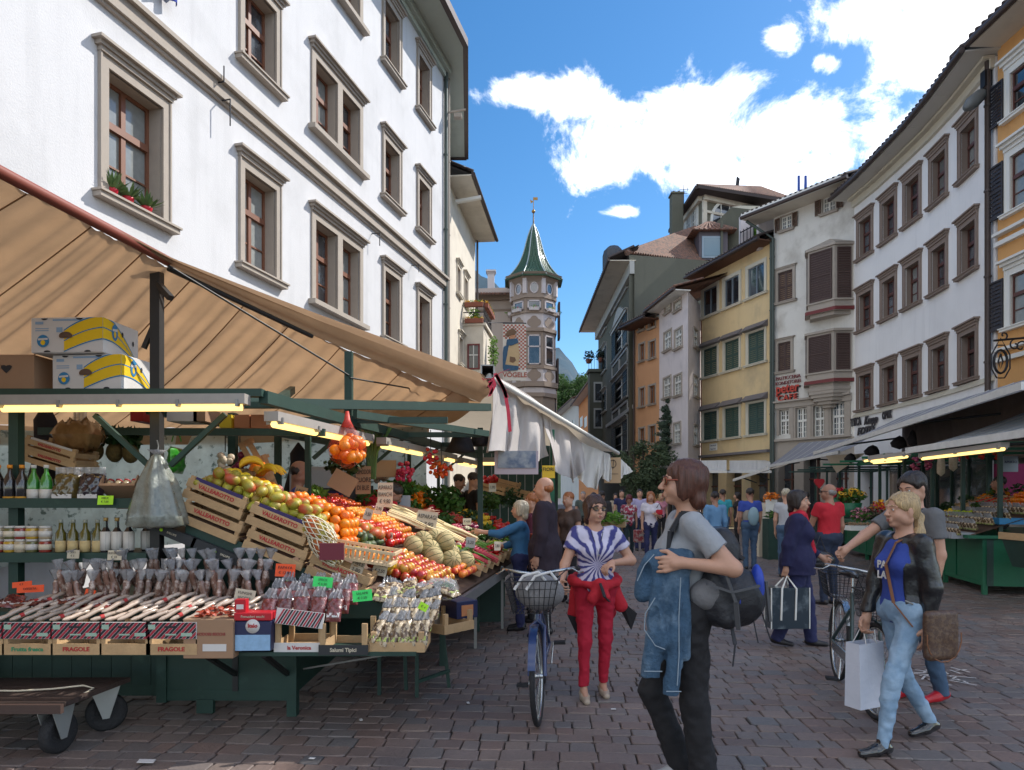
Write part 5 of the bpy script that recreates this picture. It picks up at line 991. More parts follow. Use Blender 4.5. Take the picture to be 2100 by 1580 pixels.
FM=dict(orange=fruitmat('orange_peel',(.78,.20,.008)),tomato=fruitmat('tomato_skin',(.50,.025,.01),rough=.2),cherrytom=fruitmat('cherry_tomato',(.62,.08,.01),rough=.2),apple=fruitmat('red_apple_skin',(.42,.03,.02),(.55,.28,.04),rough=.25),mango=fruitmat('mango_skin',(.35,.30,.03),(.50,.10,.03),rough=.4,c2s=5),pear=fruitmat('pear_skin',(.38,.36,.035),(.30,.2,.04),rough=.5),lemon=fruitmat('lemon_skin',(.75,.50,.02),rough=.4),avocado=fruitmat('avocado_skin',(.035,.05,.015),(.06,.1,.02),rough=.5),pepper=fruitmat('orange_pepper',(.80,.22,.01),rough=.15),redpep=fruitmat('red_pepper',(.50,.01,.01),rough=.15),radish=fruitmat('radish_skin',(.42,.02,.07),rough=.35),onion=fruitmat('red_onion_skin',(.20,.02,.06),rough=.3),garlic=fruitmat('garlic_skin',(.62,.52,.40),rough=.5),kiwi=fruitmat('kiwi_skin',(.16,.09,.035),rough=.8),nectar=fruitmat('nectarine',(.55,.07,.02),(.75,.28,.03),rough=.4),apricot=fruitmat('apricot',(.85,.30,.03),rough=.5),potato=fruitmat('potato',(.30,.19,.09),rough=.8),grape=fruitmat('green_grape',(.36,.38,.04),rough=.25),caul=fruitmat('cauliflower',(.62,.56,.40),rough=.8),lychee=fruitmat('pink_fruit',(.62,.25,.2),rough=.7),ylgreen=fruitmat('lime_pepper',(.35,.45,.02),rough=.2),banana=fruitmat('banana_skin',(.75,.45,.02),rough=.45))
LEAFM=mat('vegetable_leaf',(.055,.14,.02),.6,var=.5,vs=14,tl=.2,rand=.2);LEAFD=mat('dark_vegetable_leaf',(.02,.06,.015),.6,var=.5,vs=14,rand=.2);STALKW=mat('white_asparagus',(.80,.66,.38),.6,var=.15,vs=9,rand=.1);STALKG=mat('green_asparagus',(.14,.2,.05),.6,var=.4,vs=12,rand=.15);BEAN=mat('green_bean',(.10,.26,.03),.5,var=.3,rand=.2);RHU=mat('rhubarb_stalk',(.45,.03,.04),.4,var=.4,vs=9,rand=.15)
def rnd_shape(n,r):return uvs(r,fn=lambda p,t:(p[0]*(1-.06*math.cos(4*math.pi*t)),p[1]*.92+(-.12*r if t>.97 else(.1*r if t<.03 else 0)))).mesh(n,FM[n])
MESH={}
for n_,r_ in(('orange',.042),('tomato',.034),('cherrytom',.018),('apple',.038),('lemon',.036),('nectar',.036),('apricot',.024),('onion',.036),('garlic',.03),('grape',.013),('radish',.016),('lychee',.05)):MESH[n_]=rnd_shape(n_,r_)
MESH['mango']=uvs(.042,sq=1.4).mesh('mango',FM['mango']);MESH['avocado']=uvs(.036,fn=lambda p,t:(p[0]*(1.1-.35*t),p[1]*1.45)).mesh('avocado',FM['avocado']);MESH['kiwi']=uvs(.026,sq=1.3).mesh('kiwi',FM['kiwi']);MESH['potato']=uvs(.03,sq=1.4).mesh('potato',FM['potato'])
MESH['pear']=uvs(.036,fn=lambda p,t:(p[0]*(1.12-.62*max(0,t-.35)),p[1]*1.5)).mesh('pear',FM['pear'])
def lobed(n,r,h,k=3):return MB().lathe([(max(1e-5,r*math.sin(math.pi*j/9)**.6),h*(j/9-.5))for j in range(10)],14,wob=lambda a,z:1+.13*math.cos(k*a)).mesh(n,FM[n])
MESH['pepper']=lobed('pepper',.042,.10);MESH['redpep']=lobed('redpep',.042,.10);MESH['ylgreen']=lobed('ylgreen',.03,.11)
MELM=mat('melon_rind',(.46,.36,.17),.75,var=.2,vs=10,bump=.4,bs=120,rand=.1);MELS=mat('melon_stripe',(.13,.15,.06),.8)
def melon(loc,rot,lab,r=.095):
 me=MESH.get('melon')
 if me is None:me=MESH['melon']=MB().lathe([(max(1e-5,r*math.sin(math.pi*j/12)),-r*.92*math.cos(math.pi*j/12))for j in range(13)],40,wob=lambda a,z:1+.035*abs(math.sin(5*a))).mesh('melon',MELM)
 if 'mstripe' not in MESH:
  mb=MB()
  for k in range(10):
   a=math.pi*k/5;pts=[(Vector((math.cos(a),math.sin(a),0))*(r*1.004*math.sin(math.pi*j/12))+Vector((0,0,-r*.925*math.cos(math.pi*j/12))))for j in range(1,12)];mb.tube(pts,.0032,4,caps=False)
  MESH['mstripe']=mb.mesh('stripe',MELS)
 t=obj('melon',me,None,loc,rot);tag(t,lab,'melon','ribbed melons in the basket');obj('stripe',MESH['mstripe'],t);return t
def banana_bunch(loc,rz,lab):
 t=thing('banana_bunch',lab,'bananas',loc,rz);me=MESH.get('ban')
 if me is None:
  mb=MB();mb.tube([(.09*math.sin(a),0,.09*math.cos(a)-.03)for a in[(-1.1+2.2*k/9)for k in range(10)]],[.006,.013,.017,.019,.019,.019,.018,.015,.009,.006],7);me=MESH['ban']=mb.mesh('banana',FM['banana'])
 for k in range(6):obj('banana',me,t,(0,-.07+k*.028,.035+.012*math.sin(k*1.4)),(R(-24+k*10),0,R(-6+k*4)),1.15)
 return t
def place(kind,loc,lab,cat,grp,sc=1.0,upright=False):
 o=obj(kind_name.get(kind,kind),MESH[kind],None,loc,(0 if upright else rnd.uniform(0,3),0 if upright else rnd.uniform(0,3),rnd.uniform(0,6)),sc*rnd.uniform(.92,1.08));return tag(o,lab,cat,grp)
kind_name=dict(cherrytom='cherry_tomato',nectar='nectarine',redpep='red_pepper',ylgreen='yellow_green_pepper',lychee='pink_fruit',pepper='orange_pepper')
def pile(kind,Y0,Y1,w0,w1,step,lab,cat,layers=1,h0=.03,sc=1.0,grp=None,jit=.25,base=D):
 nY=max(1,int(round((Y1-Y0)/step)));nw=max(1,int(round((w1-w0)*1.89/step)))
 for l in range(layers):
  for i in range(nY-l):
   for j in range(nw-l):
    Y=Y0+(i+.5+l*.5+rnd.uniform(-jit,jit)*.5)*(Y1-Y0)/nY;w=w0+(j+.5+l*.5+rnd.uniform(-jit,jit)*.5)*(w1-w0)/nw
    place(kind,base(Y,w,h0+l*step*.72),lab,cat,grp or('heap of '+cat+'s, '+str(round(Y0,1))+' m along'),sc)
CR={}
def crate(M,L=.5,W_=.3,H=.16,lab='',front=None,ink=None,tag_='',grp=None,wood=None,cover=None,gap=True):
 """origin at the bottom centre; x = length, y = depth; the printed board faces -y"""
 t=thing('wooden_crate',lab,'crate',(0,0,0),0,grp);t.matrix_world=M;wood=wood or WOOD;key=(L,W_,H)
 if key not in CR:
  CR[key]=(MB().box((0,0,0),(L,.008,H*.40)).mesh('board',wood),MB().box((0,0,0),(.008,W_-.016,H*.36)).mesh('board',wood),MB().box((0,0,0),(.03,.03,H+.02)).mesh('corner_post',wood),MB().box((0,0,0),(L-.02,W_-.02,.008)).mesh('base',wood))
 fb,sb,cp,bs=CR[key]
 for y in(-W_/2,W_/2):
  for z in(H*.21,H*.78):obj('board',fb,t,(0,y,z))
 for x in(-L/2+.004,L/2-.004):
  for z in(H*.2,H*.76):obj('board',sb,t,(x,0,z))
 for x in(-L/2+.023,L/2-.023):
  for y in(-W_/2+.02,W_/2-.02):obj('corner_post',cp,t,(x,y,(H+.02)/2))
 obj('base',bs,t,(0,0,.006))
 if front:text(front,H*.27,ink or REDI,t,frame_mat((0,-W_/2-.006,H*(.78 if tag_=='up' else .21)),(1,0,0)),bold=.0015,ext=.0008)
 if cover is not None:obj('paper_lining',MB().box((0,-W_/2+.012,H*1.0),(L*.8,.006,H*.3)).mesh('paper_lining',cover),t)
 return t
def TM(loc,rz=0.0,ry=0.0,rx=0.0):return Matrix.Translation(Vector(loc))@Euler((rx,ry,rz)).to_matrix().to_4x4()
SLP=math.atan2(.72,1.75)
def DM(Y,w,h=0.0):return TM(D(Y,w,h),0,SLP)
for i,(w,lb)in enumerate(((.92,'top crate of mangoes with a purple paper edge, highest on the display'),(.655,'second crate of mangoes and pears with a purple paper edge, below the highest one'))):crate(DM(5.12,w,.02),.46,.26,.15,lb,'VALLEAROTTO',tag_='up',cover=PURP)
for i,(w,lb)in enumerate(((.90,'empty looking crate under the highest mango crate'),(.63,'empty looking crate under the second mango crate'),(.37,'lowest printed crate behind the netted papaya'))):crate(DM(5.08,w-.01,-.145),.46,.26,.15,lb,'VALLEAROTTO',tag_='up')
for i,(w,lb)in enumerate(((1.02,'black fruit carton at the top of the sloping crates'),(.80,'black fruit carton with a small green emblem under the sloping crates'),(.50,'low black fruit carton beside the cellophane sausages'))):
 t=thing('black_carton',lb,'carton');t.matrix_world=DM(5.04,w,-.24);MB().box((0,0,.0),(.44,.24,.07)).build('box',BLKB,t);MB().lathe([(.012,0),(.012,.004)],10,M=TM((-.04,-.121,0),0,0,R(90))).build('emblem',YGC,t);text('SALUMI',.022,CREC,t,frame_mat((.04,-.122,0),(1,0,0)))
pile('pear',5.0,5.4,.52,1.02,.075,'green yellow pear among pears and mangoes by the purple edged crates','pear',2,.15,jit=.5);pile('mango',5.02,5.3,.55,.98,.11,'red and green mango on top of the pears near the sloping crates','mango',1,.27);pile('lemon',5.3,5.5,.8,1.02,.09,'small yellow melon at the top corner of the display','melon',1,.24,1.5);pile('kiwi',5.5,5.7,.95,1.05,.055,'brown kiwi behind the yellow melons','kiwi',2,.22)
pile('orange',5.5,5.95,.46,.86,.082,'large orange stacked in the pyramid of oranges','orange',4,.05,1.08,grp='pyramid of oranges',jit=.08);pile('orange',5.5,5.8,.86,1.0,.085,'orange loosely spread above the pyramid, wrapped ones among them','orange',2,.15)
pile('lychee',5.6,5.85,.87,.97,.11,'pale pink fruit behind the oranges','fruit',1,.19);banana_bunch(D(5.6,.98,.28),R(20),'yellow banana bunch lying above the pears');banana_bunch(D(5.75,.93,.26),R(-15),'second banana bunch, just behind the first')
pile('grape',5.95,6.25,.70,.86,.027,'green grape in the heap behind the oranges','grape',3,.12,1.0)
t=thing('fruit_basket','shallow white wicker basket of small orange kumquats','basket');t.matrix_world=TM(D(5.32,.36,.03),0,SLP*.4)
mb=MB();L_,W2,H2=.27,.17,.09
for s in(-1,1):mb.bar((-L_,s*W2,0),(L_,s*W2,0),.012,.02);mb.bar((-L_-.02,s*(W2+.01),H2),(L_+.02,s*(W2+.01),H2),.014,.022);mb.bar((s*L_,-W2,0),(s*L_,W2,0),.012,.02);mb.bar((s*(L_+.02),-W2,H2),(s*(L_+.02),W2,H2),.014,.022)
mb.box((0,0,0),(2*L_,2*W2,.006));BASK=mat('pale_wicker',(.62,.48,.30),.7);mb.build('rim',BASK,t)
for k in range(16):
 for s in(-1,1):x=-L_+2*L_*(k+.5)/16;obj('slat',MB().bar((x,s*W2,0),(x*1.07,s*(W2+.01),H2),.024,.004).mesh('slat',BASK),t)
mw=t.matrix_world.copy()
for k in range(70):place('apricot',mw@Vector((rnd.uniform(-.23,.23),rnd.uniform(-.13,.13),.03+rnd.uniform(0,.03))),'small orange kumquat heaped in the white basket','kumquat','kumquats in the white basket',.85)
NET=mat('white_foam_net',(.70,.64,.48),.7)
for i,(w,Y,lb,a)in enumerate(((.50,5.02,'papaya in white foam net on top of the crate corner',.5),(.44,4.98,'second papaya in white foam net, tucked under the first',.7))):
 t=thing('netted_papaya',lb,'papaya');t.matrix_world=TM(D(Y,w,.17-.09*i),R(-25),R(90)+a);t.scale=(1.35,)*3;uvs(.055,fn=lambda p,s:(p[0],p[1]*2.0)).build('fruit',FM['mango'],t);mb=MB()
 for s in(1,-1):
  for k in range(12):mb.tube([((.060+.001)*math.sin(math.pi*(j+1)/15)**.5*math.cos(2*math.pi*k/12+s*j*.13),.061*math.sin(math.pi*(j+1)/15)**.5*math.sin(2*math.pi*k/12+s*j*.13),-.12+.24*j/13)for j in range(14)],.0032,4,caps=False)
 mb.build('foam_net',NET,t)
tag(MB().box(D(5.0,.45,.0)+Vector((.12,-.12,.05)),(.17,.03,.12),rz=.1,M=Matrix.Identity(4)).build('purple_label_board',mat('maroon_board',(.16,.015,.03),.5)),'maroon printed flap hanging over the crate below the papaya','label')
pile('avocado',5.75,6.15,.42,.64,.07,'dark green avocado in the low basket of avocados','avocado',2,.04);pile('mango',6.0,6.15,.42,.6,.1,'green papaya lying beside the avocados','papaya',1,.12,1.2)
pile('tomato',6.15,6.55,.38,.60,.068,'red peach packed in a red net beside the avocados','peach',2,.06,1.15);pile('lychee',6.1,6.3,.55,.66,.11,'large red netted fruit at the top of the red heap','fruit',1,.1)
pile('tomato',6.2,7.1,.74,.98,.07,'small dark red tomato in the highest trays','tomato',1,.08,1.0);pile('apricot',6.6,7.3,.54,.76,.05,'bright orange apricot in the middle trays','apricot',2,.08,1.1);pile('cherrytom',7.05,7.35,.80,.96,.05,'small red tomato beside the tall card','tomato',1,.1,1.3);pile('nectar',6.55,7.1,.42,.58,.075,'dark red nectarine in the row above the melons','nectarine',2,.05)
pile('apple',5.4,6.15,.04,.34,.072,'red and yellow apple in the front boxes under the price cards','apple',2,.0,1.05);pile('mango',5.35,5.6,.30,.42,.1,'mango among the apples beside the plain price cards','mango',1,.05);pile('lemon',5.3,5.5,.22,.34,.08,'yellow green apple near the white basket','apple',1,.05)
k=0
for(Y,w,h)in((6.35,.31,.09),(6.5,.24,.09),(6.45,.12,.08),(6.62,.31,.12),(6.75,.17,.09),(6.8,.28,.15),(6.6,.2,.2),(6.3,.19,.08),(6.95,.23,.12),(6.75,.08,.08)):k+=1;melon(D(Y,w,h),(R(70),rnd.uniform(-.6,.6),rnd.uniform(0,3)),'pale ribbed melon with green stripes, heaped in the basket by the apples')
def bundle(Y,w,n,L,r,m,lab,cat,ang=0.0,h=.08,spread=.13,sub='stalk',tip=None,head=0):
 t=thing(cat.replace(' ','_')+'_bunch',lab,cat);t.matrix_world=TM(D(Y,w,h),R(ang),SLP)
 for k in range(n):
  y=rnd.uniform(-spread,spread);z=rnd.uniform(-.03,.03);a=rnd.uniform(-.12,.12);mb=MB();mb.tube([(-L/2,y,z),(0,y+a*L*.3,z+.01),(L/2,y+a*L*.6,z)],[r,r,r*.45],5);mb.build(sub,m,t)
 if head:mb=MB();leafclump(mb,(-L/2-.03,0,.02),(.07,spread,.05),head,.035);mb.build('leaves',LEAFM,t)
 return t
for i,(Y,w,a)in enumerate(((7.3,.52,4),(7.55,.42,-3),(7.75,.62,8),(7.95,.46,2),(7.4,.30,0),(7.9,.28,6))):bundle(Y,w,20,.42,.013,STALKW,'bundle of thick white asparagus, '+('nearest the dark red nectarines','above the second price card','uppermost beside the vendor','under the big cream card','low beside the melons','low beside the green asparagus')[i],'white asparagus',a,h=.15,spread=.17)
for i,(Y,w)in enumerate(((8.3,.52),(8.45,.38),(8.2,.22))):bundle(Y,w,20,.34,.011,STALKG,'bundle of dark green asparagus '+('under the vendor stretching his arm','beside the white asparagus','low on the slope behind the radishes')[i],'green asparagus',10)
for i,(Y,w)in enumerate(((8.0,.12),(8.35,.08))):bundle(Y,w,24,.22,.006,BEAN,'heap of thin green beans '+('nearest the market edge','farther along beside the cauliflowers')[i],'green beans',-20,spread=.16)
for i,(Y,w)in enumerate(((7.05,.06),(7.25,.14),(7.45,.04))):bundle(Y,w,12,.26,.011,RHU,'red rhubarb stalks '+('just behind the melons','above the lowest price card','at the very edge of the table')[i],'rhubarb',5,sub='stalk')
pile('radish',7.55,7.95,.06,.26,.042,'pink radish in the bunches behind the rhubarb','radish',2,.05,1.2);pile('garlic',7.2,7.5,.2,.3,.07,'white garlic bulb between radishes and asparagus','garlic',1,.07,1.2)
pile('ylgreen',8.5,8.9,.0,.14,.07,'yellow green pepper at the table edge','pepper',1,.08);pile('pepper',9.0,9.6,.7,.95,.085,'orange pepper in the high heap in front of the young vendors','pepper',3,.12);pile('redpep',8.9,9.3,.55,.68,.085,'red pepper under the orange pepper heap','pepper',2,.1)
pile('tomato',9.3,9.9,.38,.6,.075,'red tomato in the far trays by the elderly woman','tomato',1,.08);pile('onion',8.9,9.3,.28,.42,.075,'purple onion in the far boxes','onion',2,.08);pile('cherrytom',9.4,9.8,.1,.28,.06,'small red tomato in the boxes nearest the elderly woman','tomato',1,.07,1.3)
for i,(Y,w,s,m)in enumerate(((8.6,.72,.16,LEAFM),(8.85,.5,.13,LEAFM),(8.2,.8,.14,LEAFD),(8.0,.9,.15,LEAFM),(9.6,.28,.13,LEAFM),(10.2,.5,.17,LEAFD),(10.6,.8,.17,LEAFM),(8.9,.2,.1,LEAFD),(9.2,.02,.1,LEAFM),(7.1,.34,.08,LEAFD))):
 t=thing('leafy_vegetable','leafy green vegetable heap '+('beneath the stretching vendor','below the light green lettuces','of dark broccoli behind the asparagus','of pale cabbage at the back','beside the far tomatoes','of dark spinach further back','of lettuces near the young vendors','of dark artichokes by the onions','of herbs at the far table edge','of dark herbs above the garlic')[i],'vegetable',D(Y,w,.1));mb=MB();leafclump(mb,(0,0,0),(s,s*1.3,s*.7),150,.04,0,i);mb.build('leaves',m,t)
for i,(Y,w)in enumerate(((8.65,.24),(8.8,.34),(9.05,.14))):
 t=thing('cauliflower','pale cauliflower head '+('beside the green beans','above the other cauliflowers','at the far table edge')[i],'cauliflower',D(Y,w,.1));mb=MB()
 for k in range(14):a=rnd.uniform(0,6.3);r=rnd.uniform(0,.06);mb.lathe([(.0,-.02),(.024,-.008),(.024,.008),(0,.02)],7,M=Matrix.Translation((r*math.cos(a),r*math.sin(a),.03-r*.5)))
 mb.build('florets',FM['caul'],t);mb=MB();leafclump(mb,(0,0,-.02),(.1,.1,.04),60,.04);mb.build('leaves',LEAFM,t)
pile('tomato',7.9,8.3,.0,.12,.07,'red pepper lying at the street edge of the beans','pepper',2,.05,1.1);pile('garlic',8.5,8.9,-.02,.1,.075,'white turnip at the far street edge','turnip',2,.06,1.3);pile('onion',7.5,7.9,.66,.8,.08,'purple artichoke behind the asparagus','artichoke',1,.08);pile('redpep',9.9,10.5,.0,.3,.09,'red pepper beyond the elderly woman','pepper',2,.08);pile('lemon',10.2,10.8,.35,.6,.09,'yellow lemon in the farthest trays','lemon',2,.08);pile('tomato',10.9,11.6,.1,.6,.14,'red tomato in the farthest trays','tomato',1,.1);pile('cherrytom',7.05,7.35,.32,.44,.045,'tiny yellow red tomato above the melons','tomato',1,.06,1.2);pile('nectar',6.2,7.0,.0,.09,.075,'small dark nectarine along the table edge before the melons','nectarine',1,.04);pile('avocado',7.0,7.2,.12,.2,.07,'dark aubergine beside the melons','aubergine',1,.08,1.2)
for i,(Y,w)in enumerate(((7.1,.05),(9.0,-.02),(9.5,.05))):bundle(Y,w,16,.2,.01,BEAN,'bunch of fresh spring onions '+('by the rhubarb','at the far table edge','near the elderly woman')[i],'spring onions',-15,sub='stalk',head=50)
for i,Y in enumerate((6.9,7.25,7.6,7.95,8.3,8.65,9.0,9.4)):crate(DM(Y,.08,-.03),.34,.3,.11,('black edged','worn','plain','slim','low','narrow','pale','small')[i]+' vegetable crate on the table edge, number %s from the melons'.replace('number %s',('first','second','third','fourth','fifth','sixth','seventh','eighth')[i]),grp='crates along the table edge')
t=thing('grey_bin','large light grey plastic bin standing behind the stall under the salad','bin',P(668,1040,8.6));MB().box((0,0,.0),(.75,.5,1.0),bev=.05).build('bin_body',mat('light_grey_plastic',(.36,.39,.42),.5),t);MB().box((.1,-.3,.22),(.6,.3,.03)).build('black_shelf',BLACKM,t)
DKK=thing('green_back_wall','dark green boarded back wall of the far fruit stall','wall')
for k in range(9):MB().box(P(1000+17*k,1000,13.6),(.158,.04,1.9)).build('board',GREEN,DKK)
for i,(px,py,Y,s,m,lb)in enumerate(((822,1003,8.6,.2,LEAFM,'pale green cabbages heaped beside the tall cream card'),(800,1020,8.4,.12,LEAFD,'dark broccoli heads under the stretching vendor'),(905,1020,9.2,.24,LEAFM,'light green lettuces in front of the stretching vendor'),(925,1035,9.0,.16,LEAFM,'green lettuces below the orange peppers'),(640,1015,6.9,.13,LEAFB,'yellow green grape leaves beside the bald vendor'),(1000,1030,11.2,.22,LEAFM,'green leaf heap beyond the elderly woman'),(1040,1020,12.0,.25,LEAFD,'dark greens before the boarded wall'),(1080,1040,12.2,.22,LEAFM,'leafy herbs behind the balding man'),(860,1010,9.4,.14,LEAFB,'bright lettuce behind the hanging tomatoes'))):
 t=thing('leaf_heap',lb,'greens',P(px,py,Y));mb=MB();leafclump(mb,(0,0,0),(s*1.2,s,s*.7),220,.05,0,i+40);mb.build('leaves',m,t)
for i,(px,py,Y)in enumerate(((1010,1010,12),(1035,1000,12.4),(1060,1018,12.2))):crate(TM(P(px,py,Y),R(-15),R(14)),.5,.3,.13,'tilted crate of leeks before the boarded green wall, '+('nearest','middle','farthest')[i])
for i,(px,py,w,h,m,lb)in enumerate(((768,968,.22,.16,CARD,'brown carton of garlic behind the leeks'),(790,962,.26,.2,BRC,'brown paper bag of potatoes behind the pink onions'),(740,1010,.3,.16,BLKB,'black crate on edge behind the brown sign'),(812,1035,.34,.22,mat('grey_tray',(.34,.35,.38),.6),'grey scale tray under the stretching vendor'),(690,1008,.2,.08,PURP,'small purple carton on the black shelf'))):tag(MB().box(P(px,py,8.3),(w,.2,h),rz=.2).build('stored_goods',m),lb,'goods')
pile('redpep',8.4,8.9,.86,.98,.09,'red pepper next to the dark broccoli','pepper',1,.12);pile('radish',8.6,9.1,.30,.44,.045,'tiny pink radish below the elderly woman hand','radish',1,.08,1.4);pile('ylgreen',9.3,9.8,.62,.74,.08,'yellow pepper beside the orange peppers','pepper',2,.1)
def card(c,w,h,m,txt,lab,rz=0.0,rx=-.2,sz=None,roll=0.0,lines=2,cat='price card'):
 t=thing('price_card',lab,cat,(0,0,0));t.matrix_world=Matrix.Translation(c)@Euler((rx,roll,rz)).to_matrix().to_4x4()
 MB().grid(lambda a,b:Vector(((a-.5)*w,.006*math.sin(a*3.1)*1.0,(b-.5)*h)),4,2,thick=.003).build('card',m,t)
 M0=lambda z:frame_mat((0,-.006,z),(1,0,0))
 s=txt.split('|')
 for i,l in enumerate(s):text(l,h/(len(s)+1.2),BLKI,t,M0(h*(.5-(i+.75)/(len(s)+.5))),ext=.0006,sx=min(1.0,w/(h/(len(s)+1.2))/max(3,len(l))/.62),name='writing')
for(px,py,Y,w,h,m,s,lb,rz,roll)in((585,1170,4.85,.14,.09,ORC,'PAPAYA|€ 12,80','orange jagged price card below the papayas',0,.05),(662,1194,4.65,.13,.07,GRC,'SPECK|€ 6,50','bright green price card on the plastic wrapped meats',.1,.1),(743,1222,4.55,.13,.075,GRC,'SALAMI|€ 2,50','bright green price card above the mushroom bags',0,-.1),(868,1245,4.55,.06,.05,YGC,'€ 4','small lime card on the bagged mushrooms',0,.5),(183,1222,4.75,.07,.085,ORC,'€ 8','narrow orange card standing among the sausages',.0,.2),(62,1208,4.8,.19,.05,ORC,'OFFERTA','two overlapping orange cards on the bagged meats',0,-.05),(45,1199,4.85,.14,.04,ORC,'€ 9','orange card lying behind the overlapping ones',0,-.1),(216,1026,4.86,.11,.065,YGC,'MIELE|€ 7,00','lime green card on the edge of the upper shelf',0,0),(150,1137,4.86,.085,.06,CREC,'OLIO|€ 5','first white card on the edge of the middle shelf',0,0),(235,1139,4.86,.1,.07,CREC,'OLIO EXTRA|€ 10','second white card on the edge of the middle shelf',0,0),(502,1222,4.7,.14,.085,CREC,'FUNGHI|SECCHI','cream card standing behind the dried tomatoes',0,.15),(733,1163,5.2,.10,.13,CREC,'MELE|2,80','grey white card among the apples, before the striped bag',-.1,.35),(780,1165,5.25,.11,.12,CREC,'MELE|€ 2,50','cream card leaning among the apples, beside the grey one',0,.2),(795,1105,6.2,.09,.11,CREC,'PESCHE|3,80','cream card in front of the red netted fruit',0,0),(788,1150,5.9,.2,.13,mat('pink_brown_card',(.42,.24,.2),.8),' ','blank pinkish cardboard piece above the apples',0,.4),(755,1055,6.6,.08,.11,CREC,'3,50','white card stuck in the dark red tomatoes',0,.3),(777,1044,6.9,.08,.11,CREC,'2,90','white card behind the first tomato card',0,.25),(790,1015,7.2,.16,.26,CREC,'ASPARAGI|BIANCHI|€ 9,80','tall cream card standing behind the tomatoes',0,0),(745,985,7.3,.16,.30,BRC,'POMODORI|CUORE|DI BUE','tall brown cardboard sign behind the tomato trays',0,-.02),(875,1068,7.3,.22,.2,CREC,'ASPARAGI|€ 7,90','large cream card lying on the white asparagus',0,.15),(958,1070,8.2,.1,.08,CREC,'€ 4,50','small card in front of the green asparagus',0,0),(965,1113,7.2,.1,.11,mat('grey_card',(.4,.38,.36),.8),'3,20','grey card by the garlic and radishes',0,.1),(1020,1120,7.6,.07,.1,CREC,'2,80','cream card at the green beans',0,0),(940,1124,7.1,.06,.06,YGC,'€ 2','small lime card on the radishes',0,0),(900,945,8.6,.13,.14,CREC,'FRUTTA','cream sign hanging behind the dried paprika',0,0),(412,1008,5.5,.12,.09,CREC,'KIWI|€ 3,00','cream card in front of the kiwis',0,-.1),(617,1008,6.2,.11,.09,BRC,'UVA','brown card above the grapes before the bald vendor',0,.3),(880,1055,7.8,.14,.05,CREC,'8,50','narrow cream card near the stretching arm',0,.2),(1010,1000,9.4,.1,.12,CREC,'1,90','cream card near the elderly woman',0,0),(703,990,6.9,.26,.2,BRC,' ','cut brown box flap hanging before the salad',0,.5)):
 card(P(px,py,Y),w,h,m,s,lb,rz,-.15,roll=roll)
STRP=None
def striped_box(x,lab,printed):
 t=thing('striped_fruit_box',lab,'crate',(x,4.50,.585));L,W_,H=.322,.34,.19
 for y in(-W_/2,W_/2):MB().box((0,y,.035),(L,.008,.07)).build('board',WOOD,t)
 for s in(-1,1):MB().box((s*L/2-s*.004,0,.05),(.008,W_,.09)).build('board',WOOD,t)
 for sx in(-1,1):
  for sy in(-1,1):MB().box((sx*(L/2-.02),sy*(W_/2-.012),.085),(.03,.022,.17)).build('corner_post',WOOD,t)
 b=MB().box((0,-W_/2-.004,.155),(L,.012,.105)).build('carton_front',CARDW,t)
 A=MB();B=MB();C_=MB();y0,z0,z1=-W_/2-.0115,.104,.206;n=7;w=L/n
 for k in range(-3,n+1):
  for(mbx,o_)in((A,0),(B,.5)):
   xa=-L/2+(k+o_)*w;sh=.095;q=[]
   pts=[(xa,z0),(xa+w*.43,z0),(xa+w*.43+sh,z1),(xa+sh,z1)]
   lo,hi=-L/2+.002,L/2-.002
   def clip(pts,lim,keep):
    out=[]
    for i in range(len(pts)):
     p,q_=pts[i],pts[(i+1)%len(pts)];a,b_=keep(p[0]),keep(q_[0])
     if a:out.append(p)
     if a!=b_:t_=(lim-p[0])/(q_[0]-p[0]);out.append((lim,p[1]+(q_[1]-p[1])*t_))
    return out
   pts=clip(pts,lo,lambda v:v>=lo);pts=clip(pts,hi,lambda v:v<=hi)if pts else pts
   if len(pts)>2:mbx.add([(p[0],y0,p[1])for p in pts],[tuple(range(len(pts)))])
 A.build('red_stripes',mat('red_print',(.38,.02,.04),.6),b);B.build('black_stripes',BLKI,b)
 for(dx,dz,w2,h2)in((-.12,.178,.045,.03),(.10,.13,.07,.022),(0,.13,.07,.01)):MB().add([(dx-w2/2,y0-.001,dz-h2/2),(dx+w2/2,y0-.001,dz-h2/2),(dx+w2/2,y0-.001,dz+h2/2),(dx-w2/2,y0-.001,dz+h2/2)],[(0,1,2,3)]).build('green_print',mat('pale_green_print',(.34,.48,.38),.7),b)
 pass;MB().box((0,y0-.001,.178),(.08,.002,.012)).build('hand_slot',BLKI,b)
 if printed:text(printed,.036,REDI if printed=='FRAGOLE' else mat('green_ink',(.05,.25,.12),.7),t,frame_mat((0,-W_/2-.006,.035),(1,0,0)),bold=.0012,ext=.0008,sx=1.1)
for i,(px,pr,lb)in enumerate(((-43,'FRAGOLE','red and black striped strawberry box cut by the frame edge'),(57,'Frutta fresca','striped box printed with thin green words, first whole one'),(157,'FRAGOLE','striped box with red FRAGOLE print, between the green printed and the plain box'),(257,'','striped box with a blank lower board'),(352,'FRAGOLE','striped box with red FRAGOLE print beside the brown carton'))):striped_box(XA(px,4.33),lb,pr)
def boxthing(name,lab,c,d,m,rz=0.0,cat='box'):t=thing(name,lab,cat,c,rz);return t,MB().box((0,0,d[2]/2),d,bev=.004).build('body',m,t)
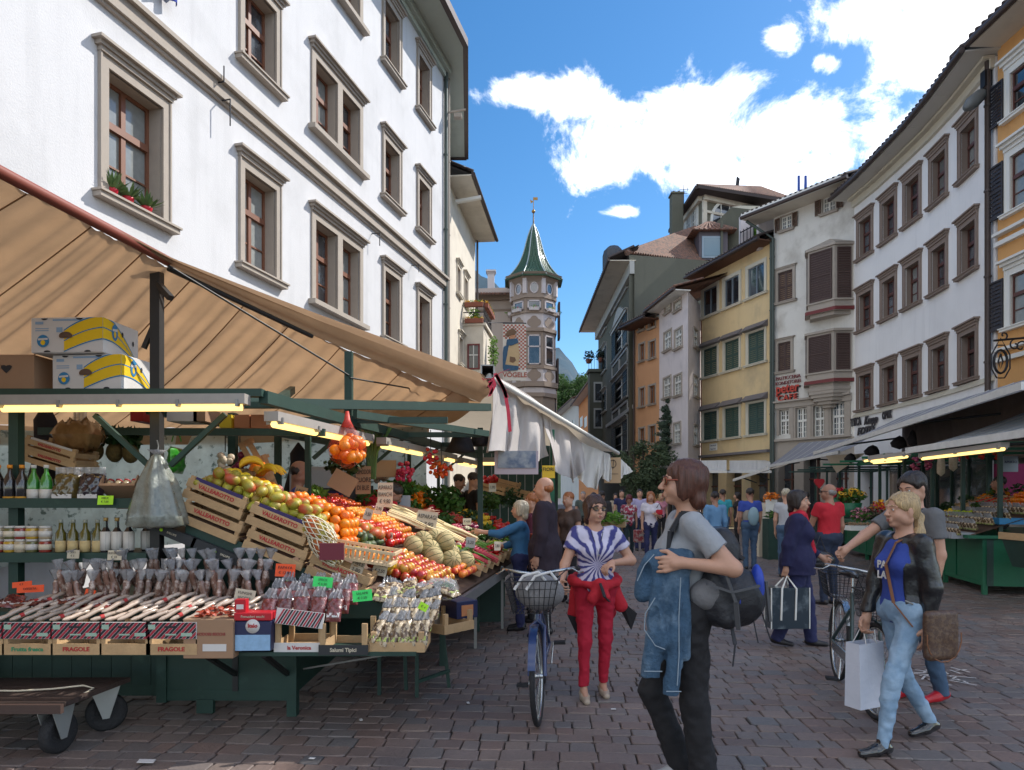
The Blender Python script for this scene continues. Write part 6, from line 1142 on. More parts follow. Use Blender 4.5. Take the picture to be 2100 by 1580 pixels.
t,b=boxthing('brown_carton','plain brown carton heaped with dried tomatoes',(XA(437,4.4),4.48,.56),(.315,.3,.25),CARD);text('POMODORI SECCHI',.024,mat('faded_red_ink',(.3,.08,.06),.8),t,frame_mat((0,-.152,.155),(1,0,0)),bold=.001);MB().box((.04,-.1515,.07),(.15,.003,.045)).build('label',CARDW,t)
mb=MB();
for k in range(60):x,y,z=rnd.uniform(-.13,.13),rnd.uniform(-.12,.14),.25+rnd.uniform(0,.05);mb.lathe([(0,-.006),(.02,0),(0,.006)],6,M=TM((x,y,z),rnd.uniform(0,6),rnd.uniform(-.6,.6),rnd.uniform(-.6,.6)),sm=False)
o=mb.build('dried_tomatoes',mat('dried_tomato',(.30,.035,.01),.5,var=.5,vs=30));o.location=t.location;tag(o,'heap of dried red tomatoes filling the brown carton','dried tomatoes',kind='stuff')
t,b=boxthing('blue_printed_box','small navy and light blue printed box beside the brown carton',(XA(522,4.4),4.46,.60),(.23,.2,.19),mat('navy_card',(.015,.02,.07),.5),.04);MB().box((0,-.102,.055),(.22,.004,.1)).build('light_panel',mat('light_blue_print',(.25,.42,.62),.6,var=.3,vs=30),t);MB().lathe([(.045,0),(.045,.003)],20,M=TM((0,-.101,.16),0,0,R(90))).build('badge',CARDW,t);text('Italo',.035,REDI,t,frame_mat((0,-.106,.163),(1,0,0)),bold=.001)
t,b=boxthing('red_box','flat red printed box on top of the navy box',(XA(522,4.4),4.44,.795),(.235,.16,.05),mat('red_card',(.45,.01,.02),.4),.04);text('Pomodori secchi',.022,CREC,t,frame_mat((0,-.082,.026),(1,0,0)))
MB().box((-.09,-.02,.09),(.07,.06,.08)).build('upright_flap',mat('red_card',(.45,.01,.02),.4),t);MB().box((-.09,-.052,.085),(.045,.003,.03)).build('label',CARDW,t)
MUSH=mat('dried_mushroom_pack',(.12,.07,.035),.18,col2=(.55,.42,.26),c2s=26,c2t=(.48,.55),coat=.9,var=.5,vs=40,bump=.6,bs=30,rand=.2);MEAT=mat('packed_meat',(.16,.02,.02),.15,col2=(.42,.28,.26),c2s=14,c2t=(.55,.7),coat=1,bump=.7,bs=22,rand=.25,var=.4);WRAP=mat('crumpled_cellophane',(.42,.42,.44),.12,var=.6,vs=30,coat=1,bump=1.0,bs=40,alpha=.62);SAUS=mat('cured_sausage',(.20,.10,.07),.3,col2=(.52,.42,.36),c2s=30,c2t=(.5,.62),coat=.7,rand=.3,bump=.4);SAUW=mat('pale_sausage',(.44,.34,.27),.35,col2=(.22,.11,.07),c2s=18,c2t=(.55,.62),coat=.6,rand=.2)
def pillow(L,W_,H,seed,n=12,cr=.25):
 q=random.Random(seed);mb=MB();ph=[q.uniform(0,6)for _ in range(4)]
 def f(s):
  def g(a,b):
   x,y=(a-.5)*L,(b-.5)*W_;e=(max(0,1-(2*a-1)**4)*max(0,1-(2*b-1)**4))**.5;r=1+cr*math.sin(a*17+ph[0])*math.sin(b*13+ph[1])+cr*.6*math.sin(a*31+b*23+ph[2])
   return Vector((x,y,s*H/2*e*r))
  return g
 mb.grid(f(1),n,n,0,True);m2=MB().grid(f(-1),n,n,0,True);mb.add(m2.v,[tuple(reversed(x))for x in m2.f],0,True);return mb
PK={}
def pack(kind,loc,rot,lab,L=.2,W_=.13,H=.06,grp=None,collar=True):
 key=(kind,L,W_,H)
 if key not in PK:PK[key]=[pillow(L,W_,H,s).mesh('contents',{'mush':MUSH,'meat':MEAT}[kind])for s in range(3)]+[MB().grid(lambda a,b:Vector((L*.5+.07*a,(b-.5)*W_*(1-.35*math.sin(a*1.6)),.018*math.sin(b*19+a*4)*(1-a*.3))),6,14).mesh('gathered_top',WRAP),MB().box((-L*.28,0,0),(.03,W_*.8,H*.9)).mesh('label',CARDW if kind=='meat' else mat('lime_paper',(.42,.48,.14),.7))]
 ms=PK[key];t=obj('food_pack',ms[rnd.randrange(3)],None,loc,rot);tag(t,lab,'pack',grp)
 if collar:obj('gathered_top',ms[3],t)
 obj('label',ms[4],t);return t
def sausage(loc,rot,L,r,m,lab,grp,wrap=True):
 key=('s',L,r,m.name)
 if key not in PK:
  k=7;PK[key]=(MB().tube([(0,.004*math.sin(j),L*j/k)for j in range(k+1)],[r*.4]+[r*(1+.08*math.sin(j*2.2))for j in range(1,k)]+[r*.4],9).mesh('sausage',m),MB().grid(lambda a,b:Vector((math.cos(a*6.28)*r*(.5+1.5*b)*(1+.25*math.sin(a*25)),math.sin(a*6.28)*r*(.5+1.1*b),L*.96+.075*b)),16,4).mesh('cellophane',WRAP),MB().tube([(0,0,L*.3),(0,0,L*.42)],r*1.06,10).mesh('band',REDI))
 a,b,c=PK[key];o=obj('wrapped_sausage' if wrap else 'pale_sausage',a,None,loc,rot);tag(o,lab,'sausage',grp)
 if wrap:obj('cellophane',b,o)
 elif rnd.random()<.25:obj('band',c,o)
for k in range(96):
 x=-3.2+k*.021+rnd.uniform(-.01,.01)
 if x>XA(548,4.85):break
 sausage((x,4.79+.07*(k%3)+rnd.uniform(-.02,.02),.80+.07*(k%3)),(R(rnd.uniform(5,16)),R(rnd.uniform(-6,14)),rnd.uniform(0,6)),.21,.022,SAUS,'dark cured sausage standing in crumpled cellophane in the row behind the striped boxes','cellophane wrapped sausages')
for k in range(64):
 x=-3.3+k*.029+rnd.uniform(-.01,.01);lay=k%3
 sausage((x-.04,4.42+.09*lay,.79+.035*lay),(R(-78+rnd.uniform(-6,6)),0,R(rnd.uniform(-35,-20))),.2,.015,SAUW,'thin pale sausage lying in the striped boxes','pale sausages in the striped boxes',False)
for k in range(9):pack('meat',(-3.5+k*.09+rnd.uniform(-.02,.02),4.72+rnd.uniform(-.05,.05),.84+rnd.uniform(0,.03)),(R(rnd.uniform(-15,15)),R(rnd.uniform(-20,10)),R(rnd.uniform(60,110))),'flat clear pack of dried meat on the near corner of the sausage row',.18,.12,.04,'packs behind the orange cards',False)
def open_crate(c,L,W_,H,lab,front,body=WOOD,ink=REDI,txt=None,rz=0.0):
 t=thing('wooden_crate',lab,'crate',c,rz)
 for y in(-W_/2,W_/2):MB().box((0,y,.032),(L,.008,.064)).build('board',front if y<0 else body,t)
 for s in(-1,1):MB().box((s*(L/2-.004),0,.032),(.008,W_-.02,.064)).build('board',body,t)
 for sx in(-1,1):
  for sy in(-1,1):MB().box((sx*(L/2-.025),sy*(W_/2-.014),H/2),(.034,.024,H)).build('corner_post',body,t)
 MB().box((0,0,.008),(L-.02,W_-.03,.008)).build('base',body,t)
 if txt:text(txt,.034,ink,t,frame_mat((0,-W_/2-.006,.032),(1,0,0)),bold=.001,ext=.0008)
 return t
t=open_crate((XA(613,4.42),4.58,.575),.33,.3,.19,'pale crate printed la Veronica under the tilted striped board',CARDW,txt='la Veronica');
striped_flap=thing('striped_board','striped red and black carton board resting on the printed crate','carton',(XA(615,4.42),4.42,.80));striped_flap.rotation_euler=(R(-8),R(7),0)
MB().box((0,0,0),(.31,.012,.1)).build('board',CARDW,striped_flap);mb=MB();mb2=MB()
for k in range(8):
 x=-.155+k*.036;
 for(q,o_)in((mb,0),(mb2,.018)):q.add([(max(-.153,x+o_),-.008,-.048),(x+o_+.012,-.008,-.048),(min(.153,x+o_+.055),-.008,.048),(min(.15,x+o_+.043),-.008,.048)],[(0,1,2,3)])
mb.build('red_stripes',mat('red_print',(.38,.02,.04),.6),striped_flap);mb2.build('black_stripes',BLKI,striped_flap)
open_crate((XA(705,4.42),4.56,.565),.32,.3,.2,'crate with a black printed front board under the packed meats',BLKB,txt='Salumi Tipici',ink=CREC)
open_crate((XA(815,4.45),4.60,.575),.36,.32,.13,'low blank wooden crate of bagged mushrooms at the stall corner',WOOD)
open_crate((XA(905,4.75),4.98,.62),.3,.3,.14,'second blank crate of mushroom bags round the stall corner',WOOD,rz=R(50))
t,b=boxthing('blue_carton','dark blue and orange printed carton at the corner beyond the mushroom crates',(XA(935,5.1),5.2,.68),(.18,.3,.13),mat('navy_card',(.015,.02,.07),.5),R(35));MB().box((0,-.152,.06),(.1,.004,.08)).build('print',mat('orange_print',(.5,.2,.08),.6),t)
for k in range(3):
 for j in range(5):pack('meat',(XA(560,4.6)+j*.11+k*.02,4.5+k*.14,.83+k*.035+rnd.uniform(0,.02)),(R(rnd.uniform(-10,10)),R(-62+rnd.uniform(-8,8)),R(90+rnd.uniform(-15,15))),'clear bag of dark dried meat with gathered top, in the heap under the green cards',.17,.10,.055,'bags of dried meat')
for k in range(3):
 for j in range(6):pack('mush',(XA(775,4.55)+j*.062+k*.02,4.50+k*.15,.68+k*.055+rnd.uniform(0,.02)),(R(rnd.uniform(-20,0)),R(-48+rnd.uniform(-8,8)),R(75+rnd.uniform(-20,20))),'bag of sliced dried mushrooms in the corner crate',.19,.075,.05,'bags of dried mushrooms at the corner')
for k in range(9):pack('mush',(XA(780,4.9)+k*.06,4.95+rnd.uniform(-.03,.2),.86+rnd.uniform(0,.05)),(R(rnd.uniform(-15,15)),R(-25+rnd.uniform(-12,12)),R(rnd.uniform(0,180))),'bag of dried mushrooms lying above the corner crates',.17,.11,.055,'bags of dried mushrooms lying behind')
t=thing('salad_bag','clear bag of green salad leaves at the corner behind the mushrooms','bag',P(905,1208,5.05));mb=MB();leafclump(mb,(0,0,0),(.1,.09,.06),120,.03);mb.build('leaves',LEAFM,t);pillow(.26,.2,.14,5).build('clear_bag',mat('clear_bag',(.7,.7,.7),.1,alpha=.25,coat=1),t)
def bottle(loc,h,r,m,capm,labm,lab,cat='bottle',lz=(.05,.35),shape='wine',grp=None,square=False):
 t=thing('bottle',lab,cat,loc,0,grp);pr={'wine':[(r*.9,0),(r,.01),(r,h*.48),(r*.8,h*.6),(r*.34,h*.78),(r*.32,h*.97),(0,h*.97)],'oil':[(r*.95,0),(r,.01),(r,h*.58),(r*.45,h*.72),(r*.36,h*.95),(0,h*.95)],'jar':[(r*.92,0),(r,.008),(r,h*.78),(r*.82,h*.85),(0,h*.85)]}[shape]
 MB().lathe(pr,6 if square else 14,sm=not square).build('glass',m,t);cr=r*(.42 if shape!='jar' else .9);MB().lathe([(cr,h*.9 if shape!='jar' else h*.84),(cr,h),(0,h)],12).build('cap',capm,t)
 if labm:MB().lathe([(r*1.015,h*lz[0]),(r*1.015,h*lz[1])],14).build('label',labm,t)
 return t
DG=mat('dark_bottle_glass',(.02,.018,.02),.08,coat=1);GG=mat('green_bottle_glass',(.035,.22,.03),.1,coat=1);OILG=mat('oil_bottle',(.10,.09,.012),.08,coat=1);GOLD=mat('orange_cap',(.75,.28,.02),.5);WH=mat('white_label',(.62,.60,.56),.7);LABO=mat('straw_label',(.55,.42,.2),.7,var=.2,vs=40);JARS=[mat('jar_contents_%s'%n,c,.12,var=.4,vs=30,coat=1)for n,c in(('red',(.25,.03,.02)),('yellow',(.45,.28,.03)),('cream',(.4,.33,.22)),('olive',(.12,.12,.04)))]
zs1=1.575
for i,(px,m,cp,lm,lb)in enumerate(((-4,DG,GOLD,None,'dark wine bottle with an orange cap cut by the frame edge'),(20,DG,GOLD,mat('orange_band',(.6,.3,.03),.6),'dark wine bottle with an orange cap, first from the frame edge'),(45,DG,GOLD,mat('orange_band',(.6,.3,.03),.6),'dark wine bottle with an orange cap, next to the green bottles'),(69,GG,WH,WH,'green bottle with white label beside the dark wine bottle'),(95,GG,WH,WH,'green bottle with white label beside the dried goods'))):bottle((XA(px,4.93),4.93,zs1),.24,.042,m,cp,lm,lb,lz=(.0,.05)if m is DG else(.0,.27),grp='bottles on the upper shelf')
zs2=1.185
for i,px in enumerate((125,150,175,200)):bottle((XA(px,4.93),4.93,zs2),.235,.036,OILG,mat('flip_cap',(.3,.32,.26),.5),LABO,'flip top oil bottle with a straw coloured tree label, '+('nearest the jars','second from the jars','third from the jars','beside the dark square bottles')[i],lz=(.02,.36),shape='oil',grp='tree label oil bottles')
for i,px in enumerate((217,240,264,285,303)):bottle((XA(px,4.93),4.93+(.1 if px>280 else 0),zs2),.25,.037,DG,mat('gold_cap',(.4,.26,.08),.4,metal=.4),WH,'tall dark oil bottle with a gold cap and white label, '+('nearest the straw labels','second in the dark row','third in the dark row','fourth in the dark row','last beside the post')[i],lz=(.06,.60),shape='oil',square=True,grp='dark oil bottles')
for i,px in enumerate((2,25,47,70,97)):
 for l in range(2 if i!=4 else 2):bottle((XA(px,4.95),4.93,zs2+l*.095),.095,.042,JARS[(i+l*2)%4],WH,WH if(i+l)%2 else CREC,('lower' if l==0 else 'upper')+' jar of preserves on the middle shelf, '+('at the frame edge','second column of jars','third column of jars','fourth column of jars','beside the flip top bottles')[i],'jar',(.2,.62),'jar','stacked preserve jars')
t=thing('jar_box','tilted cardboard tray of small red jars on the upper shelf','box',(XA(255,5.0),5.02,1.58));t.rotation_euler=(R(-35),0,0);MB().box((0,0,.01),(.26,.3,.02)).box((-.125,0,.05),(.01,.3,.09)).box((.125,0,.05),(.01,.3,.09)).box((0,.15,.05),(.25,.01,.09)).build('tray',CARD,t)
for a in range(4):
 for b in range(3):
  j=obj('jar',MB().lathe([(.022,0),(.024,.005),(.024,.045),(.02,.05),(0,.05)],10).mesh('jar',JARS[2]),t,(-.085+.058*a,-.1+.085*b,.02));MB().lathe([(.023,.05),(.023,.062),(0,.062)],10).build('lid',mat('red_lid',(.3,.02,.02),.4),j)
for i,(px,m,lb)in enumerate(((138,mat('dried_olive_pack',(.10,.07,.02),.2,var=.5,vs=30,coat=1),'clear bag of olive brown dried fruit on the upper shelf'),(190,mat('dark_fruit_pack',(.02,.012,.02),.2,var=.6,vs=30,coat=1),'clear bag of black dried plums on the upper shelf'))):
 t=thing('fruit_pack',lb,'pack',(XA(px,4.95),4.95,1.66));o=pillow(.17,.2,.12,i).build('contents',m,t);o.rotation_euler=(R(75),0,0);MB().box((0,-.065,-.07),(.14,.004,.03)).build('label',CARDW,t);MB().grid(lambda a,b:Vector(((a-.5)*.17,.02*math.sin(a*20),.08+b*.06)),12,3).build('gathered_top',WRAP,t)
for i,(dz,lb)in enumerate(((0,'lower of two tilted printed crates leaning above the green bottles'),(.1,'upper of two tilted printed crates leaning above the green bottles'))):crate(TM(P(122,962-i*22,5.45),0,R(17)),.42,.3,.1,lb,'VALLEAROTTO',tag_='up',cover=CARDW if i else None)
t=thing('bread_bag','clear bag of nuts lying on the crates behind the shelf post','bag',P(163,893,5.5));pillow(.32,.25,.22,3).build('contents',mat('nut_pack',(.30,.17,.07),.2,var=.5,vs=18,coat=1),t);MB().grid(lambda a,b:Vector(((a-.5)*.1,.02*math.sin(a*20),.1+b*.1)),10,3).build('gathered_top',WRAP,t)
for i,(px,py)in enumerate(((195,925),(235,928),(268,930))):t=thing('pineapple','dark pineapple with spiky leaves on top, '+('nearest the tilted crates','in the middle of the three','beside the brace')[i],'pineapple',P(px,py,5.7));uvs(.065,sq=1.3).build('fruit',mat('pineapple_skin',(.12,.08,.02),.7,var=.6,vs=40,bump=1),t);mb=MB();leafclump(mb,(0,0,.12),(.07,.07,.1),50,.07);mb.build('leaves',LEAFD,t)
t=thing('plastic_bag_bunch','grey transparent plastic bags bunched on a hook below the shelf lamp','bags',P(322,932,4.85));mb=MB();mb.lathe([(.02,.0),(.035,-.02),(.05,-.05),(.12,-.2),(.18,-.42),(.19,-.5),(.14,-.52),(.0,-.5)],40,wob=lambda a,z:1+.13*math.sin(7*a+z*5)+.06*math.sin(17*a-z*9));mb.build('bags',mat('grey_plastic',(.24,.26,.22),.15,var=.6,vs=10,coat=1,bump=1,bs=25,alpha=.85),t);MB().lathe([(.02,0),(.06,.03)],12,wob=lambda a,z:1+.3*math.sin(5*a)).build('gathered_top',WRAP,t);MB().tube([(0,0,0),(0,.02,.06),(0,.0,.1)],.005,5).build('hook',STEEL,t)
t=thing('green_bag','bright green plastic carrier bag hanging behind the brace','bag',P(362,945,5.8));pillow(.22,.34,.08,2).build('bag_body',mat('green_plastic',(.04,.36,.03),.35,tl=.3,coat=.4),t);t.children[0].rotation_euler=(R(80),R(90),R(90));MB().tube([(-.04,0,.16),(-.02,0,.24),(.02,0,.24),(.04,0,.16)],.006,5).build('handle',mat('green_plastic',(.04,.36,.03),.35),t)
def hang_cluster(c,kind,n,r,lab,sc=1.0,cat='cluster',h=.16,string=True,net=None,cols=None):
 t=thing(cat.replace(' ','_'),lab,cat,c)
 for k in range(n):v=Vector((rnd.gauss(0,1),rnd.gauss(0,1),rnd.gauss(0,1))).normalized()*(rnd.random()**.4);obj(kind_name.get(kind,kind),MESH[kind],t,(v.x*r,v.y*r,v.z*h),(rnd.uniform(0,3),0,rnd.uniform(0,3)),sc)
 if string:MB().tube([(0,0,h*.6),(0,0,h+.22)],.005,4).build('string',BLACKM,t)
 return t
hang_cluster(P(462,950,6.0),'garlic',12,.06,'string of white garlic hanging beside the red onions',1.1,'garlic string');hang_cluster(P(492,960,6.1),'onion',14,.06,'string of red onions hanging by the post',.9,'onion string',.12)
t=hang_cluster(P(712,922,6.1),'orange',34,.15,'red net of oranges hanging from the stall rail',1.2,'orange net',.12,False);mb=MB();mb.lathe([(.03,.26),(.06,.2),(.15,.08),(.175,0),(.14,-.1),(.03,-.17)],16);o=mb.build('net',mat('red_net',(.6,.03,.02),.5,alpha=.16),t);mb=MB();mb.lathe([(.015,.34),(.03,.26),(.06,.2)],10);mb.build('net_neck',mat('red_net_solid',(.6,.05,.03),.5),t)
hang_cluster(P(883,935,8.4),'redpep',14,.09,'string of dried red paprika hanging under the far lamps',.6,'paprika string',.1);hang_cluster(P(905,965,8.5),'cherrytom',40,.16,'hanging cluster of small red tomatoes behind the stretching vendor',1.4,'tomato cluster',.1);hang_cluster(P(830,970,8.2),'radish',40,.12,'hanging bunch of pink onions before the cream sign',1.6,'onion bunch',.14)
hang_cluster(P(775,975,8.5),'garlic',26,.12,'heap of garlic bulbs hung behind the leeks',1.4,'garlic cluster',.1);hang_cluster(P(1007,985,12),'redpep',12,.12,'cluster of orange peppers by the green post',1,'pepper cluster',.1)
t=thing('leek_bundle','upright bundle of green leeks behind the hanging oranges','leeks',P(762,945,7.4))
for k in range(22):a=rnd.uniform(-.25,.25);MB().tube([(rnd.uniform(-.04,.04),0,-.2),(a*.3,0,.1),(a,rnd.uniform(-.05,.05),.36)],[.016,.012,.008],5).build('leek',mat('leek_green',(.07,.14,.03),.5,rand=.4),t)
t=thing('salad_heap','dark green salad heap beneath the hanging oranges','salad',P(705,952,7.1));mb=MB();leafclump(mb,(0,0,0),(.2,.14,.12),260,.05);mb.build('leaves',LEAFD,t)
crate(TM(P(512,955,6.2),R(20),R(62)),.42,.26,.12,'slatted pale crate hanging on edge beside the onion string');crate(TM(P(535,975,6.3),R(25),R(70)),.34,.22,.1,'second slatted crate on edge holding an orange pumpkin')
t=thing('pumpkin','orange pumpkin with a yellow cut face beside the hanging crate','pumpkin',P(530,962,6.05));MB().lathe([(.0,-.07),(.05,-.065),(.085,0),(.05,.06),(0,.05)],20,wob=lambda a,z:1+.06*math.cos(6*a)).build('rind',FM['orange'],t);MB().lathe([(.035,0),(.035,.004)],14,M=TM((.02,-.08,-.01),0,0,R(90))).build('cut_face',mat('pumpkin_flesh',(.8,.4,.05),.5),t)
for i,(px,w,m)in enumerate(((477,24,mat('yellow_box',(.62,.45,.02),.6)),(510,30,mat('orange_box',(.45,.18,.08),.6)),(545,34,mat('orange_box',(.45,.18,.08),.6)),(390,60,CARDW),(300,26,REDI),(425,24,CARD))):Y=5.9;tag(MB().box(P(px,868-(22 if i>2 else 0)*.6,Y),(w/1400*Y,.3,.11)).build('stored_box',m),('yellow carton','first orange carton','second orange carton','white printed carton','small red carton','brown carton')[i]+' stored on the rails under the canopy, behind the front lamp','carton')
tag(MB().box(P(1000*.0+640,880,8.4),(.6,.3,.08)).build('stored_crate',WOODD),'dark flat crate laid over the rails above the bald vendor','crate')
BYEL=mat('banana_yellow_print',(.80,.52,.01),.5);BBLU=mat('blue_print',(.02,.20,.42),.5);LBLU=mat('light_blue_marks',(.25,.38,.55),.7)
def banana_box(loc,rz,lab):
 t=thing('banana_box',lab,'box',loc,rz);L,W_,H=.53,.42,.255;b=MB().box((0,0,H/2),(L,W_,H),bev=.006).build('carton',CARDW,t)
 def fp(s,z,o=.002):return Vector((-L/2+s,-W_/2-o,z))if s<=L else Vector((L/2+o,-W_/2+(s-L),z))
 S0,S1=L*.46,L+W_*.93
 def up(s):u=(s-S0)/(S1-S0);return .05+.21*math.sin(math.pi*(u*.86+.14))**.75-.16*max(0,u-.6)
 def lo(s):u=(s-S0)/(S1-S0);return .01+.09*math.sin(math.pi*min(1,u*1.0))-.04*max(0,u-.6)
 def strip(name,f0,f1,m,off,par=b):
  mb=MB();ss=sorted([S0+(S1-S0)*k/40 for k in range(41)]+[L])
  for a,c in zip(ss,ss[1:]):
   if a==c:continue
   mid=(a+c)/2
   def q(s,z):s2=min(s,L)if mid<L else max(s,L+1e-6);return fp(s2,min(max(z,.004),H-.004),off)
   mb.add([q(a,f0(a)),q(c,f0(c)),q(c,f1(c)),q(a,f1(a))],[(0,1,2,3)])
  mb.build(name,m,par)
 strip('banana_print',lo,up,BYEL,.002);strip('outline',lambda s:up(s)-.006,lambda s:up(s)+.004,BBLU,.003);strip('outline',lambda s:lo(s)-.005,lambda s:lo(s)+.004,BBLU,.003);strip('outline',lambda s:(lo(s)*.5+up(s)*.5)-.004,lambda s:(lo(s)*.5+up(s)*.5)+.004,BBLU,.003)
 for(s,z,rx,rz2)in((L+.13,.17,.035,.06),(.09,.085,.045,.045)):
  pts=[(s+rx*math.cos(k*.35),z+rz2*math.sin(k*.35))for k in range(18)];MB().add([fp(p[0],p[1],.005)for p in pts],[tuple(range(18))]).build('oval_emblem',BBLU,b);MB().add([fp(s+rx*.4*math.cos(k*.6),z-rz2*.25+rz2*.4*math.sin(k*.6),.006)for k in range(10)],[tuple(range(10))]).build('emblem_figure',BYEL,b);MB().add([fp(s-rx*.8,z+rz2*.1,.0065),fp(s+rx*.8,z+rz2*.2,.0065),fp(s+rx*.8,z+rz2*.5,.0065),fp(s-rx*.8,z+rz2*.4,.0065)],[(0,1,2,3)]).build('emblem_band',CARDW,b)
 for(s,z,w,h)in((.06,.215,.06,.02),(.08,.175,.1,.006),(.08,.16,.1,.006),(.21,.165,.045,.035),(.26,.235,.2,.012)):MB().add([fp(s-w/2,z-h/2),fp(s+w/2,z-h/2),fp(s+w/2,z+h/2),fp(s-w/2,z+h/2)],[(0,1,2,3)]).build('small_print',LBLU,b)
 for(s,z,r)in((L*.49,.12,.05),):MB().add([fp(s+r*math.cos(k*.349),z+r*.6*max(-.5,math.sin(k*.349)),.0075)for k in range(18)],[tuple(range(18))]).build('hand_hole',WOODD,b)
 for(s,z)in((.12,.006),(.42,.006),(.1,H-.008),(.36,H-.008)):MB().add([fp(s+.025*math.cos(k*.4),z+(.012*math.sin(k*.4)if z<.1 else-.012*math.sin(k*.4)),.004)for k in range(9)],[tuple(range(9))]).build('notch',BLKI,b)
 for s in(L+.22,L+.35):MB().add([fp(s+.012*math.cos(k*.6),.18-(s-L-.2)*.3+.02*math.sin(k*.6),.005)for k in range(10)],[tuple(range(10))]).build('vent_hole',BLKI,b)
 return t
banana_box((XA(160,4.85)+.04,5.13,2.357),R(-6),'lower white banana box with the big yellow banana print on the stall roof');banana_box((XA(133,4.85)+.0,5.10,2.617),R(-3),'upper white banana box with the big yellow banana print on the stall roof')
t=thing('brown_box','plain brown box with a heart shaped hole beside the banana boxes','box',(XA(5,4.95)-.02,5.15,2.357));MB().box((0,0,.13),(.5,.4,.26),bev=.005).build('carton',CARD,t);MB().add([(.05+.035*math.sin(k*.5)**3*1.2,-.204,.16+.03*(math.cos(k*.5)-.38*math.cos(k)-.1*math.cos(1.5*k)))for k in range(13)],[tuple(range(13))]).build('heart_hole',BLKI,t)
for(px,py,Y,w,h,lb)in((95,920,5.9,.16,.8,'black jacket hanging behind the upper shelf'),(612,965,8.6,.2,.7,'dark folded parasol behind the bald vendor'),(945,910,8.4,.22,.25,'dark folded cloth hanging from the rail end'),(985,900,8.6,.18,.2,'second dark folded cloth, nearest the white drapes')):
 t=thing('hanging_dark_cloth',lb,'cloth',P(px,py,Y));MB().lathe([(.01,h/2),(w*.5,h*.3),(w*.6,0),(w*.8,-h*.4),(0,-h/2)],16,wob=lambda a,z:1+.2*math.sin(3*a+z*8)).build('folds',mat('black_cloth',(.015,.013,.016),.9),t)
t=thing('hand_cart','low flatbed hand cart with dark boards and rubber wheels before the green cabinet','cart')
pz=.36;cxs=[(-4.2,4.05),(XA(132,4.08),4.08),(XA(268,4.64),4.64),(-4.2,4.62)]
DW=mat('weathered_dark_wood',(.055,.035,.028),.6,var=.5,vs=7,bump=.4);mb=MB()
for k in range(5):
 a,b=k/5+.004,(k+1)/5-.004;L0=Vector(cxs[0]).lerp(Vector(cxs[3]),a),Vector(cxs[0]).lerp(Vector(cxs[3]),b);R0=Vector(cxs[1]).lerp(Vector(cxs[2]),a),Vector(cxs[1]).lerp(Vector(cxs[2]),b);mb=MB();pts=[L0[0],R0[0],R0[1],L0[1]];mb.add([(p.x,p.y,z)for z in(pz-.03,pz)for p in pts],[(3,2,1,0),(4,5,6,7),(0,1,5,4),(1,2,6,5),(2,3,7,6),(3,0,4,7)]);mb.build('deck_board',DW,t)
MB().b2((-4.2,4.03,pz-.055),(cxs[1][0]+.01,4.06,pz-.002)).build('edge_board',mat('red_brown_wood',(.06,.035,.028),.6,var=.3),t)
RUB=mat('black_rubber',(.018,.018,.02),.75,bump=.5,bs=60);RIMR=mat('red_rim',(.35,.03,.01),.45)
for i,(px,py,rim,rzz)in enumerate(((115,1546,STEEL,.9),(215,1500,RIMR,.3))):
 g=G(px,py);r=.125;w=thing_w=obj('wheel',None,t,(g.x,g.y+.02,r),(0,R(90),R(-12-40*i)));MB().lathe([(r*.62,-.03),(r*.85,-.04),(r,-.02),(r,.02),(r*.85,.04),(r*.62,.03)],26).build('tyre',RUB,w);MB().lathe([(0,-.02),(.03,-.025),(r*.5,-.012),(r*.62,-.03),(r*.62,.03),(r*.5,.012),(.03,.025),(0,.02)],20).build('rim',rim,w)
 mb=MB();rot=Matrix.Translation((g.x,g.y,0))@Matrix.Rotation(R(-12-40*i),4,'Z')
 for s in(-1,1):mb.add([rot@Vector((s*.055,dy,z))for(dy,z)in((-.1,pz-.03),(.09,pz-.03),(.02,.10),(-.02,.10))]+[rot@Vector((s*.062,dy,z))for(dy,z)in((-.1,pz-.03),(.09,pz-.03),(.02,.10),(-.02,.10))],[(0,1,2,3),(7,6,5,4),(0,4,5,1),(1,5,6,2),(2,6,7,3),(3,7,4,0)])
 mb.build('caster_fork',mat('galvanised_steel',(.36,.38,.37),.45,metal=.5,var=.15),t)
MB().tube([(-3.6,4.3,pz+.008),(-3.1,4.28,pz+.01),(-2.9,4.31,pz+.014),(-2.72,4.33,pz+.03),(-2.66,4.34,pz+.01),(-2.7,4.2,pz-.02)],.006,5).build('string',CREC,t)
tag(MB().box((0,0,0),(.09,.05,.004),M=TM(G(300,1568)+Vector((0,0,.02)),.2,.1)).build('paper_scrap',CARDW),'crumpled blue white paper scrap on the paving near the cart','litter')
for i,(px,py)in enumerate(((1258,1458),(1505,1345),(740,1480),(640,1560),(1340,1390),(960,1445))):tag(MB().box((0,0,0),(.035,.02,.004),M=TM(G(px,py)+Vector((0,0,.014)),i)).build('litter_scrap',CARDW),'tiny white scrap of litter on the paving, '+('between the cyclist and the tall woman','behind the tall woman','near the trestle legs','near the cabinet foot','in the middle of the street','right of the trestle legs'.replace('right of','past'))[i],'litter')
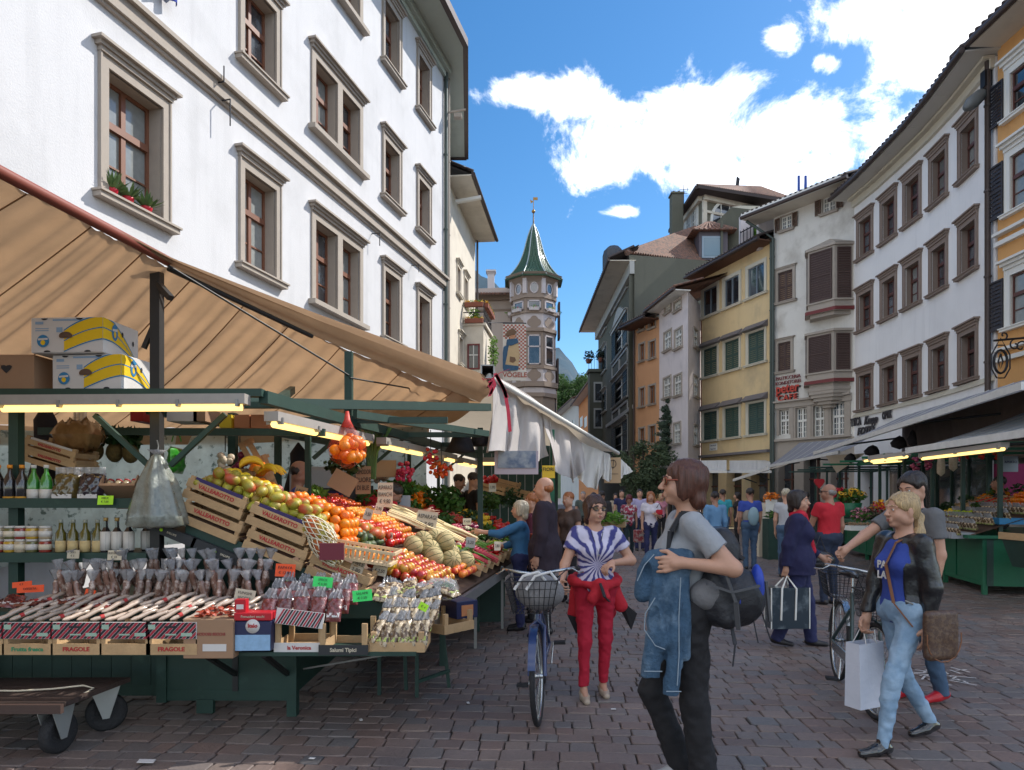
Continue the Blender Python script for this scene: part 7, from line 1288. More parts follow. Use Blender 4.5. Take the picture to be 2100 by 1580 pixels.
# ================================================================= STALLS ON THE FAR SIDE OF THE STREET
AWG=mat('grey_awning_canvas',(.30,.30,.33),.85,var=.1,vs=3,tl=.2);AWW=mat('white_awning_canvas',(.58,.62,.68),.8,var=.1,vs=2,tl=.25,bump=.2,bs=12);AWB=mat('awning_bar',(.62,.61,.58),.5,var=.25,vs=6)
def awning(B0,B1,T0,T1,m,lab,nseam=9):
 B0,B1,T0,T1=map(Vector,(B0,B1,T0,T1));t=thing('awning',lab,'awning')
 MB().grid(lambda a,b:B0.lerp(B1,a).lerp(T0.lerp(T1,a),b)+Vector((0,0,-.05*math.sin(b*3.14)+.008*math.sin(a*60)*math.sin(b*3.14))),50,8,thick=.004).build('canvas',m,t)
 d=(B1-B0).normalized();MB().bar(B0-d*.05,B1+d*.05,.06,.10).build('front_bar',AWB,t)
 for k in range(1,nseam):a=k/nseam;MB().tube([B0.lerp(B1,a).lerp(T0.lerp(T1,a),j/6)+Vector((0,0,-.05*math.sin(j/6*3.14)+.006))for j in range(7)],.006,4).build('seam',AWB,t)
 for a in(.3,.7):p=B0.lerp(B1,a);q=B0.lerp(B1,a).lerp(T0.lerp(T1,a),.5)+Vector((0,0,-.4));MB().tube([p-Vector((0,0,.04)),q],.025,6).build('arm',BLACKM,t)
 return t
awning((6.82,11.75,2.36),(6.2,7.4,2.36),(9.2,11.6,3.2),(8.6,7.2,3.2),AWW,'nearest bluish white awning with a stained front bar at the frame edge')
awning(P(1670,930,21.6),(6.35,8.5,2.95),(11.7,20.5,3.95),(9.4,8.2,3.95),AWG,'long grey awning sloping above the flower and fruit stalls',12)
awning(P(1572,958,30),P(1720,928,21.5),(12.2,29,3.8),(11.5,22,3.45),AWG,'farther pale grey awning in front of the cafe house',8)
awning(P(1505,985,27),P(1575,962,24),P(1560,965,29),P(1620,950,25),BEIGE,'folded narrow awning under the farther grey one',3)
for(xa,xb,lb)in((1432,1490,'first white cafe awning by the yellow house'),(1496,1580,'second white cafe awning by the yellow house')):awning(P(xa,968,30),P(xb,968,29),P(xa,945,33),P(xb,944,32),CLOTHW,lb,3)
t=thing('awning_backdrop','added shade-brown lining hanging at the back under the long grey awning','canvas');MB().grid(lambda a,b:Vector((9.3+2.4*a,8.4+12.2*a,3.86-b*1.5))+Vector((.06*math.sin(a*70+b*2),.05*math.sin(a*31),0)),90,5,thick=.01).build('backdrop',mat('shade_brown',(.24,.19,.165),.9,var=.2),t)  # added dark sheet, its brown stands in for shade under the awning
for i,(px,py,Y,w,h)in enumerate(((1845,908,15.5,.28,.16),(1790,925,17,.3,.15),(1872,900,14.6,.15,.2),(1745,940,18.5,.25,.14))):tag(MB().lathe([(0,-h),(w*.5,-h*.6),(w*.55,0),(w*.3,h*.7),(0,h)],12,M=Matrix.Translation(P(px,py,Y)),wob=lambda a,z:1+.25*math.sin(3*a+z*9)).build('dark_bundle',mat('black_cloth',(.015,.013,.016),.9)),('largest folded dark bundle under the grey awning','dark bundle above the poinsettia','dark bundle nearest the onion strings','farthest dark bundle near the beige flap')[i],'bundle')
tag(MB().add([P(1693,935,20.5),P(1775,930,18),P(1716,971,20)],[(0,1,2)]).add([P(1693,935,20.52),P(1775,930,18.02),P(1716,971,20.02)],[(2,1,0)]).build('hanging_flap',BEIGE),'beige triangular canvas flap hanging at the end of the grey awning','flap')
def stall(name,lab,A,B,z1=.95,back=2.2,m=GREEN2):
 """counter with a panelled front from A to B and a frame above"""
 t=thing(name,lab,'market stall');f=Fac(A,B);n=max(1,int(f.L/1.0))
 for k in range(n):u0,u1=f.L*k/n,f.L*(k+1)/n;mb=MB();f.box(mb,u0+.03,u1-.03,.14,z1-.06,-.04,0);mb.build('counter_panel',m,t);mb=MB();f.box(mb,u0+.0,u1,.14,.2,-.05,.012);mb.build('panel_rail',m,t)
 for u in(0,f.L/2,f.L):mb=MB();f.box(mb,u-.03,u+.03,0,z1,-.05,.02);mb.build('post',m,t)
 for u in(.0,f.L):mb=MB();f.box(mb,u-.02,u+.02,.14,z1,-back,-.05);mb.build('end_panel',m,t)
 mb=MB();f.box(mb,-.1,f.L+.1,z1-.05,z1,-back,.25);mb.build('counter_top',m,t)
 for u in(.15,f.L/2,f.L-.1):
  for o in(-.3,-back+.1):mb=MB();f.box(mb,u-.03,u+.03,z1,2.5,o-.03,o+.03);mb.build('frame_post',GREEN,t)
 for o in(-.3,-back+.1):mb=MB();f.box(mb,0,f.L,2.38,2.46,o-.03,o+.03);mb.build('frame_rail',m,t)
 for u in(0,f.L/2,f.L-.1):mb=MB();f.box(mb,u,u+.06,2.4,2.45,-back,.6);mb.build('frame_rail',m,t)
 return t,f
S1,f1=stall('vegetable_stall','bright green counter stall with fruit, bagged goods and hanging garlic near the frame edge',(7.56,10.95),(8.25,14.0))
S2,f2=stall('flower_stall','green framed stall with sunflowers behind the man in the red shirt',(8.35,15.0),(9.1,18.6));S3,f3=stall('far_goods_stall','distant dark green stall frame beyond the red shirted man',(9.6,20.6),(10.6,24.6),m=GREEN)
mb=MB();mb.add([(7.58,10.9,.14),(9.9,10.9,.14),(9.9,10.9,.9),(7.58,10.9,.9)],[(0,1,2,3)]);mb.build('end_wall',GREEN,S1)
def D1(Y,w,h=0.0):p=f1.w(0,0,0);u=(Y-f1.p.y)/f1.d.y;q=f1.w(u,0,.2-1.7*w);return Vector((q.x-.35*h,q.y,.97+.62*w+.93*h))
mb=MB();mb.add([D1(10.95,0)-Vector((0,0,.04)),D1(14,0)-Vector((0,0,.04)),D1(14,1)-Vector((0,0,.04)),D1(10.95,1)-Vector((0,0,.04))],[(0,1,2,3)]);mb.build('display_deck',WOODD,S1)
def pile1(*a,**k):pile(*a,base=D1,**k)
pile1('orange',11.5,12.1,.62,.86,.085,'orange in the small pyramid on the far side stall','orange',3,.08,1.0,grp='small orange pyramid across the street')
pile1('tomato',12.3,13.6,.62,.84,.1,'red tomato on the sloping trays across the street','tomato',1,.08,1.15);pile1('redpep',12.0,12.9,.5,.62,.1,'red pepper in the trays across the street','pepper',1,.08);pile1('pepper',13.2,14,.74,.95,.1,'orange vegetable in the upper trays across the street','pepper',1,.08);pile1('ylgreen',12.1,12.9,.2,.36,.085,'yellow green pepper across the street','pepper',2,.06);pile1('lemon',12.6,13.4,.28,.42,.08,'yellow lemon across the street','lemon',2,.05);pile1('potato',13.3,13.9,.1,.3,.08,'pale onion in the boxes across the street','onion',2,.05)
for k in range(84):Y=11.05+(k%17)*.125;r=k//17-.8;p=D1(Y,.05+.14*r,.07);pack('mush',p,(0,R(-70),R(rnd.uniform(150,210))),'clear bag of dried mushrooms standing in rows across the street',.13,.09,.05,'bags in rows across the street')
for i,(Y,w,c)in enumerate(((11.35,-.03,mat('grey_tray',(.34,.35,.38),.6)),(11.3,.36,BBLU))):tag(MB().box(D1(Y,w,-.02),(.35,.6,.1),rz=-.2).build('tray',c),('grey plastic tray at the low front corner of the counter','blue printed carton under the bagged goods')[i],'tray')
for i,(Y,w,s,m)in enumerate(((12.6,.5,.14,LEAFM),(13.8,.45,.16,LEAFD),(13.5,.9,.2,LEAFM),(12.9,1.0,.22,LEAFD),(13.9,.7,.18,LEAFD))):t=thing('leafy_vegetable','green leaf heap across the street '+('above the bagged goods','of dark herbs near the blonde head','high up by the hanging garlic','of dark salad at the back','behind the red peppers')[i],'vegetable',D1(Y,w,.1));mb=MB();leafclump(mb,(0,0,0),(s,s,s*.7),150,.045,0,i);mb.build('leaves',m,t)
for i in range(5):crate(TM(D1(12.2+i*.36,.66,.03),R(-12),R(-20)),.5,.3,.09,'crate of red vegetables on the slope across the street, '+('nearest','second','third','fourth','farthest')[i])
def lamp2(a,b,lb):lamp(a,b,lb,3)
lamp((6.9,11.5,2.26),(6.5,9.0,2.26),'long yellow tube lamp under the nearest white awning',3);lamp((7.15,13.6,2.32),(6.9,11.9,2.32),'lit tube lamp behind the stained awning bar',3);lamp((8.0,15.5,2.42),(7.7,13.9,2.42),'lit tube lamp under the long grey awning, before the garlic',3);lamp(P(1790,945,15.8),P(1850,940,14.6),'lit tube lamp under the grey awning, nearer the sunflowers',3)
for i,(px,py,k,sc,n,lb)in enumerate(((1877,952,'onion',.9,14,'string of red onions across the street, beside another'),(1905,950,'onion',.9,14,'string of red onions across the street, by the pale sausage'),(1975,940,'redpep',.7,8,'first bunch of orange chillies under the near awning'),(2012,930,'redpep',.7,8,'second bunch of orange chillies under the near awning'),(2042,930,'redpep',.7,8,'third bunch of orange chillies under the near awning'))):hang_cluster(P(px,py,12.5),k,n,.07,lb,sc,'vegetable string',.13)
for i,(px,py)in enumerate(((1930,955),(1955,945))):t=thing('garlic_braid','pale hanging garlic braid under the awning, '+('beside the onions','beside the chillies')[i],'garlic braid',P(px,py,12.4));MB().lathe([(0,.2),(.05,.16),(.065,0),(.06,-.14),(0,-.2)],12,wob=lambda a,z:1+.15*math.sin(5*a+z*40)).build('bulbs',mat('garlic_braid',(.45,.38,.28),.8,var=.4,vs=30),t)
SUNY=mat('sunflower_petal',(.80,.42,.01),.6);SUNC=mat('sunflower_disc',(.10,.05,.01),.8)
t=thing('sunflower_pot','green pot crowded with orange yellow sunflowers behind the red shirt','plant',P(1745,1030,14.6));MB().lathe([(.0,-.32),(.16,-.32),(.22,-.02),(.2,-.02)],14).build('pot',GREEN2,t);mb=MB();leafclump(mb,(0,0,.12),(.3,.22,.17),300,.06);mb.build('leaves',LEAFM,t)
for k in range(20):
 a=rnd.uniform(0,6.3);r=rnd.uniform(0,.26);p=Vector((r*math.cos(a),r*math.sin(a)-.05,.24-r*.4+rnd.uniform(-.05,.05)));T=Matrix.Translation(p)@Euler((R(60+rnd.uniform(-30,20)),0,rnd.uniform(-.8,.8))).to_matrix().to_4x4();mb=MB();n=12
 for j in range(n):b=2*math.pi*j/n;mb.add([(0,0,0),(.045*math.cos(b-.2),.045*math.sin(b-.2),.004),(.065*math.cos(b),.065*math.sin(b),.008),(.045*math.cos(b+.2),.045*math.sin(b+.2),.004)],[(0,1,2,3)],M=T)
 fl=mb.build('sunflower',SUNY,t);MB().lathe([(.024,.0),(.022,.012),(0,.014)],8,M=T).build('flower_disc',SUNC,fl)
t=thing('poinsettia','bright red leafed plant beside the sunflowers','plant',P(1718,1012,15));mb=MB();leafclump(mb,(0,0,0),(.2,.2,.13),120,.07);mb.build('leaves',mat('red_leaf',(.45,.01,.02),.5),t);MB().lathe([(0,-.3),(.1,-.3),(.13,-.1),(0,-.1)],10).build('pot',GREEN2,t)
for i,(px,py,m1,m2,lb)in enumerate(((1765,1055,mat('pink_bloom',(.5,.2,.25),.7,var=.5,vs=20),LEAFM,'bunches of pink and white blooms on the flower counter'),(1790,1052,mat('brown_dry',(.2,.14,.1),.8,var=.5,vs=20),LEAFD,'brown dried posies on the flower counter'),(1806,1040,SUNY,RIB,'mixed yellow and red posies at the end of the flower counter'))):t=thing('flower_heap',lb,'flowers',P(px,py,14.3));mb=MB();leafclump(mb,(0,0,0),(.2,.2,.16),160,.04,0,i);mb.build('blooms',m1,t);mb=MB();leafclump(mb,(0,0,-.03),(.2,.22,.14),120,.05,0,i+9);mb.build('leaves',m2,t)
t=thing('nut_tray','white tray heaped with mixed nuts on the flower counter corner','tray',P(1762,1080,13.9));MB().box((0,0,-.03),(.55,.4,.09)).build('tray',WHSASH,t);mb=MB()
for k in range(160):mb.lathe([(0,-.014),(.014,0),(0,.014)],5,M=Matrix.Translation((rnd.uniform(-.25,.25),rnd.uniform(-.18,.18),.03+rnd.uniform(0,.05))),sm=False)
o=mb.build('nuts',mat('nut_shell',(.30,.19,.10),.7,var=.5,vs=25),t);o['kind']='stuff'
for(a,b)in((1.0,2.0),(2.0,3.0)):pass
t=thing('glass_kiosk','dark green framed glass kiosk walls behind the flower stall','kiosk');g1=Fac((10.2,14.6),(11.6,21))
for k in range(7):u0,u1=g1.L*k/7,g1.L*(k+1)/7;mb=MB();g1.box(mb,u0+.05,u1-.05,.9,2.5,-.02,0);mb.build('pane',GLASS,t);mb=MB();g1.box(mb,u0-.04,u0+.04,0,2.6,-.05,.04);mb.build('frame',GREEN,t)
mb=MB();g1.box(mb,0,g1.L,.0,.9,-.03,.01);g1.box(mb,0,g1.L,2.5,2.7,-.05,.06);mb.build('panel',GREEN,t)
t=thing('hanging_heart','red heart decoration hanging in the kiosk window','decoration',P(1680,990,17));MB().prism([(.13*math.sin(k*.42)**3,.12*(math.cos(k*.42)-.35*math.cos(.84*k)-.1*math.cos(1.26*k)))for k in range(15)],.05).build('heart',mat('heart_red',(.4,.01,.02),.5),t);MB().tube([(0,0,.1),(0,0,.35)],.005,4).build('string',BLACKM,t)
t=thing('small_cart','small green cart with wooden rim and pink checked bows at the frame edge','cart',(0,0,0));c=Vector((7.78,9.6,0));mb=MB();mb.add([c+Vector(v)for v in((-.45,-.3,.55),(.7,-.3,.55),(.7,.4,.55),(-.45,.4,.55),(-.55,-.4,.98),(.8,-.4,.98),(.8,.5,.98),(-.55,.5,.98))],[(3,2,1,0),(0,1,5,4),(1,2,6,5),(2,3,7,6),(3,0,4,7)]);mb.build('box',GREEN,t)
mb=MB();mb.bar(c+Vector((-.57,-.42,1.0)),c+Vector((.8,-.42,1.0)),.03,.1);mb.bar(c+Vector((-.57,-.42,1.0)),c+Vector((-.57,.5,1.0)),.03,.1);mb.build('rim',WOOD,t)
for x in(-.4,.6):MB().bar(c+Vector((x,-.3,0)),c+Vector((x,-.3,.56)),.05).build('leg',CREC,t)
for k in range(3):MB().prism([(0,0),(.09,.06),(.09,-.02),(.02,-.12),(-.09,-.02),(-.09,.06)],.03,M=Matrix.Translation(c+Vector((-.45+k*.45,-.45,.97)))).build('bow',mat('pink_check',(.6,.2,.28),.8),t)
t=thing('notice_board','pale blue notice board behind the far side stall','sign');a,b=P(2058,968,14),P(2088,936,14);MB().b2((a.x,14,a.z),(b.x,14.04,b.z)).build('board',mat('pale_blue_board',(.38,.45,.52),.6),t);text('APERTO',.07,NAVY,t,frame_mat(P(2073,948,13.98),(1,0,0)))
tag(MB().box(P(2075,1000,14.5),(.7,.1,1.0)).build('magenta_panel',mat('magenta',(.25,.01,.09),.5)),'magenta door panel behind the far side stall','panel')
for i,(px,py,Y)in enumerate(((1560,1100,15.5),(1585,1075,19))):t=thing('goods_rack',('pale goods rack with bright printed packets by the backpack man','farther rack of orange flowers near the white haired person')[i],'rack',G(px,1140)if i==0 else(XA(px,Y),Y,0));MB().box((0,0,.5),(.3,.6,1.0)).build('frame',CREC if i==0 else GREEN,t);
for k in range(5):MB().box((.16,0,.15+.18*k),(.02,.5,.12)).build('packet_row',[REDI,GRC,BBLU,YEL,CARDW][k],[o for o in bpy.data.objects if o.name.startswith('goods_rack')][0])
t=thing('flower_stand','stand of orange blooms and a framed picture beside the white haired person','stand',(XA(1590,17),17,0));MB().box((0,0,.5),(.5,.4,1.0)).build('table',GREEN,t);mb=MB();leafclump(mb,(-.1,0,1.55),(.22,.1,.12),90,.05);mb.build('orange_blooms',ORAP,t);mb=MB();leafclump(mb,(0,0,1.1),(.25,.2,.12),150,.05);mb.build('leaves',LEAFM,t);MB().box((-.1,0,1.33),(.28,.03,.3)).build('picture',WHSASH,t)
for i,(px,Y)in enumerate(((1300,26),(1330,27),(1270,30))):t=thing('planter','green planter with low foliage on the street, '+('beside the lilac shirt','behind the plaid shirt','by the dark houses')[i],'planter',(XA(px,Y),Y,0));MB().box((0,0,.3),(.9,.4,.6)).build('box',GREEN,t);mb=MB();leafclump(mb,(0,0,.7),(.5,.25,.2),150,.08,0,i);mb.build('leaves',LEAFM,t)
tag(MB().box(P(1240,1075,16)*1.0,(.9,.5,.14)).build('crate_of_greens',WOOD),'low crate of greens on the paving edge behind the cyclist','crate')
t=thing('greens_heap','yellow green leaves heaped beside the crate behind the cyclist','plants',P(1243,1066,15.8));mb=MB();leafclump(mb,(0,0,0),(.5,.3,.2),260,.07);mb.build('leaves',LEAFB,t)
# ================================================================= PEOPLE
class SDF:
 """signed distances on a grid, blended smoothly, turned into one continuous surface"""
 def __init__(s,lo,hi,res):s.lo=np.array(lo,float);s.r=res;s.n=np.ceil((np.array(hi)-s.lo)/res).astype(int)+1;s.D=np.full(s.n,.3,np.float32)
 def _sub(s,lo,hi,m):
  a=np.clip(((np.array(lo)-m-s.lo)/s.r).astype(int),0,s.n-1);b=np.clip(((np.array(hi)+m-s.lo)/s.r).astype(int)+2,1,s.n)
  if(b<=a).any():return None,None
  g=[(s.lo[i]+np.arange(a[i],b[i])*s.r).astype(np.float32)for i in range(3)];return(slice(a[0],b[0]),slice(a[1],b[1]),slice(a[2],b[2])),np.meshgrid(*g,indexing='ij',sparse=True)
 def _mix(s,sl,d,k,sub):
  A=s.D[sl]
  if sub:s.D[sl]=np.maximum(A,-d);return
  if k<=0:s.D[sl]=np.minimum(A,d);return
  h=np.maximum(k-np.abs(A-d),0)/k;s.D[sl]=np.minimum(A,d)-h*h*k/4
 def cap(s,a,b,ra,rb=None,k=.025,sub=False,cut=None):
  a,b=np.array(a,float),np.array(b,float);rb=ra if rb is None else rb;m=max(ra,rb)+k+.03
  sl,g=s._sub(np.minimum(a,b),np.maximum(a,b),m)
  if sl is None:return
  ba=b-a;L2=max(ba@ba,1e-9);p=[g[i]-a[i]for i in range(3)];t=(p[0]*ba[0]+p[1]*ba[1]+p[2]*ba[2])/L2;tc=np.clip(t,0,1)
  d=np.sqrt((p[0]-ba[0]*tc)**2+(p[1]-ba[1]*tc)**2+(p[2]-ba[2]*tc)**2)-(ra+(rb-ra)*tc)
  if cut:d=np.maximum(d,(t-1)*L2**.5)
  s._mix(sl,d,k,sub)
 def ell(s,c,r,M=None,k=.03,sub=False):
  c,r=np.array(c,float),np.array(r,float);R_=r.max();sl,g=s._sub(c-R_,c+R_,k+.03)
  if sl is None:return
  p=[g[i]-c[i]for i in range(3)]
  if M is not None:p=[p[0]*M[0][i]+p[1]*M[1][i]+p[2]*M[2][i]for i in range(3)]
  k0=np.sqrt((p[0]/r[0])**2+(p[1]/r[1])**2+(p[2]/r[2])**2);k1=np.sqrt((p[0]/r[0]**2)**2+(p[1]/r[1]**2)**2+(p[2]/r[2]**2)**2)+1e-6
  s._mix(sl,(k0*(k0-1)/k1).astype(np.float32),k,sub)
 def plane(s,p,n):
  sl,g=s._sub(s.lo,s.lo+s.n*s.r,0);s.D[sl]=np.maximum(s.D[sl],(g[0]-p[0])*n[0]+(g[1]-p[1])*n[1]+(g[2]-p[2])*n[2])
 def mesh(s,name,m,noise=0,freq=(9,9,9),noise2=0):
  D=s.D;S_=D<0;nx,ny,nz=D.shape;C=[(i,j,k)for i in(0,1)for j in(0,1)for k in(0,1)];v=lambda A,c:A[c[0]:nx-1+c[0],c[1]:ny-1+c[1],c[2]:nz-1+c[2]]
  cnt=sum(v(S_,c).astype(np.int8)for c in C);I=np.argwhere((cnt>0)&(cnt<8));acc=np.zeros((len(I),3));num=np.zeros(len(I))
  for c in C:
   for ax in range(3):
    if c[ax]:continue
    e=list(c);e[ax]=1;a=D[I[:,0]+c[0],I[:,1]+c[1],I[:,2]+c[2]];b=D[I[:,0]+e[0],I[:,1]+e[1],I[:,2]+e[2]];w=(a<0)!=(b<0);t=np.where(w,a/np.where(w,a-b,1),0)
    q=np.tile(np.array(c,float),(len(I),1));q[:,ax]+=t;acc+=q*w[:,None];num+=w
  V=s.lo+(I+acc/num[:,None])*s.r;idx=np.full((nx,ny,nz),-1);idx[I[:,0],I[:,1],I[:,2]]=np.arange(len(I));Fs=[]
  for ax in range(3):
   a1,a2=(ax+1)%3,(ax+2)%3;sa=[slice(None)]*3;sb=[slice(None)]*3;sa[ax]=slice(0,-1);sb[ax]=slice(1,None);E=np.argwhere(S_[tuple(sa)]!=S_[tuple(sb)])
   E=E[(E[:,a1]>0)&(E[:,a2]>0)];f=[]
   for(d1,d2)in((1,1),(0,1),(0,0),(1,0)):Q=E.copy();Q[:,a1]-=d1;Q[:,a2]-=d2;f.append(idx[Q[:,0],Q[:,1],Q[:,2]])
   f=np.stack(f,1);ins=S_[E[:,0],E[:,1],E[:,2]];f[~ins]=f[~ins][:,::-1];Fs.append(f[(f>=0).all(1)])
  Fq=np.concatenate(Fs);me=bpy.data.meshes.new(name);me.vertices.add(len(V));me.loops.add(Fq.size);me.polygons.add(len(Fq));me.vertices.foreach_set('co',V.astype(np.float32).ravel());me.loops.foreach_set('vertex_index',Fq.ravel().astype(np.int32));me.polygons.foreach_set('loop_start',np.arange(0,Fq.size,4,dtype=np.int32));me.polygons.foreach_set('use_smooth',[True]*len(Fq));me.update(calc_edges=True)
  if noise or noise2:
   Nn=np.zeros(len(V)*3,np.float32);me.vertices.foreach_get('normal',Nn);Nn=Nn.reshape(-1,3);n_=vnoise(V*np.array(freq)+40)*noise+vnoise(V*np.array(freq)*2.3+80)*noise2;V=V+Nn*n_[:,None];me.vertices.foreach_set('co',V.astype(np.float32).ravel())
  me.materials.append(m);me.update();return me
def cmat(n,c,**k):return mat(n,c,k.pop('rough',.85),var=k.pop('var',.12),vs=7,bump=k.pop('bump',.35),bs=k.pop('bs',22),**k)
SK=mat('skin_light',(.50,.27,.18),.5,var=.1,vs=14,bump=.1,bs=90);SKD=mat('skin_tanned',(.34,.17,.11),.5,var=.1,vs=14);LIP=mat('lips',(.36,.11,.09),.4);EYEW=mat('eye_white',(.6,.57,.53),.2);EYED=mat('dark_eye',(.02,.015,.012),.1)
def hair_mat(n,c):
 m=mat(n,c,.42,var=.3,vs=6);t=m.node_tree;L=t.links;b=t.nodes['Principled BSDF'];tc=N(t,'ShaderNodeTexCoord');mp=N(t,'ShaderNodeMapping',i={'Scale':(150,150,9)});L.new(tc.outputs['Object'],mp.inputs[0]);n=N(t,'ShaderNodeTexNoise',i={'Scale':1.0,'Detail':4.0,'Distortion':.6});L.new(mp.outputs[0],n.inputs['Vector'])
 bm=N(t,'ShaderNodeBump',i={'Strength':1.0,'Distance':.006});L.new(n.outputs['Fac'],bm.inputs['Height']);L.new(bm.outputs[0],b.inputs['Normal']);old=b.inputs['Base Color'].links[0].from_socket;h=N(t,'ShaderNodeHueSaturation');L.new(old,h.inputs['Color']);L.new(mth(t,'MULTIPLY_ADD',n.outputs['Fac'],2.4,-.1),h.inputs['Value']);L.new(h.outputs[0],b.inputs['Base Color']);return m
def hairmat(n,c):return hair_mat(n,c)
HB=hairmat('auburn_hair',(.075,.024,.013));HD=hairmat('dark_hair',(.018,.011,.009));HBL=hairmat('blonde_hair',(.38,.26,.13));HG=hairmat('grey_hair',(.22,.20,.19));HR=hairmat('red_hair',(.10,.008,.012));HGI=hairmat('ginger_hair',(.30,.10,.03));HW=hairmat('silver_blonde_hair',(.42,.36,.26))
Vc=Vector
def un(v,l):v=Vc(v);return v.normalized()*l
def person(lab,loc,rz,H,top,bot,hair=None,skin=SK,arms={},legs={},sleeve=.5,w=1.0,res=.013,fem=True,head=(0,0),lean=(0,0),hem=.86,shoe=None,glasses=None,vneck=0,barefoot=0,slim=1.0,coat=False,cuff=.0,bend=0.0,legs_on=True,open_=None):
 s=H/1.7;t=thing('person',lab,'person',Vc(loc),R(rz));shoe=shoe or mat('dark_shoe',(.02,.018,.02),.4)
 Hp=Vc((0,0,.93));Up=Matrix.Rotation(-bend,3,'X');ub=lambda v:Hp+Up@(Vc(v)-Hp)+Vc((lean[0],lean[1],0))*(v[2]-.93)/.5
 LG={}
 for sd,sx in(('R',1),('L',-1)):
  d1,d2=legs.get(sd,((0,.06,-1),(0,-.06,-1)))[:2];hp=Vc((sx*.088,0,.90));kn=hp+un(d1,.42);an=kn+un(d2,.40);LG[sd]=[hp,kn,an]
 zmin=min(v[2].z for v in LG.values());dz=.078-zmin;off=Vc((0,0,dz))
 for v in LG.values():
  for i in range(3):v[i]=v[i]+off
 U=lambda x,y,z:ub((x,y,z))+off
 sw=.155 if fem else .18;AR={}
 for sd,sx in(('R',1),('L',-1)):
  a=arms.get(sd,((sx*.13,-.03,-1),(sx*.02,.22,-1)));sh=U(sx*sw,0,1.385);el=sh+un(a[0],.285);wr=el+un(a[1],.245);hd=un(a[2]if len(a)>2 and a[2]else a[1],1);AR[sd]=(sh,el,wr,hd,a[3]if len(a)>3 else .35)
 pts=[p for v in LG.values()for p in v]+[p for v in AR.values()for p in v[:3]]+[v[2]+v[3]*.2 for v in AR.values()]+[U(0,0,1.72),U(.2,.15,1),U(-.2,-.15,1)]
 lo=[min(p[i]for p in pts)-.17 for i in range(3)];hi=[max(p[i]for p in pts)+.17 for i in range(3)];lo[2]=-.02
 hc=U(0,.015,1.585);HM=Up@Euler((R(head[1]),0,R(head[0]))).to_matrix();hp_=lambda x,y,z:hc+HM@Vc((x,y,z));HMl=[list(HM.row[i])for i in range(3)]
 def torso(b,g,k=.06):
  for(x,z,r)in((0,1.27,(.145,.10,.16)),(0,1.10,(.125,.098,.14)),(0,.95,(.155,.115,.12))):b.ell(U(x,0,z),[(r[0]*w+g),(r[1]*w+g),r[2]+g],k=k)
  b.cap(U(-sw+.03,-.01,1.375),U(sw-.03,-.01,1.375),.05+g,k=.05)
  if fem:
   for sx in(-1,1):b.ell(U(sx*.066,.075*w,1.235),[.062*w**.5+g]*3,k=.05)
 b=SDF(lo,hi,res);torso(b,-.008);b.cap(U(0,-.015,1.40),hp_(0,-.012,-.05),.052 if fem else .06,.05,k=.04)
 hs=1.0
 b.ell(hp_(0,-.012,.03),(.074,.094,.084),HMl,.03);b.ell(hp_(0,.022,-.035),(.058,.068,.076),HMl,.03);b.ell(hp_(0,.062,-.092),(.024,.02,.016),HMl,.02)
 for sx in(-1,1):
  b.ell(hp_(sx*.036,.052,-.035),(.027,.028,.03),HMl,.02);b.cap(hp_(sx*.012,.086,.024),hp_(sx*.045,.072,.022),.010,.009,.012);b.ell(hp_(sx*.031,.099,.006),(.019,.018,.010),HMl,0,True);b.ell(hp_(sx*.031,.074,.005),(.014,.014,.013),HMl,.004)
  b.ell(hp_(sx*.076,-.006,-.012),(.010,.019,.031),HMl,.008);b.ell(hp_(sx*.055,.0,-.06),(.02,.04,.03),HMl,.02);b.ell(hp_(sx*.012,.100,-.030),(.009,.009,.008),HMl,.006)
 b.cap(hp_(0,.088,.010),hp_(0,.112,-.026),.0085,.0115,.012);b.cap(hp_(-.016,.088,-.056),hp_(.016,.088,-.056),.008,.008,.01);b.cap(hp_(-.014,.086,-.068),hp_(.014,.086,-.068),.009,.009,.008)
 for sd,sx in(('R',1),('L',-1)):
  sh,el,wr,hd,cl=AR[sd];b.cap(sh,el,.048*w**.5,.038*w**.5,.03);b.cap(el,wr,.039*w**.5,.025,.02)
  d=hd;f=(el-wr).normalized();n=Vc((-sx,0,0))if abs(d.x)<.8 else Vc((0,0,-1));n=(n-d*n.dot(d)).normalized();q=d.cross(n)*(1 if d.cross(n).dot(Vc((0,1,.01)))>0 else-1)
  b.cap(wr,wr+d*.03,.026,.03,.02);
  for i in range(4):
   o=q*(.033-i*.0215);b.cap(wr+d*.02+o*.6,wr+d*.078+o,.015,.0115,.007);p0=wr+d*.085+o;L_=(.040,.045,.042,.033)[i];a1=cl*1.1;p1=p0+(d*math.cos(a1)+n*math.sin(a1))*L_;a2=cl*2.4;p2=p1+(d*math.cos(a2)+n*math.sin(a2))*L_*.85;b.cap(p0,p1,.0092,.0085,.001);b.cap(p1,p2,.0085,.0072,.001)
  th=wr+d*.025+q*.03;t1=th+(d*.6+q*.6+n*.5).normalized()*.045;b.cap(th,t1,.015,.0115,.01);b.cap(t1,t1+(d*.8+n*.6+q*.1).normalized()*.035,.0115,.009,.003)
 for sd in 'RL':
  hp2,kn,an=LG[sd];b.cap(hp2,kn,.06*w*slim,.036*slim,.04);b.cap(kn,an,.036*slim,.026,.02);b.cap(an,an+Vc((0,.09,-.045)),.03,.026,.02)if barefoot else None
 body=obj('body',b.mesh('body',skin),t,sc=s)
 b=SDF(lo,hi,res);g=.010
 for z in(.95,):b.ell(U(0,-.005,z),((.158*w+g),(.118*w+g),.12),k=.05)
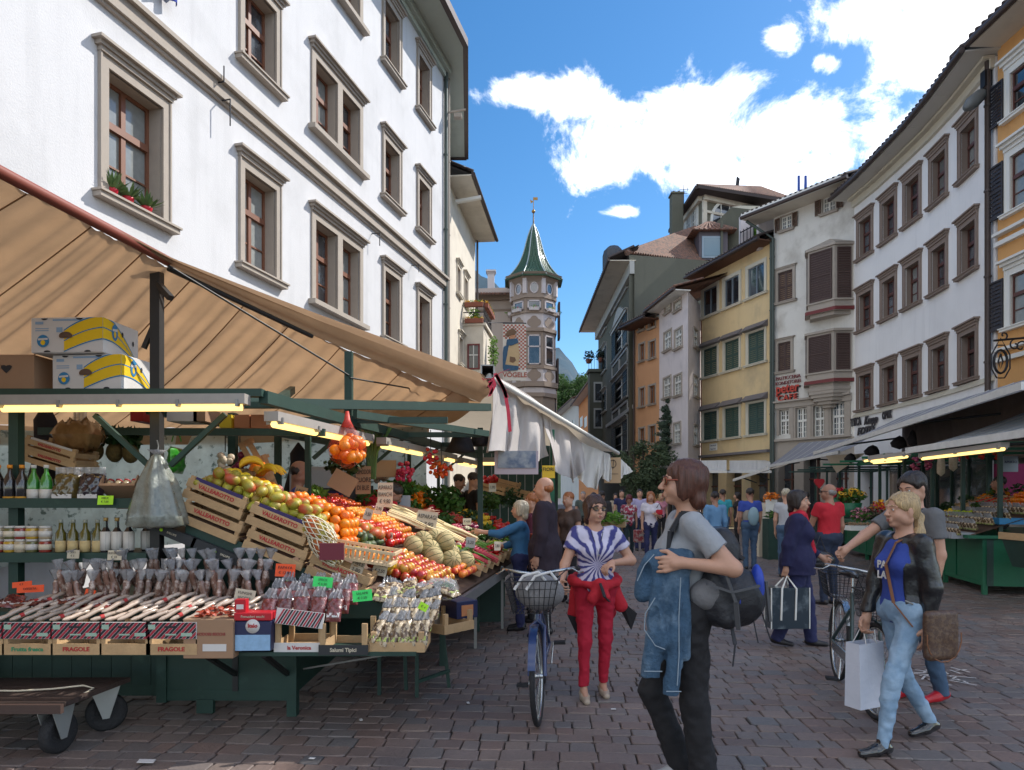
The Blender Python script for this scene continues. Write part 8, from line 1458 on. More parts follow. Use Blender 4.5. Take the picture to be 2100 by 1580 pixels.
 for sd in 'RL':
  hp2,kn,an=LG[sd];b.cap(hp2+Vc((0,0,.02)),kn,(.088*w)*slim,.058*slim,.05);b.cap(kn,an+(kn-an)*(-.09 if not barefoot else barefoot),(.060)*slim,(.050 if slim>=1 else .040)*(1 if slim<1.1 else 1.3),.03,cut=True)
 b.plane(U(0,0,1.03),(0,0,1));
 if legs_on:obj('trousers',b.mesh('trousers',bot,.006,(12,12,14),.006),t,sc=s)
 b=SDF(lo,hi,res);g=.008 if not coat else .018;torso(b,g)
 if coat:b.ell(U(0,-.005,.95),(.17*w+.012,.13*w+.012,.16),k=.06);b.cap(U(-.06,0,.95),U(-.07,0,hem),.12*w,.14*w,.08);b.cap(U(.06,0,.95),U(.07,0,hem),.12*w,.14*w,.08)
 for sd in 'RL':
  sh,el,wr,hd,cl=AR[sd];e1=sh+(el-sh)*min(1,sleeve);ws=w**.5;b.cap(sh,e1,.056*ws+g*.6,(.056 if sleeve<.9 else .047)*ws+g,.04,cut=sleeve<1)
  if sleeve>1:b.cap(el,el+(wr-el)*(sleeve-1),.046*ws+g,.034+g,.02,cut=True)
 if vneck:b.cap(U(0,.1,1.47),U(0,.16,1.47-.19*vneck),.075,.02,sub=True);b.cap(U(0,-.02,1.46),U(0,.1,1.48),.07,.08,sub=True)
 else:b.cap(U(0,.02,1.445),U(0,.06,1.6),.062,.08,sub=True)
 b.plane(U(0,0,hem),(0,0,-1))
 if open_:b.cap(U(.0,.2,1.5),U(.0,.2,.7),.13,.17,sub=True)
 obj('coat' if coat else 'shirt',b.mesh('top',top,.0055,(13,13,7),.005),t,sc=s)
 if open_:b=SDF(lo,hi,res);torso(b,.003);b.plane(U(0,0,hem-.05),(0,0,-1));b.cap(U(0,.02,1.43),U(0,.06,1.6),.062,.08,sub=True);obj('shirt',b.mesh('shirt',open_,.006,(12,12,9)),t,sc=s)
 for sd in 'RL':
  if not legs_on:break
  hp2,kn,an=LG[sd];lift=an.z-.078;pit=min(.9,lift*4.2);b=SDF([an.x-.1,an.y-.2,an.z-.2],[an.x+.1,an.y+.3,an.z+.1],min(res,.01));dr=lambda y,z:an+Vc((0,y*math.cos(pit)+z*math.sin(pit),z*math.cos(pit)-y*math.sin(pit)))
  b.cap(dr(-.035,-.035),dr(.05,-.045),.036,.034,.03);b.cap(dr(.05,-.048),dr(.15,-.055),.036,.028,.03);b.cap(dr(0,-.02),dr(0,.01),.036,.036,.03)if not barefoot else None
  if barefoot:b.cap(dr(.03,.0),dr(.09,-.015),.03,.02,sub=True);b.cap(dr(-.01,.0),dr(.02,.0),.03,.02,sub=True)
  nrm=(0,-math.sin(pit),-math.cos(pit));b.plane(dr(0,-.074),nrm);obj('shoe',b.mesh('shoe',shoe),t,sc=s)
 mb=MB();sx_=Matrix.Scale(s,4)
 if res<.02:
  for sx in(-1,1):
   if not glasses:e=obj('eye',MB().lathe([(.0,-.0095),(.007,-.006),(.0095,0),(.007,.006),(0,.0095)],10).mesh('eye',EYEW),t,hp_(sx*.031,.080,.005)*s,sc=s);obj('iris',MB().lathe([(0,-.0045),(.0045,0),(0,.0045)],8).mesh('iris',EYED),t,hp_(sx*.031+.001,.0875,.005)*s,sc=s)
   m2=MB();m2.tube([hp_(sx*.014,.0965,.027),hp_(sx*.032,.092,.033),hp_(sx*.05,.078,.027)],[.003,.0032,.0015],5);o=m2.build('eyebrow',hair[1]if hair else HD,t);o.scale=(s,)*3
  m2=MB();m2.tube([hp_(-.021,.086,-.061),hp_(-.007,.0965,-.058),hp_(.007,.0965,-.058),hp_(.021,.086,-.061)],[.001,.0048,.0048,.001],6);m2.tube([hp_(-.019,.085,-.063),hp_(0,.0965,-.067),hp_(.019,.085,-.063)],[.001,.006,.001],6);o=m2.build('lips',LIP,t);o.scale=(s,)*3
 if glasses:
  m2=MB()
  for sx in(-1,1):
   ring=[hp_(sx*.033+.026*math.cos(a),.101-.010*abs(math.cos(a))-.006,.008+.018*math.sin(a))for a in[k*math.pi/7 for k in range(14)]];m2.add(ring,[tuple(range(14))]);m2.add([p-HM@Vc((0,.003,0))for p in ring],[tuple(reversed(range(14)))])
  o=m2.build('sunglass_lenses',mat('dark_lens',(.02,.012,.008),.05,coat=1,col2=(.12,.07,.02),c2s=30),t);o.scale=(s,)*3;m2=MB()
  for sx in(-1,1):m2.tube([hp_(sx*.033+.027*math.cos(a),.102-.010*abs(math.cos(a))-.006,.008+.019*math.sin(a))for a in[k*math.pi/7 for k in range(14)]],.003,5,closed=True);m2.tube([hp_(sx*.059,.086,.014),hp_(sx*.078,.04,.014),hp_(sx*.079,-.01,.006)],.0045,5)
  m2.tube([hp_(-.008,.103,.012),hp_(.008,.103,.012)],.003,5);o=m2.build('sunglass_frame',glasses,t);o.scale=(s,)*3
 if hair:
  k,hm=hair;b=SDF([hc[i]-.24 for i in range(3)],[hc[i]+.2 for i in range(3)],max(.006,res*.8));E=lambda c,r,kk=.03,sub=False:b.ell(hp_(*c),r,HMl,kk,sub)
  if k=='fringe_bald':E((0,-.03,-.0),(.083,.083,.055));E((0,.07,.02),(.09,.07,.1),0,True);E((0,-.01,.09),(.074,.094,.065),0,True)
  elif k=='short':E((0,-.02,.045),(.083,.098,.082));E((0,.088,-.02),(.075,.055,.062),0,True);b.plane(hp_(0,0,-.045),tuple(HM@Vc((0,.3,-1))));
  elif k in('bob','bobg'):
   E((0,-.018,.045),(.085,.102,.084));E((0,-.058,-.03),(.078,.060,.090));[E((sx*.076,.004,-.018),(.020,.042,.074))for sx in(-1,1)];E((0,-.072,.02),(.078,.056,.08));E((.02,-.075,-.10),(.05,.035,.035));E((-.04,-.08,-.09),(.04,.035,.04));E((0,.112,-.045),(.066,.080,.105),0,True);E((0,.125,.01),(.055,.06,.05),0,True)
  elif k=='long':E((0,-.02,.045),(.088,.103,.085));E((0,-.06,-.06),(.08,.05,.13));[E((sx*.08,.01,-.05),(.02,.035,.12))for sx in(-1,1)];E((0,.108,-.03),(.062,.07,.095),0,True)
  elif k in('pony','tied'):
   E((0,-.018,.045),(.083,.101,.080));E((0,-.04,-.0),(.080,.07,.075));E((0,.108,-.012),(.070,.076,.088),0,True);E((0,.0,-.08),(.1,.08,.03),0,True)
   b.cap(hp_(0,-.10,-.02),hp_(0,-.125,-.05),.022,.03,.02)
   if k=='pony':b.cap(hp_(0,-.12,-.04),hp_(-.03,-.10,-.15),.03,.034,.02);b.cap(hp_(-.03,-.1,-.14),hp_(-.045,-.06,-.215),.034,.010,.02)
   [E((sx*.070,.030,.035),(.016,.035,.035),.02)for sx in(-1,1)]
  o=obj('hair',b.mesh('hair',hm,.006,(30,30,5),.005),t,sc=s)
 return t,dict(U=lambda*a:U(*a)*s,AR={k:[p*s for p in v[:3]]for k,v in AR.items()},hp=lambda*a:hp_(*a)*s,s=s,LG=LG)
def blob(t,name,m,fn,lo,hi,res=.01,noise=.004,freq=(16,16,16),n2=.0):
 b=SDF(lo,hi,res);fn(b);return obj(name,b.mesh(name,m,noise,freq,n2),t)
def strap(t,pts,w_,m,name='strap',th=.006):
 mb=MB()
 for a,b in zip(pts,pts[1:]):mb.bar(a,b,w_,th)
 return mb.build(name,m,t)
BLK=cmat('black_trousers',(.012,.011,.013));NAVYC=cmat('navy_cloth',(.022,.025,.085));JEAN=cmat('blue_denim',(.055,.10,.17),var=.3);JEANL=cmat('light_denim',(.20,.31,.44),var=.22,col2=(.30,.42,.55),c2s=5);GREYT=cmat('grey_tee',(.30,.31,.33));REDC=cmat('red_cloth',(.46,.012,.025));REDT=cmat('crimson_jeans',(.42,.008,.03));BLUT=cmat('royal_blue_tee',(.03,.06,.30));LEA=mat('black_leather',(.012,.012,.014),.32,bump=.5,bs=18,coat=.3)
TIE=mat('tie_dye',(.50,.47,.60),.85,bump=.3,bs=22)
def tie_dye():
 t=TIE.node_tree;L=t.links;b=t.nodes['Principled BSDF'];tc=N(t,'ShaderNodeTexCoord');sp=N(t,'ShaderNodeSeparateXYZ');L.new(tc.outputs['Object'],sp.inputs[0]);a=mth(t,'ARCTAN2',sp.outputs[0],mth(t,'SUBTRACT',sp.outputs[2],1.12));n=N(t,'ShaderNodeTexNoise',i={'Scale':9.0,'Detail':3.0});L.new(tc.outputs['Object'],n.inputs['Vector'])
 w=mth(t,'SINE',mth(t,'ADD',mth(t,'MULTIPLY',a,17.0),mth(t,'MULTIPLY',n.outputs['Fac'],7.0)));r=N(t,'ShaderNodeMapRange',i={'From Min':-.2,'From Max':.5});L.new(w,r.inputs['Value']);m=N(t,'ShaderNodeMix',data_type='RGBA');m.inputs['A'].default_value=(.56,.52,.64,1);m.inputs['B'].default_value=(.05,.05,.20,1);L.new(r.outputs[0],m.inputs['Factor']);L.new(m.outputs['Result'],b.inputs['Base Color'])
tie_dye()
PLAID=cmat('plaid_shirt',(.30,.03,.06),col2=(.5,.45,.45),c2s=14,c2t=(.5,.54))
t,I=person('tall woman with auburn bob and sunglasses carrying a denim jacket, nearest to the camera',(.93,3.66,0),88,1.79,GREYT,BLK,('bob',HB),arms={'L':((-.32,-.62,-.75),(.12,.96,.10),(-.02,1,-.12),.55),'R':((.1,.22,-.95),(0,.12,-1),None,.3)},legs={'L':((0,-.06,-1),(0,-.14,-1)),'R':((0,.36,-.93),(0,-.36,-.93))},sleeve=.62,w=1.03,res=.006,glasses=mat('amber_frame',(.25,.05,.02),.2),vneck=.9,slim=1.12,hem=.90,shoe=mat('grey_sneaker',(.35,.35,.36),.6),head=(-4,2))
DEN=mat('denim_jacket_cloth',(.045,.095,.16),.85,var=.45,vs=9,bump=.7,bs=60,col2=(.16,.24,.33),c2s=6,c2t=(.5,.7));SEAMD=mat('denim_seam',(.28,.34,.40),.8);w_,c_=I['AR']['L'][2],I['U'](0,.2,1.1)
J=thing('denim_jacket','faded blue denim jacket draped over the forearm of the tall woman','jacket',t.location,t.rotation_euler.z)
hx=w_+Vc((.085,.03,-.015));
def jk(b):
 c=lambda p,q,r,r2=None,k=.012,**kw:b.cap(hx+Vc(p),hx+Vc(q),r,r2,k,**kw)
 c((-.02,-.07,.035),(-.02,.10,.025),.045,.05,.03);c((-.02,-.06,-.01),(-.03,.12,-.01),.045,.045,.03)
 c((-.03,.08,.03),(-.03,.14,-.04),.04,.038,.02);c((-.03,.14,-.04),(-.02,.15,-.15),.036,.044,.02);b.ell(hx+Vc((-.075,.135,-.035)),(.035,.024,.055),k=0,sub=True)
 for i in range(6):y=-.06+.028*i;c((-.03-.012*(i%2),y,0),(-.03-.02*((i+1)%2),y+.012*math.sin(i*2.1),-.46-.05*math.sin(i*1.3)),.026,.030,.014)
 c((-.055,.08,-.10),(-.06,.10,-.30),.03,.038,.015);c((-.06,.10,-.28),(-.055,.05,-.40),.04,.035,.02);b.ell(hx+Vc((-.10,.10,-.27)),(.03,.03,.075),k=0,sub=True)
 c((-.05,.10,-.36),(-.05,.115,-.57),.043,.046,.015,cut=True);c((-.055,-.01,-.2),(-.055,.01,-.66),.032,.042,.012,cut=True);b.cap(hx+Vc((-.055,.008,-.62)),hx+Vc((-.055,.012,-.70)),.03,.03,sub=True)
blob(J,'cloth',DEN,jk,[hx[0]-.2,hx[1]-.2,hx[2]-.8],[hx[0]+.12,hx[1]+.36,hx[2]+.15],.006,.006,(16,16,8),.006)
mb=MB()
for p in([(-.088,-.03,-.06),(-.092,-.02,-.25),(-.095,-.02,-.45),(-.10,-.01,-.60)],[(-.10,.10,-.16),(-.103,.15,-.24),(-.103,.155,-.32),(-.102,.10,-.40),(-.10,.05,-.42)],[(-.07,.10,.055),(-.075,.15,.0),(-.07,.185,-.08)],[(-.10,.065,-.53),(-.10,.155,-.53)],[(-.10,-.03,-.63),(-.10,.045,-.63)]):mb.tube([hx+Vc(q)for q in p],.0028,4)
mb.build('seams',SEAMD,J)
BP=thing('backpack','black, grey and royal blue hiking backpack slung at the back of the tall woman','backpack',t.location,t.rotation_euler.z);c_=I['U'](-.10,-.16,1.02);blob(BP,'pack_body',mat('black_nylon',(.018,.018,.022),.5,bump=.5,bs=25,var=.3),lambda b:(b.ell(c_,(.13,.17,.15),k=.05),b.ell(c_+Vc((-.01,-.11,-.0)),(.11,.11,.14),k=.05),b.ell(c_+Vc((.04,.0,.2)),(.1,.1,.16),k=.06),b.cap(c_+Vc((-.06,.05,.1)),c_+Vc((-.09,.0,-.1)),.045,.05,.03)),list(c_-Vc((.3,.35,.3))),list(c_+Vc((.3,.3,.45))),.009,.01,(9,9,9),.005)
blob(BP,'grey_pocket',mat('grey_nylon',(.16,.155,.16),.6,bump=.4),lambda b:b.ell(c_+Vc((-.055,.085,.02)),(.075,.10,.085),k=0),list(c_-Vc((.3,.3,.3))),list(c_+Vc((.3,.3,.3))),.009,.005);blob(BP,'blue_panel',mat('blue_nylon',(.015,.05,.38),.5),lambda b:(b.ell(c_+Vc((-.068,-.05,.01)),(.06,.03,.09),k=0),b.ell(c_+Vc((-.03,-.165,.05)),(.06,.035,.13),k=.02)),list(c_-Vc((.3,.4,.3))),list(c_+Vc((.3,.3,.3))),.009,.005)
for q in([(-.155,.12,.09),(-.165,0,.05),(-.15,-.14,.08)],[(-.15,.02,.13),(-.17,-.02,0),(-.14,-.04,-.14)],[(-.13,-.18,.1),(-.13,-.2,-.1)]):strap(BP,[c_+Vc(v)for v in q],.022,mat('grey_webbing',(.07,.07,.075),.6),'compression_strap',.012)
sh=I['AR']['L'][0];strap(BP,[sh+Vc((.055,.11,-.17)),sh+Vc((.05,.10,-.04)),sh+Vc((.045,.045,.055)),sh+Vc((.045,-.05,.05)),sh+Vc((.03,-.12,-.08)),c_+Vc((0,-.1,.2))],.05,BLKI,th=.02);strap(BP,[sh+Vc((.055,.115,-.15)),c_+Vc((-.02,.2,-.02)),c_+Vc((-.05,.08,-.08))],.03,BLKI)
for(y,z)in((-.22,-.20),(-.16,-.22)):strap(BP,[c_+Vc((-.06,y*.8,-.05)),c_+Vc((-.07,y,z+(.06 if y>-.15 else 0)))],.022,BLKI,'loose_strap')
strap(BP,[c_+Vc((-.07,-.02,-.1)),c_+Vc((-.12,-.03,-.22)),c_+Vc((-.115,-.02,-.33))],.018,BLKI,'loose_strap')
t,I=person('woman in a violet tie dye tee, crimson jeans and dark sunglasses pushing a blue bicycle',(.66,5.42,0),184,1.60,TIE,REDT,('bob',hairmat('brown_hair',(.045,.018,.012))),arms={'R':((.38,.18,-.9),(.25,.72,-.55),(.1,.9,-.3),.7),'L':((-.55,-.05,-.83),(.78,.62,-.02),(.8,.5,-.3),.7)},legs={'R':((.04,.20,-.97),(.02,.02,-1)),'L':((0,-.02,-1),(.02,-.14,-1))},sleeve=.55,w=1.1,res=.0075,glasses=BLKI,vneck=.7,slim=.95,hem=.90,barefoot=.08,shoe=mat('beige_flats',(.42,.33,.25),.5),head=(14,0))
SWT=thing('tied_sweater','crimson sweater with black tips knotted round the waist of the cyclist','sweater',t.location,t.rotation_euler.z);U=I['U']
blob(SWT,'knit',REDC,lambda b:([b.cap(U(.19*math.cos(a),.15*math.sin(a),.99-.03*math.sin(a)),U(.19*math.cos(a+.5),.15*math.sin(a+.5),.99-.03*math.sin(a+.5)),.035,.035,.02)for a in[k*.5 for k in range(13)]],b.cap(U(-.02,.17,.97),U(.06,.19,.86),.05,.045,.03),b.cap(U(0,.17,.98),U(-.05,.2,.87),.045,.035,.03),b.cap(U(-.16,-.04,.95),U(-.23,-.02,.76),.045,.055,.04),b.cap(U(-.1,-.14,.95),U(-.14,-.17,.70),.07,.075,.05),b.cap(U(.1,-.14,.95),U(.14,-.16,.68),.07,.06,.05)),list(U(-.4,-.35,.5)),list(U(.4,.35,1.15)),.01,.012,(9,9,5),.006)
MB().add([U(-.24,.0,.80),U(-.36,.0,.70),U(-.31,.0,.56),U(-.24,-.03,.70)],[(0,1,2,3)]).add([U(-.24,-.02,.80),U(-.36,-.02,.70),U(-.31,-.02,.56),U(-.24,-.05,.70)],[(3,2,1,0)]).add([U(.1,.0,.66),U(.24,.0,.70),U(.16,0,.53)],[(0,1,2)]).build('black_tip',BLK,SWT);strap(SWT,[U(.0,.225,.99),U(-.03,.25,.88),U(-.07,.24,.84)],.04,BLKI,'black_cuff')
MB().tube([U(-.05,.09,1.40),U(-.02,.125,1.3),U(0,.15,1.22),U(.02,.125,1.3),U(.05,.09,1.40)],.0025,4).build('necklace',BLKI,t);MB().lathe([(0,-.012),(.009,0),(0,.012)],8,M=Matrix.Translation(U(0,.155,1.21))).build('pendant',STEEL,t)
t,I=person('blonde woman with a ponytail striding past in a black leather jacket and blue tee',(2.49,4.34,0),103,1.66,LEA,JEANL,('pony',HBL),arms={'L':((-.12,-.10,-1),(.02,.06,-1),None,.35),'R':((.12,.20,-1),(-.02,.28,-.95),None,.8)},legs={'L':((-.03,.42,-.9),(0,.18,-.98)),'R':((.02,-.20,-.97),(.02,-.55,-.82))},sleeve=1.92,w=1.06,res=.0065,coat=False,hem=.90,slim=.9,open_=BLUT,shoe=mat('black_patent',(.012,.012,.014),.15,coat=1),head=(-6,0))
U=I['U'];text('PA\nLA',.065,CARDW,t,frame_mat(U(.02,.150,1.20),(-1,0,0)),bold=.002);strap(t,[U(-.06,-.03,1.44),U(-.045,.10,1.38),U(-.02,.155,1.24),U(-.08,.15,1.0),U(-.16,.08,.86)],.022,mat('tan_strap',(.22,.09,.04),.6));MB().tube([U(-.13,.11,1.02),U(-.15,.07,1.0)],.006,6).build('zip_pull',STEEL,t)
HBG=thing('shoulder_bag','brown patterned leather shoulder bag at the hip of the blonde woman','bag',t.location,t.rotation_euler.z);c_=U(-.235,-.05,.80);BRL=mat('brown_patterned_leather',(.07,.035,.022),.45,col2=(.11,.062,.035),c2s=38,c2t=(.5,.53),bump=.2);blob(HBG,'bag_body',BRL,lambda b:([b.cap(c_+Vc((0,y,.14)),c_+Vc((0,y*.9,-.10)),.028,.034,.03)for y in(-.09,-.045,0,.045,.09)]),list(c_-Vc((.2,.3,.3))),list(c_+Vc((.2,.3,.3))),.007);MB().tube([c_+Vc((-.03,.125*math.cos(a),.0+.14*math.sin(a)))for a in[2.9+k*.40 for k in range(10)]],.004,5).build('piping',mat('tan_strap',(.22,.09,.04),.6),HBG)
WB=thing('white_paper_bag','white paper carrier bag held by the blonde woman','bag',t.location,t.rotation_euler.z+R(12));wr=I['AR']['R'][2];c_=Matrix.Rotation(-R(12),3,'Z')@(wr+Vc((0,.015,-.34)));mb=MB();vs=[c_+Vc(q)for q in((-.06,-.115,-.25),(.06,-.115,-.25),(.06,.115,-.25),(-.06,.115,-.25),(-.05,-.115,.17),(.05,-.115,.17),(.05,.115,.17),(-.05,.115,.17),(-.035,0,-.0+.0),(.035,0,0))];mb.add(vs[:8],[(3,2,1,0),(0,1,5,4),(1,2,6,5),(2,3,7,6),(3,0,4,7)]);mb.build('bag_body',mat('white_paper',(.62,.64,.72),.6,bump=.5,bs=9),WB)
for x in(-.05,.05):MB().tube([c_+Vc((x,-.05,.16)),c_+Vc((x*.3,-.03,.25)),c_+Vc((x*.3,.03,.25)),c_+Vc((x,.05,.16))],.004,5).build('cord_handle',CARDW,WB)
t,I=person('person in a dark grey tee with tied dark hair, behind the blonde woman',(3.12,5.3,0),105,1.78,cmat('dark_grey_tee',(.13,.13,.135)),JEAN,('tied',HD),arms={'R':((.2,.75,-.55),(-.25,.95,-.42),(0,.8,-.6),.8)},legs={'R':((0,.12,-1),(0,-.05,-1)),'L':((0,-.1,-1),(0,-.3,-1))},sleeve=.6,w=1.02,res=.01,fem=False,hem=.86,slim=1,shoe=mat('red_shoe',(.45,.01,.02),.4),head=(10,-18));strap(t,[I['U'](-.12,-.09,1.40),I['U'](-.06,.05,1.44),I['U'](.02,.125,1.25),I['U'](.14,.1,1.0)],.045,BLKI)
t,I=person('dark haired woman in a deep blue jacket and red scarf',(3.02,7.22,0),-112,1.66,cmat('deep_blue_coat',(.012,.012,.055)),NAVYC,('bob',HD),arms={'R':((.15,-.32,-.95),(.02,-.1,-1),None,.8),'L':((-.12,.12,-1),(.1,.8,-.5),None,.9)},legs={'L':((0,.25,-.97),(0,.08,-1)),'R':((0,-.1,-1),(0,-.4,-.9))},sleeve=1.9,w=1.2,res=.0115,coat=True,hem=.80,slim=1.12,head=(-18,0))
U=I['U'];blob(t,'scarf',mat('red_scarf',(.50,.008,.03),.8,bump=.5,bs=18),lambda b:(b.cap(U(-.06,.03,1.44),U(.06,.03,1.44),.045,.045,.02),b.cap(U(.03,.07,1.43),U(-.02,.15,1.05),.03,.035,.02),b.cap(U(.0,-.05,1.44),U(.05,.04,1.44),.04,.04,.03)),list(U(-.2,-.2,.9)),list(U(.2,.3,1.6)),.01)
PB=thing('picture_bag','large glossy picture tote with white handles, carried by the woman in blue','bag',t.location,t.rotation_euler.z+R(25));wr=Matrix.Rotation(-R(25),3,'Z')@I['AR']['R'][2];c_=wr+Vc((.02,0,-.40));MB().box(c_,(.16,.40,.42)).build('bag_body',mat('night_photo_print',(.02,.035,.05),.25,coat=.6,col2=(.25,.3,.33),c2s=5,c2t=(.5,.8)),PB);MB().box(c_+Vc((0,.2015,0)),(.155,.003,.41)).build('side_panel',mat('light_blue_side',(.03,.25,.55),.4),PB);mb=MB()
for(y,z0,z1)in((-.2,-.21,.21),(.2,-.21,.21)):mb.bar(c_+Vc((.08,y,z0)),c_+Vc((.08,y,z1)),.01);mb.bar(c_+Vc((-.08,y,z0)),c_+Vc((-.08,y,z1)),.01)
mb.build('white_edges',WHSASH,PB)
for x in(.085,-.085):MB().tube([c_+Vc((x,-.1,-.12)),c_+Vc((x,-.09,.2)),wr+Vc((x*.2,-.0,-.08)),c_+Vc((x,.06,.2)),c_+Vc((x,.05,-.12))],.011,6).build('handle',WHSASH,PB)
cb={'R':((.1,.35,-.9),(-.2,.9,-.3),None,.7)};t,I=person('grey haired man in a bright red tee and dark jeans seen from behind',(4.62,9.95,0),20,1.76,REDC,cmat('dark_jeans',(.02,.03,.06)),('fringe_bald',HG),skin=SKD,w=1.22,res=.013,fem=False,hem=.84,arms={'L':((-.1,.4,-.9),(.1,.9,-.1),None,.5)},glasses=BLKI,head=(35,0))
HBAG=thing('black_handbag','black handbag with a yellow tag hanging by the man in the red tee','bag',(3.9,8.6,.78));blob(HBAG,'bag_body',LEA,lambda b:b.ell((0,0,0),(.17,.08,.11),k=0),[-.3,-.2,-.2],[.3,.2,.2],.012);MB().tube([(-.1,0,.08),(-.02,0,.3),(.06,0,.08)],.01,5).build('handle',BLKI,HBAG)
VEST=cmat('khaki_vest',(.30,.27,.23));t,I=person('man in a khaki vest and blue sleeves with a light blue backpack, seen from behind',(XA(1538,14.6),14.6,0),5,1.74,BLUT,JEAN,('short',HD),skin=SKD,w=1.15,res=.016,fem=False,sleeve=.6,hem=.84);U=I['U'];blob(t,'vest',VEST,lambda b:b.ell(U(0,0,1.15),(.185,.14,.27),k=0),list(U(-.3,-.3,.8)),list(U(.3,.3,1.5)),.016);t2=thing('small_backpack','pale blue drawstring backpack on the man in the khaki vest','backpack',t.location,t.rotation_euler.z);blob(t2,'bag_body',mat('pale_blue_nylon',(.22,.33,.38),.6),lambda b:b.ell(U(0,-.17,1.12),(.12,.07,.2),k=0),list(U(-.3,-.35,.8)),list(U(.3,.3,1.5)),.016)
W3=dict(R=((.02,.2,-1),(0,-.0,-1)),L=((0,-.1,-1),(0,-.25,-1)))
for(lb,px,Y,rz,H,top,bot,hr,sk,fem,kw)in(('white haired person in a pale tee standing among the stalls',1612,13.2,-30,1.72,cmat('pale_tee',(.42,.42,.44)),JEAN,('short',HW),SK,1,{}),('woman with dark red hair in a plaid shirt and dark trousers, looking down',1290,17.4,178,1.60,PLAID,cmat('dark_green_trousers',(.02,.035,.045)),('bob',HR),SKD,1,dict(head=(0,-30),legs=W3,barefoot=.1)),('man in a lilac shirt walking behind the woman in plaid',1312,19.5,182,1.76,cmat('lilac_shirt',(.40,.36,.55)),NAVYC,('short',HD),SK,0,dict(sleeve=.9)),('ginger haired woman in a white tee with a red purse',1334,15.8,176,1.68,cmat('white_tee',(.62,.58,.64)),NAVYC,('long',HGI),SK,1,dict(legs=W3,arms={'L':((-.2,.2,-.9),(.4,.7,.2))})),('person in a light blue shirt partly hidden by the tall woman',1466,13.5,10,1.66,cmat('light_blue_shirt',(.12,.25,.42)),JEAN,('short',HD),SKD,0,dict(sleeve=1.5)),('balding man in a dark coat with sunglasses pushed up, at the vegetable stall',1118,7.7,75,1.80,cmat('dark_plum_coat',(.025,.015,.025)),BLK,('fringe_bald',HGI),SK,0,dict(sleeve=1.95,coat=True,hem=.72,w=1.15)),('elderly woman with silver blonde hair in a blue cardigan reaching over the vegetables',1068,8.1,85,1.53,cmat('blue_cardigan',(.04,.15,.30)),NAVYC,('bob',HW),SK,1,dict(sleeve=1.6,w=1.1,arms={'L':((-.1,.8,-.35),(0,1,.12)),'R':((.1,.35,-.9),(0,.9,-.2))})),('shopper in a maroon jacket with a bright orange bag behind the elderly woman',1092,8.6,80,1.62,cmat('maroon_jacket',(.10,.015,.03)),BLK,('short',HGI),SK,1,dict(sleeve=1.9)),('person with reddish brown hair half hidden behind the cyclist',1166,10.2,140,1.64,cmat('brown_jacket',(.08,.05,.04)),BLK,('short',HGI),SK,1,{}),('dark coated man walking away far down the street',1234,17.2,5,1.70,cmat('charcoal_coat',(.03,.028,.03)),BLK,('short',HD),SK,0,dict(coat=True,sleeve=1.9,legs=W3)),('second dark figure beside the man walking away',1217,18.5,15,1.66,cmat('grey_brown_coat',(.05,.05,.048)),BLK,('short',HD),SK,0,dict(sleeve=1.9)),('distant shopper in a grey green jacket beside the dark houses',1196,21,170,1.70,cmat('green_grey',(.07,.09,.08)),BLK,('short',HG),SK,0,dict(res=.022)),('distant shopper in a beige coat walking up the street',1262,24,175,1.65,cmat('beige_coat',(.36,.30,.22)),NAVYC,('bob',HD),SK,1,dict(res=.022)),('distant man in a blue shirt behind the plaid shirt',1275,22,182,1.76,NAVYC,JEAN,('short',HD),SK,0,dict(res=.022)),('distant woman in a pink top near the conifer',1356,23,190,1.64,cmat('pink_top',(.5,.2,.25)),BLK,('long',HBL),SK,1,dict(res=.022)),('distant man in a turquoise tee behind the tall woman',1482,18,5,1.74,cmat('turquoise_tee',(.04,.32,.38)),JEAN,('short',HD),SKD,0,dict(res=.022)),('distant shopper in black at the cafe awnings',1512,22,80,1.68,BLK,BLK,('bob',HD),SK,1,dict(res=.022)),('distant woman in cream by the far flower stand',1572,20,-60,1.62,cmat('cream_top',(.5,.44,.35)),NAVYC,('bob',HGI),SK,1,dict(res=.022)),('distant shopper in a dark red jumper at the far stall frame',1652,17,60,1.66,cmat('dark_red_jumper',(.2,.02,.02)),BLK,('short',HD),SK,0,dict(res=.022)),('bald vendor in a royal blue polo shirt looking down behind the oranges',612,6.85,-70,1.72,BLUT,BLK,('fringe_bald',HD),SKD,0,dict(head=(0,-25),w=1.15,res=.012,sleeve=.7)),('first young dark haired vendor behind the orange peppers',940,10.8,-100,1.70,BLK,BLK,('short',HD),SK,0,dict(head=(0,-20))),('second young dark haired vendor, nearer the green post',970,10.6,-60,1.72,BLK,BLK,('short',HD),SK,0,dict(head=(0,-20))),('dark haired vendor in a black tee behind the stall across the street',2050,12.9,60,1.95,BLK,BLK,('short',HD),SKD,0,dict(w=1.1))):
 person(lb,(XA(px,Y),Y,.22 if 'vendor' in lb and H<1.9 else 0),rz,H,top,bot,hr,sk,fem=bool(fem),res=kw.pop('res',.015),**kw)
person('young vendor in a red tee bending over the display to hand something across',(-1.95,8.0,.27),-80,1.76,REDC,BLK,('short',HD),SKD,arms={'R':((.1,.95,-.25),(0,1,-.12),None,.2),'L':((-.1,.3,-.9),(0,.6,-.7))},fem=False,res=.012,bend=.95,sleeve=.7,head=(0,15),hem=.85)
tag(MB().box((XA(1098,8.3),8.3,.95),(.16,.25,.35),rz=.3).build('orange_bag',mat('orange_fabric',(.60,.08,.02),.7)),'bright orange shopping bag at the vegetable stall','bag')
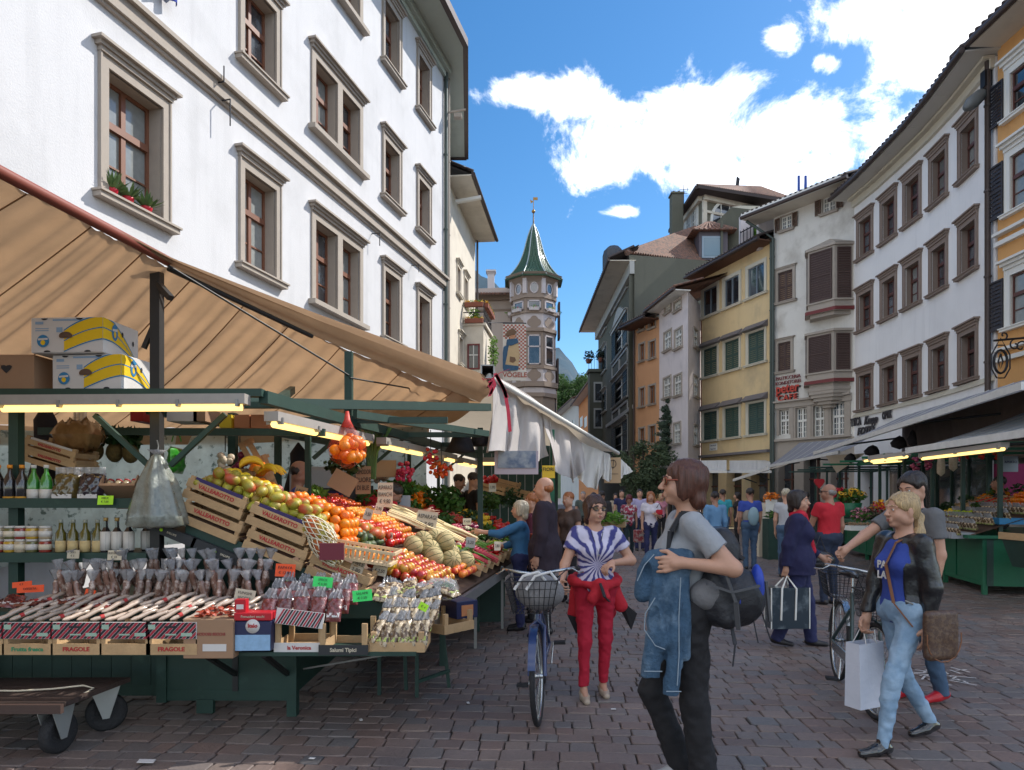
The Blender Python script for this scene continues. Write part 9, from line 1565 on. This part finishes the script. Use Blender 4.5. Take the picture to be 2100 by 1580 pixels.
for(px,Y,z,m,lb)in((1274,17.2,.95,cmat('cream_tote',(.45,.42,.36)),'cream shoulder bag of the woman in plaid'),(1352,15.6,1.2,REDC,'small red purse held by the ginger haired woman'),(1310,16.2,.62,mat('patterned_bag',(.35,.05,.06),.6,col2=(.5,.45,.4),c2s=12),'patterned shopping bag between the two walking women')):t=thing('hand_bag',lb,'bag',(XA(px,Y),Y,z));MB().box((0,0,0),(.24,.12,.3)if z<1.1 else(.14,.06,.12),bev=.02).build('bag_body',m,t);MB().tube([(-.06,0,.1),(0,0,.42 if z<1.1 else .2),(.06,0,.1)],.01,5).build('strap',BLKI,t)
# ================================================================= BICYCLES
CHR=mat('chrome',(.45,.46,.46),.22,metal=.9);WIRE=mat('basket_wire',(.03,.03,.035),.4,metal=.5)
def bicycle(lab,loc,rz,fm,lean=0.0,steer=0.0,basket='front',rad=.335):
 t=thing('bicycle',lab,'bicycle',loc);t.rotation_euler=Euler((0,lean,R(rz)),'XYZ');HB_=Vc((0,.37,.98))
 S_=Matrix.Translation((0,.40,0))@Matrix.Rotation(R(steer),4,'Z')@Matrix.Translation((0,-.40,0))
 for nm,y,T in(('front',.54,S_),('rear',-.52,Matrix.Identity(4))):
  w=obj('wheel',None,t);w.matrix_local=T@Matrix.Translation((0,y,rad))@Matrix.Rotation(R(90),4,'Y');MB().tube([(rad*.955*math.cos(a),rad*.955*math.sin(a),0)for a in[k*math.pi/22 for k in range(44)]],.019,8,closed=True).build('tyre',RUB,w);MB().tube([(rad*.89*math.cos(a),rad*.89*math.sin(a),0)for a in[k*math.pi/22 for k in range(44)]],.011,6,closed=True).build('rim',CHR,w);mb=MB()
  for k in range(28):a=k*math.pi/14;b=a+(.5 if k%2 else-.5);mb.bar((.02*math.cos(b),.02*math.sin(b),.02*(-1)**k),(rad*.88*math.cos(a),rad*.88*math.sin(a),0),.0025)
  mb.build('spokes',CHR,w);MB().lathe([(.018,-.04),(.018,.04)],10).build('hub',CHR,w)
  f=MB();f.grid(lambda u,v:T@Vc(((v-.5)*.05,y+(rad+.022)*math.cos(R(20 if nm=='front' else 30)+u*R(150)),rad+(rad+.022)*math.sin(R(20 if nm=='front' else 30)+u*R(150)))),18,3,thick=.002);f.build('fender',fm if nm=='front' else CHR,t)
 def tb(name,segs,r,m,T=None):
  mb=MB();[mb.tube([(T@Vc(p))if T else p for p in s_],r,8)for s_ in segs];return mb.build(name,m,t)
 tb('frame',[[(0,.36,.86),(0,.33,.74)],[(0,.345,.80),(0,-.02,.42),(0,-.08,.29)],[(0,.335,.72),(0,.1,.35),(0,-.08,.27)],[(0,-.18,.80),(0,-.08,.27)],[(.02,-.08,.27),(.06,-.52,rad)],[(-.02,-.08,.27),(-.06,-.52,rad)],[(.01,-.16,.66),(.06,-.52,rad)],[(-.01,-.16,.66),(-.06,-.52,rad)]],.016,fm)
 tb('fork',[[(0,.36,.88),(0,.40,.70)],[(0,.40,.70),(.05,.42,.66),(.055,.54,rad)],[(0,.40,.70),(-.05,.42,.66),(-.055,.54,rad)]],.014,fm,S_)
 tb('handlebar',[[(0,.37,.86),(0,.33,1.02)],[(.29,.10,1.03),(.26,.22,1.05),(.12,.36,1.04),(0,.34,1.02),(-.12,.36,1.04),(-.26,.22,1.05),(-.29,.10,1.03)]],.012,CHR,S_);tb('grip',[[(.29,.08,1.03),(.277,.19,1.045)]],.018,RUB,S_);tb('grip',[[(-.29,.08,1.03),(-.277,.19,1.045)]],.018,RUB,S_)
 tb('brake_lever',[[(.25,.24,1.05),(.3,.24,1.02),(.33,.14,1.01)],[(-.25,.24,1.05),(-.3,.24,1.02),(-.33,.14,1.01)]],.006,CHR,S_);tb('brake_cable',[[(.22,.28,1.05),(.15,.5,1.0),(.02,.42,.8)],[(-.22,.28,1.05),(-.12,.5,.98),(0,.42,.75)]],.004,RUB,S_)
 mb=MB();mb.lathe([(0,-.02),(.05,-.02),(.06,.0),(.03,.02),(0,.02)],12,M=Matrix.Translation((0,.40,.80))@Matrix.Rotation(R(-90),4,'X'));mb.build('headlamp',CHR,t)
 tb('seat_post',[[(0,-.18,.78),(0,-.2,.93)]],.013,CHR);b=SDF([-.15,-.4,.85],[.15,.1,1.05],.01);b.ell((0,-.27,.95),(.095,.09,.03),k=.03);b.cap((0,-.25,.955),(0,-.06,.945),.035,.02,.04);obj('saddle',b.mesh('saddle',LEA),t)
 tb('crank',[[(.08,-.08,.27),(.10,-.02,.12)],[(-.08,-.08,.27),(-.10,-.14,.42)]],.009,CHR);MB().box((.15,-.02,.12),(.09,.07,.02)).build('pedal',RUB,t);MB().box((-.15,-.14,.42),(.09,.07,.02)).build('pedal',RUB,t);MB().box((.055,-.28,.30),(.012,.5,.09),bev=.01).build('chain_guard',CHR,t)
 def bsk(y,z,w0,w1,d,h,T=None):
  g=t if T is None else t;mb=MB();q=lambda x,yy,zz:(T@Vc((x,yy,zz)))if T else Vc((x,yy,zz));n=9
  for k in range(n+1):
   f=-1+2*k/n
   for sy in(-1,1):mb.bar(q(f*w0,y+sy*d*.8,z),q(f*w1,y+sy*d,z+h),.0035);mb.bar(q(sy*w0,y+f*d*.8,z),q(sy*w1,y+f*d,z+h),.0035);mb.bar(q(f*w0,y-d*.8,z),q(f*w0,y+d*.8,z),.0035)if sy>0 else None
  for k in range(5):e=k/4;W_,D_=w0+(w1-w0)*e,d*(.8+.2*e);c=[q(-W_,y-D_,z+h*e),q(W_,y-D_,z+h*e),q(W_,y+D_,z+h*e),q(-W_,y+D_,z+h*e)];[mb.bar(c[i],c[(i+1)%4],.0035 if k<4 else .008)for i in range(4)]
  mb.build('basket',WIRE,t)
 if basket=='front':bsk(.60,.80,.13,.18,.13,.22,S_)
 else:bsk(.58,.72,.13,.17,.12,.2,S_);bsk(-.55,.72,.12,.17,.15,.2)
 tb('rear_rack',[[(.05,-.25,.70),(.05,-.72,.70),(-.05,-.72,.70),(-.05,-.25,.70)],[(.05,-.6,.7),(.06,-.52,rad)],[(-.05,-.6,.7),(-.06,-.52,rad)]],.006,CHR)
 return t
bk=bicycle('blue city bicycle with a full wire basket, front wheel towards the camera',(.235,5.30,0),176,mat('blue_metallic_paint',(.018,.04,.13),.3,coat=.8),lean=R(2),steer=-4)
bg=thing('basket_bag','grey canvas bag with white rope handles in the front basket of the blue bicycle','bag',bk.location,bk.rotation_euler.z);blob(bg,'bag_body',mat('grey_canvas_bag',(.20,.19,.19),.8,bump=.4,col2=(.07,.09,.14),c2s=3.5,c2t=(.5,.6)),lambda b:b.ell((0,.60,.93),(.17,.12,.12),k=0),[-.3,.35,.7],[.3,.85,1.15],.01,.012,(9,9,9));[MB().tube([(-.10+x,.66,1.0),(-.04+x,.70,1.08),(.06+x,.70,1.05),(.12+x,.72,.96)],.011,6).build('rope_handle',CARDW,bg)for x in(-.03,.05)]
bicycle('chrome and dark green town bicycle with wire baskets held by the person in grey',(2.70,5.42,0),166,mat('dark_teal_paint',(.02,.05,.05),.3,coat=.8),lean=R(-3),steer=8,basket='both',rad=.34)
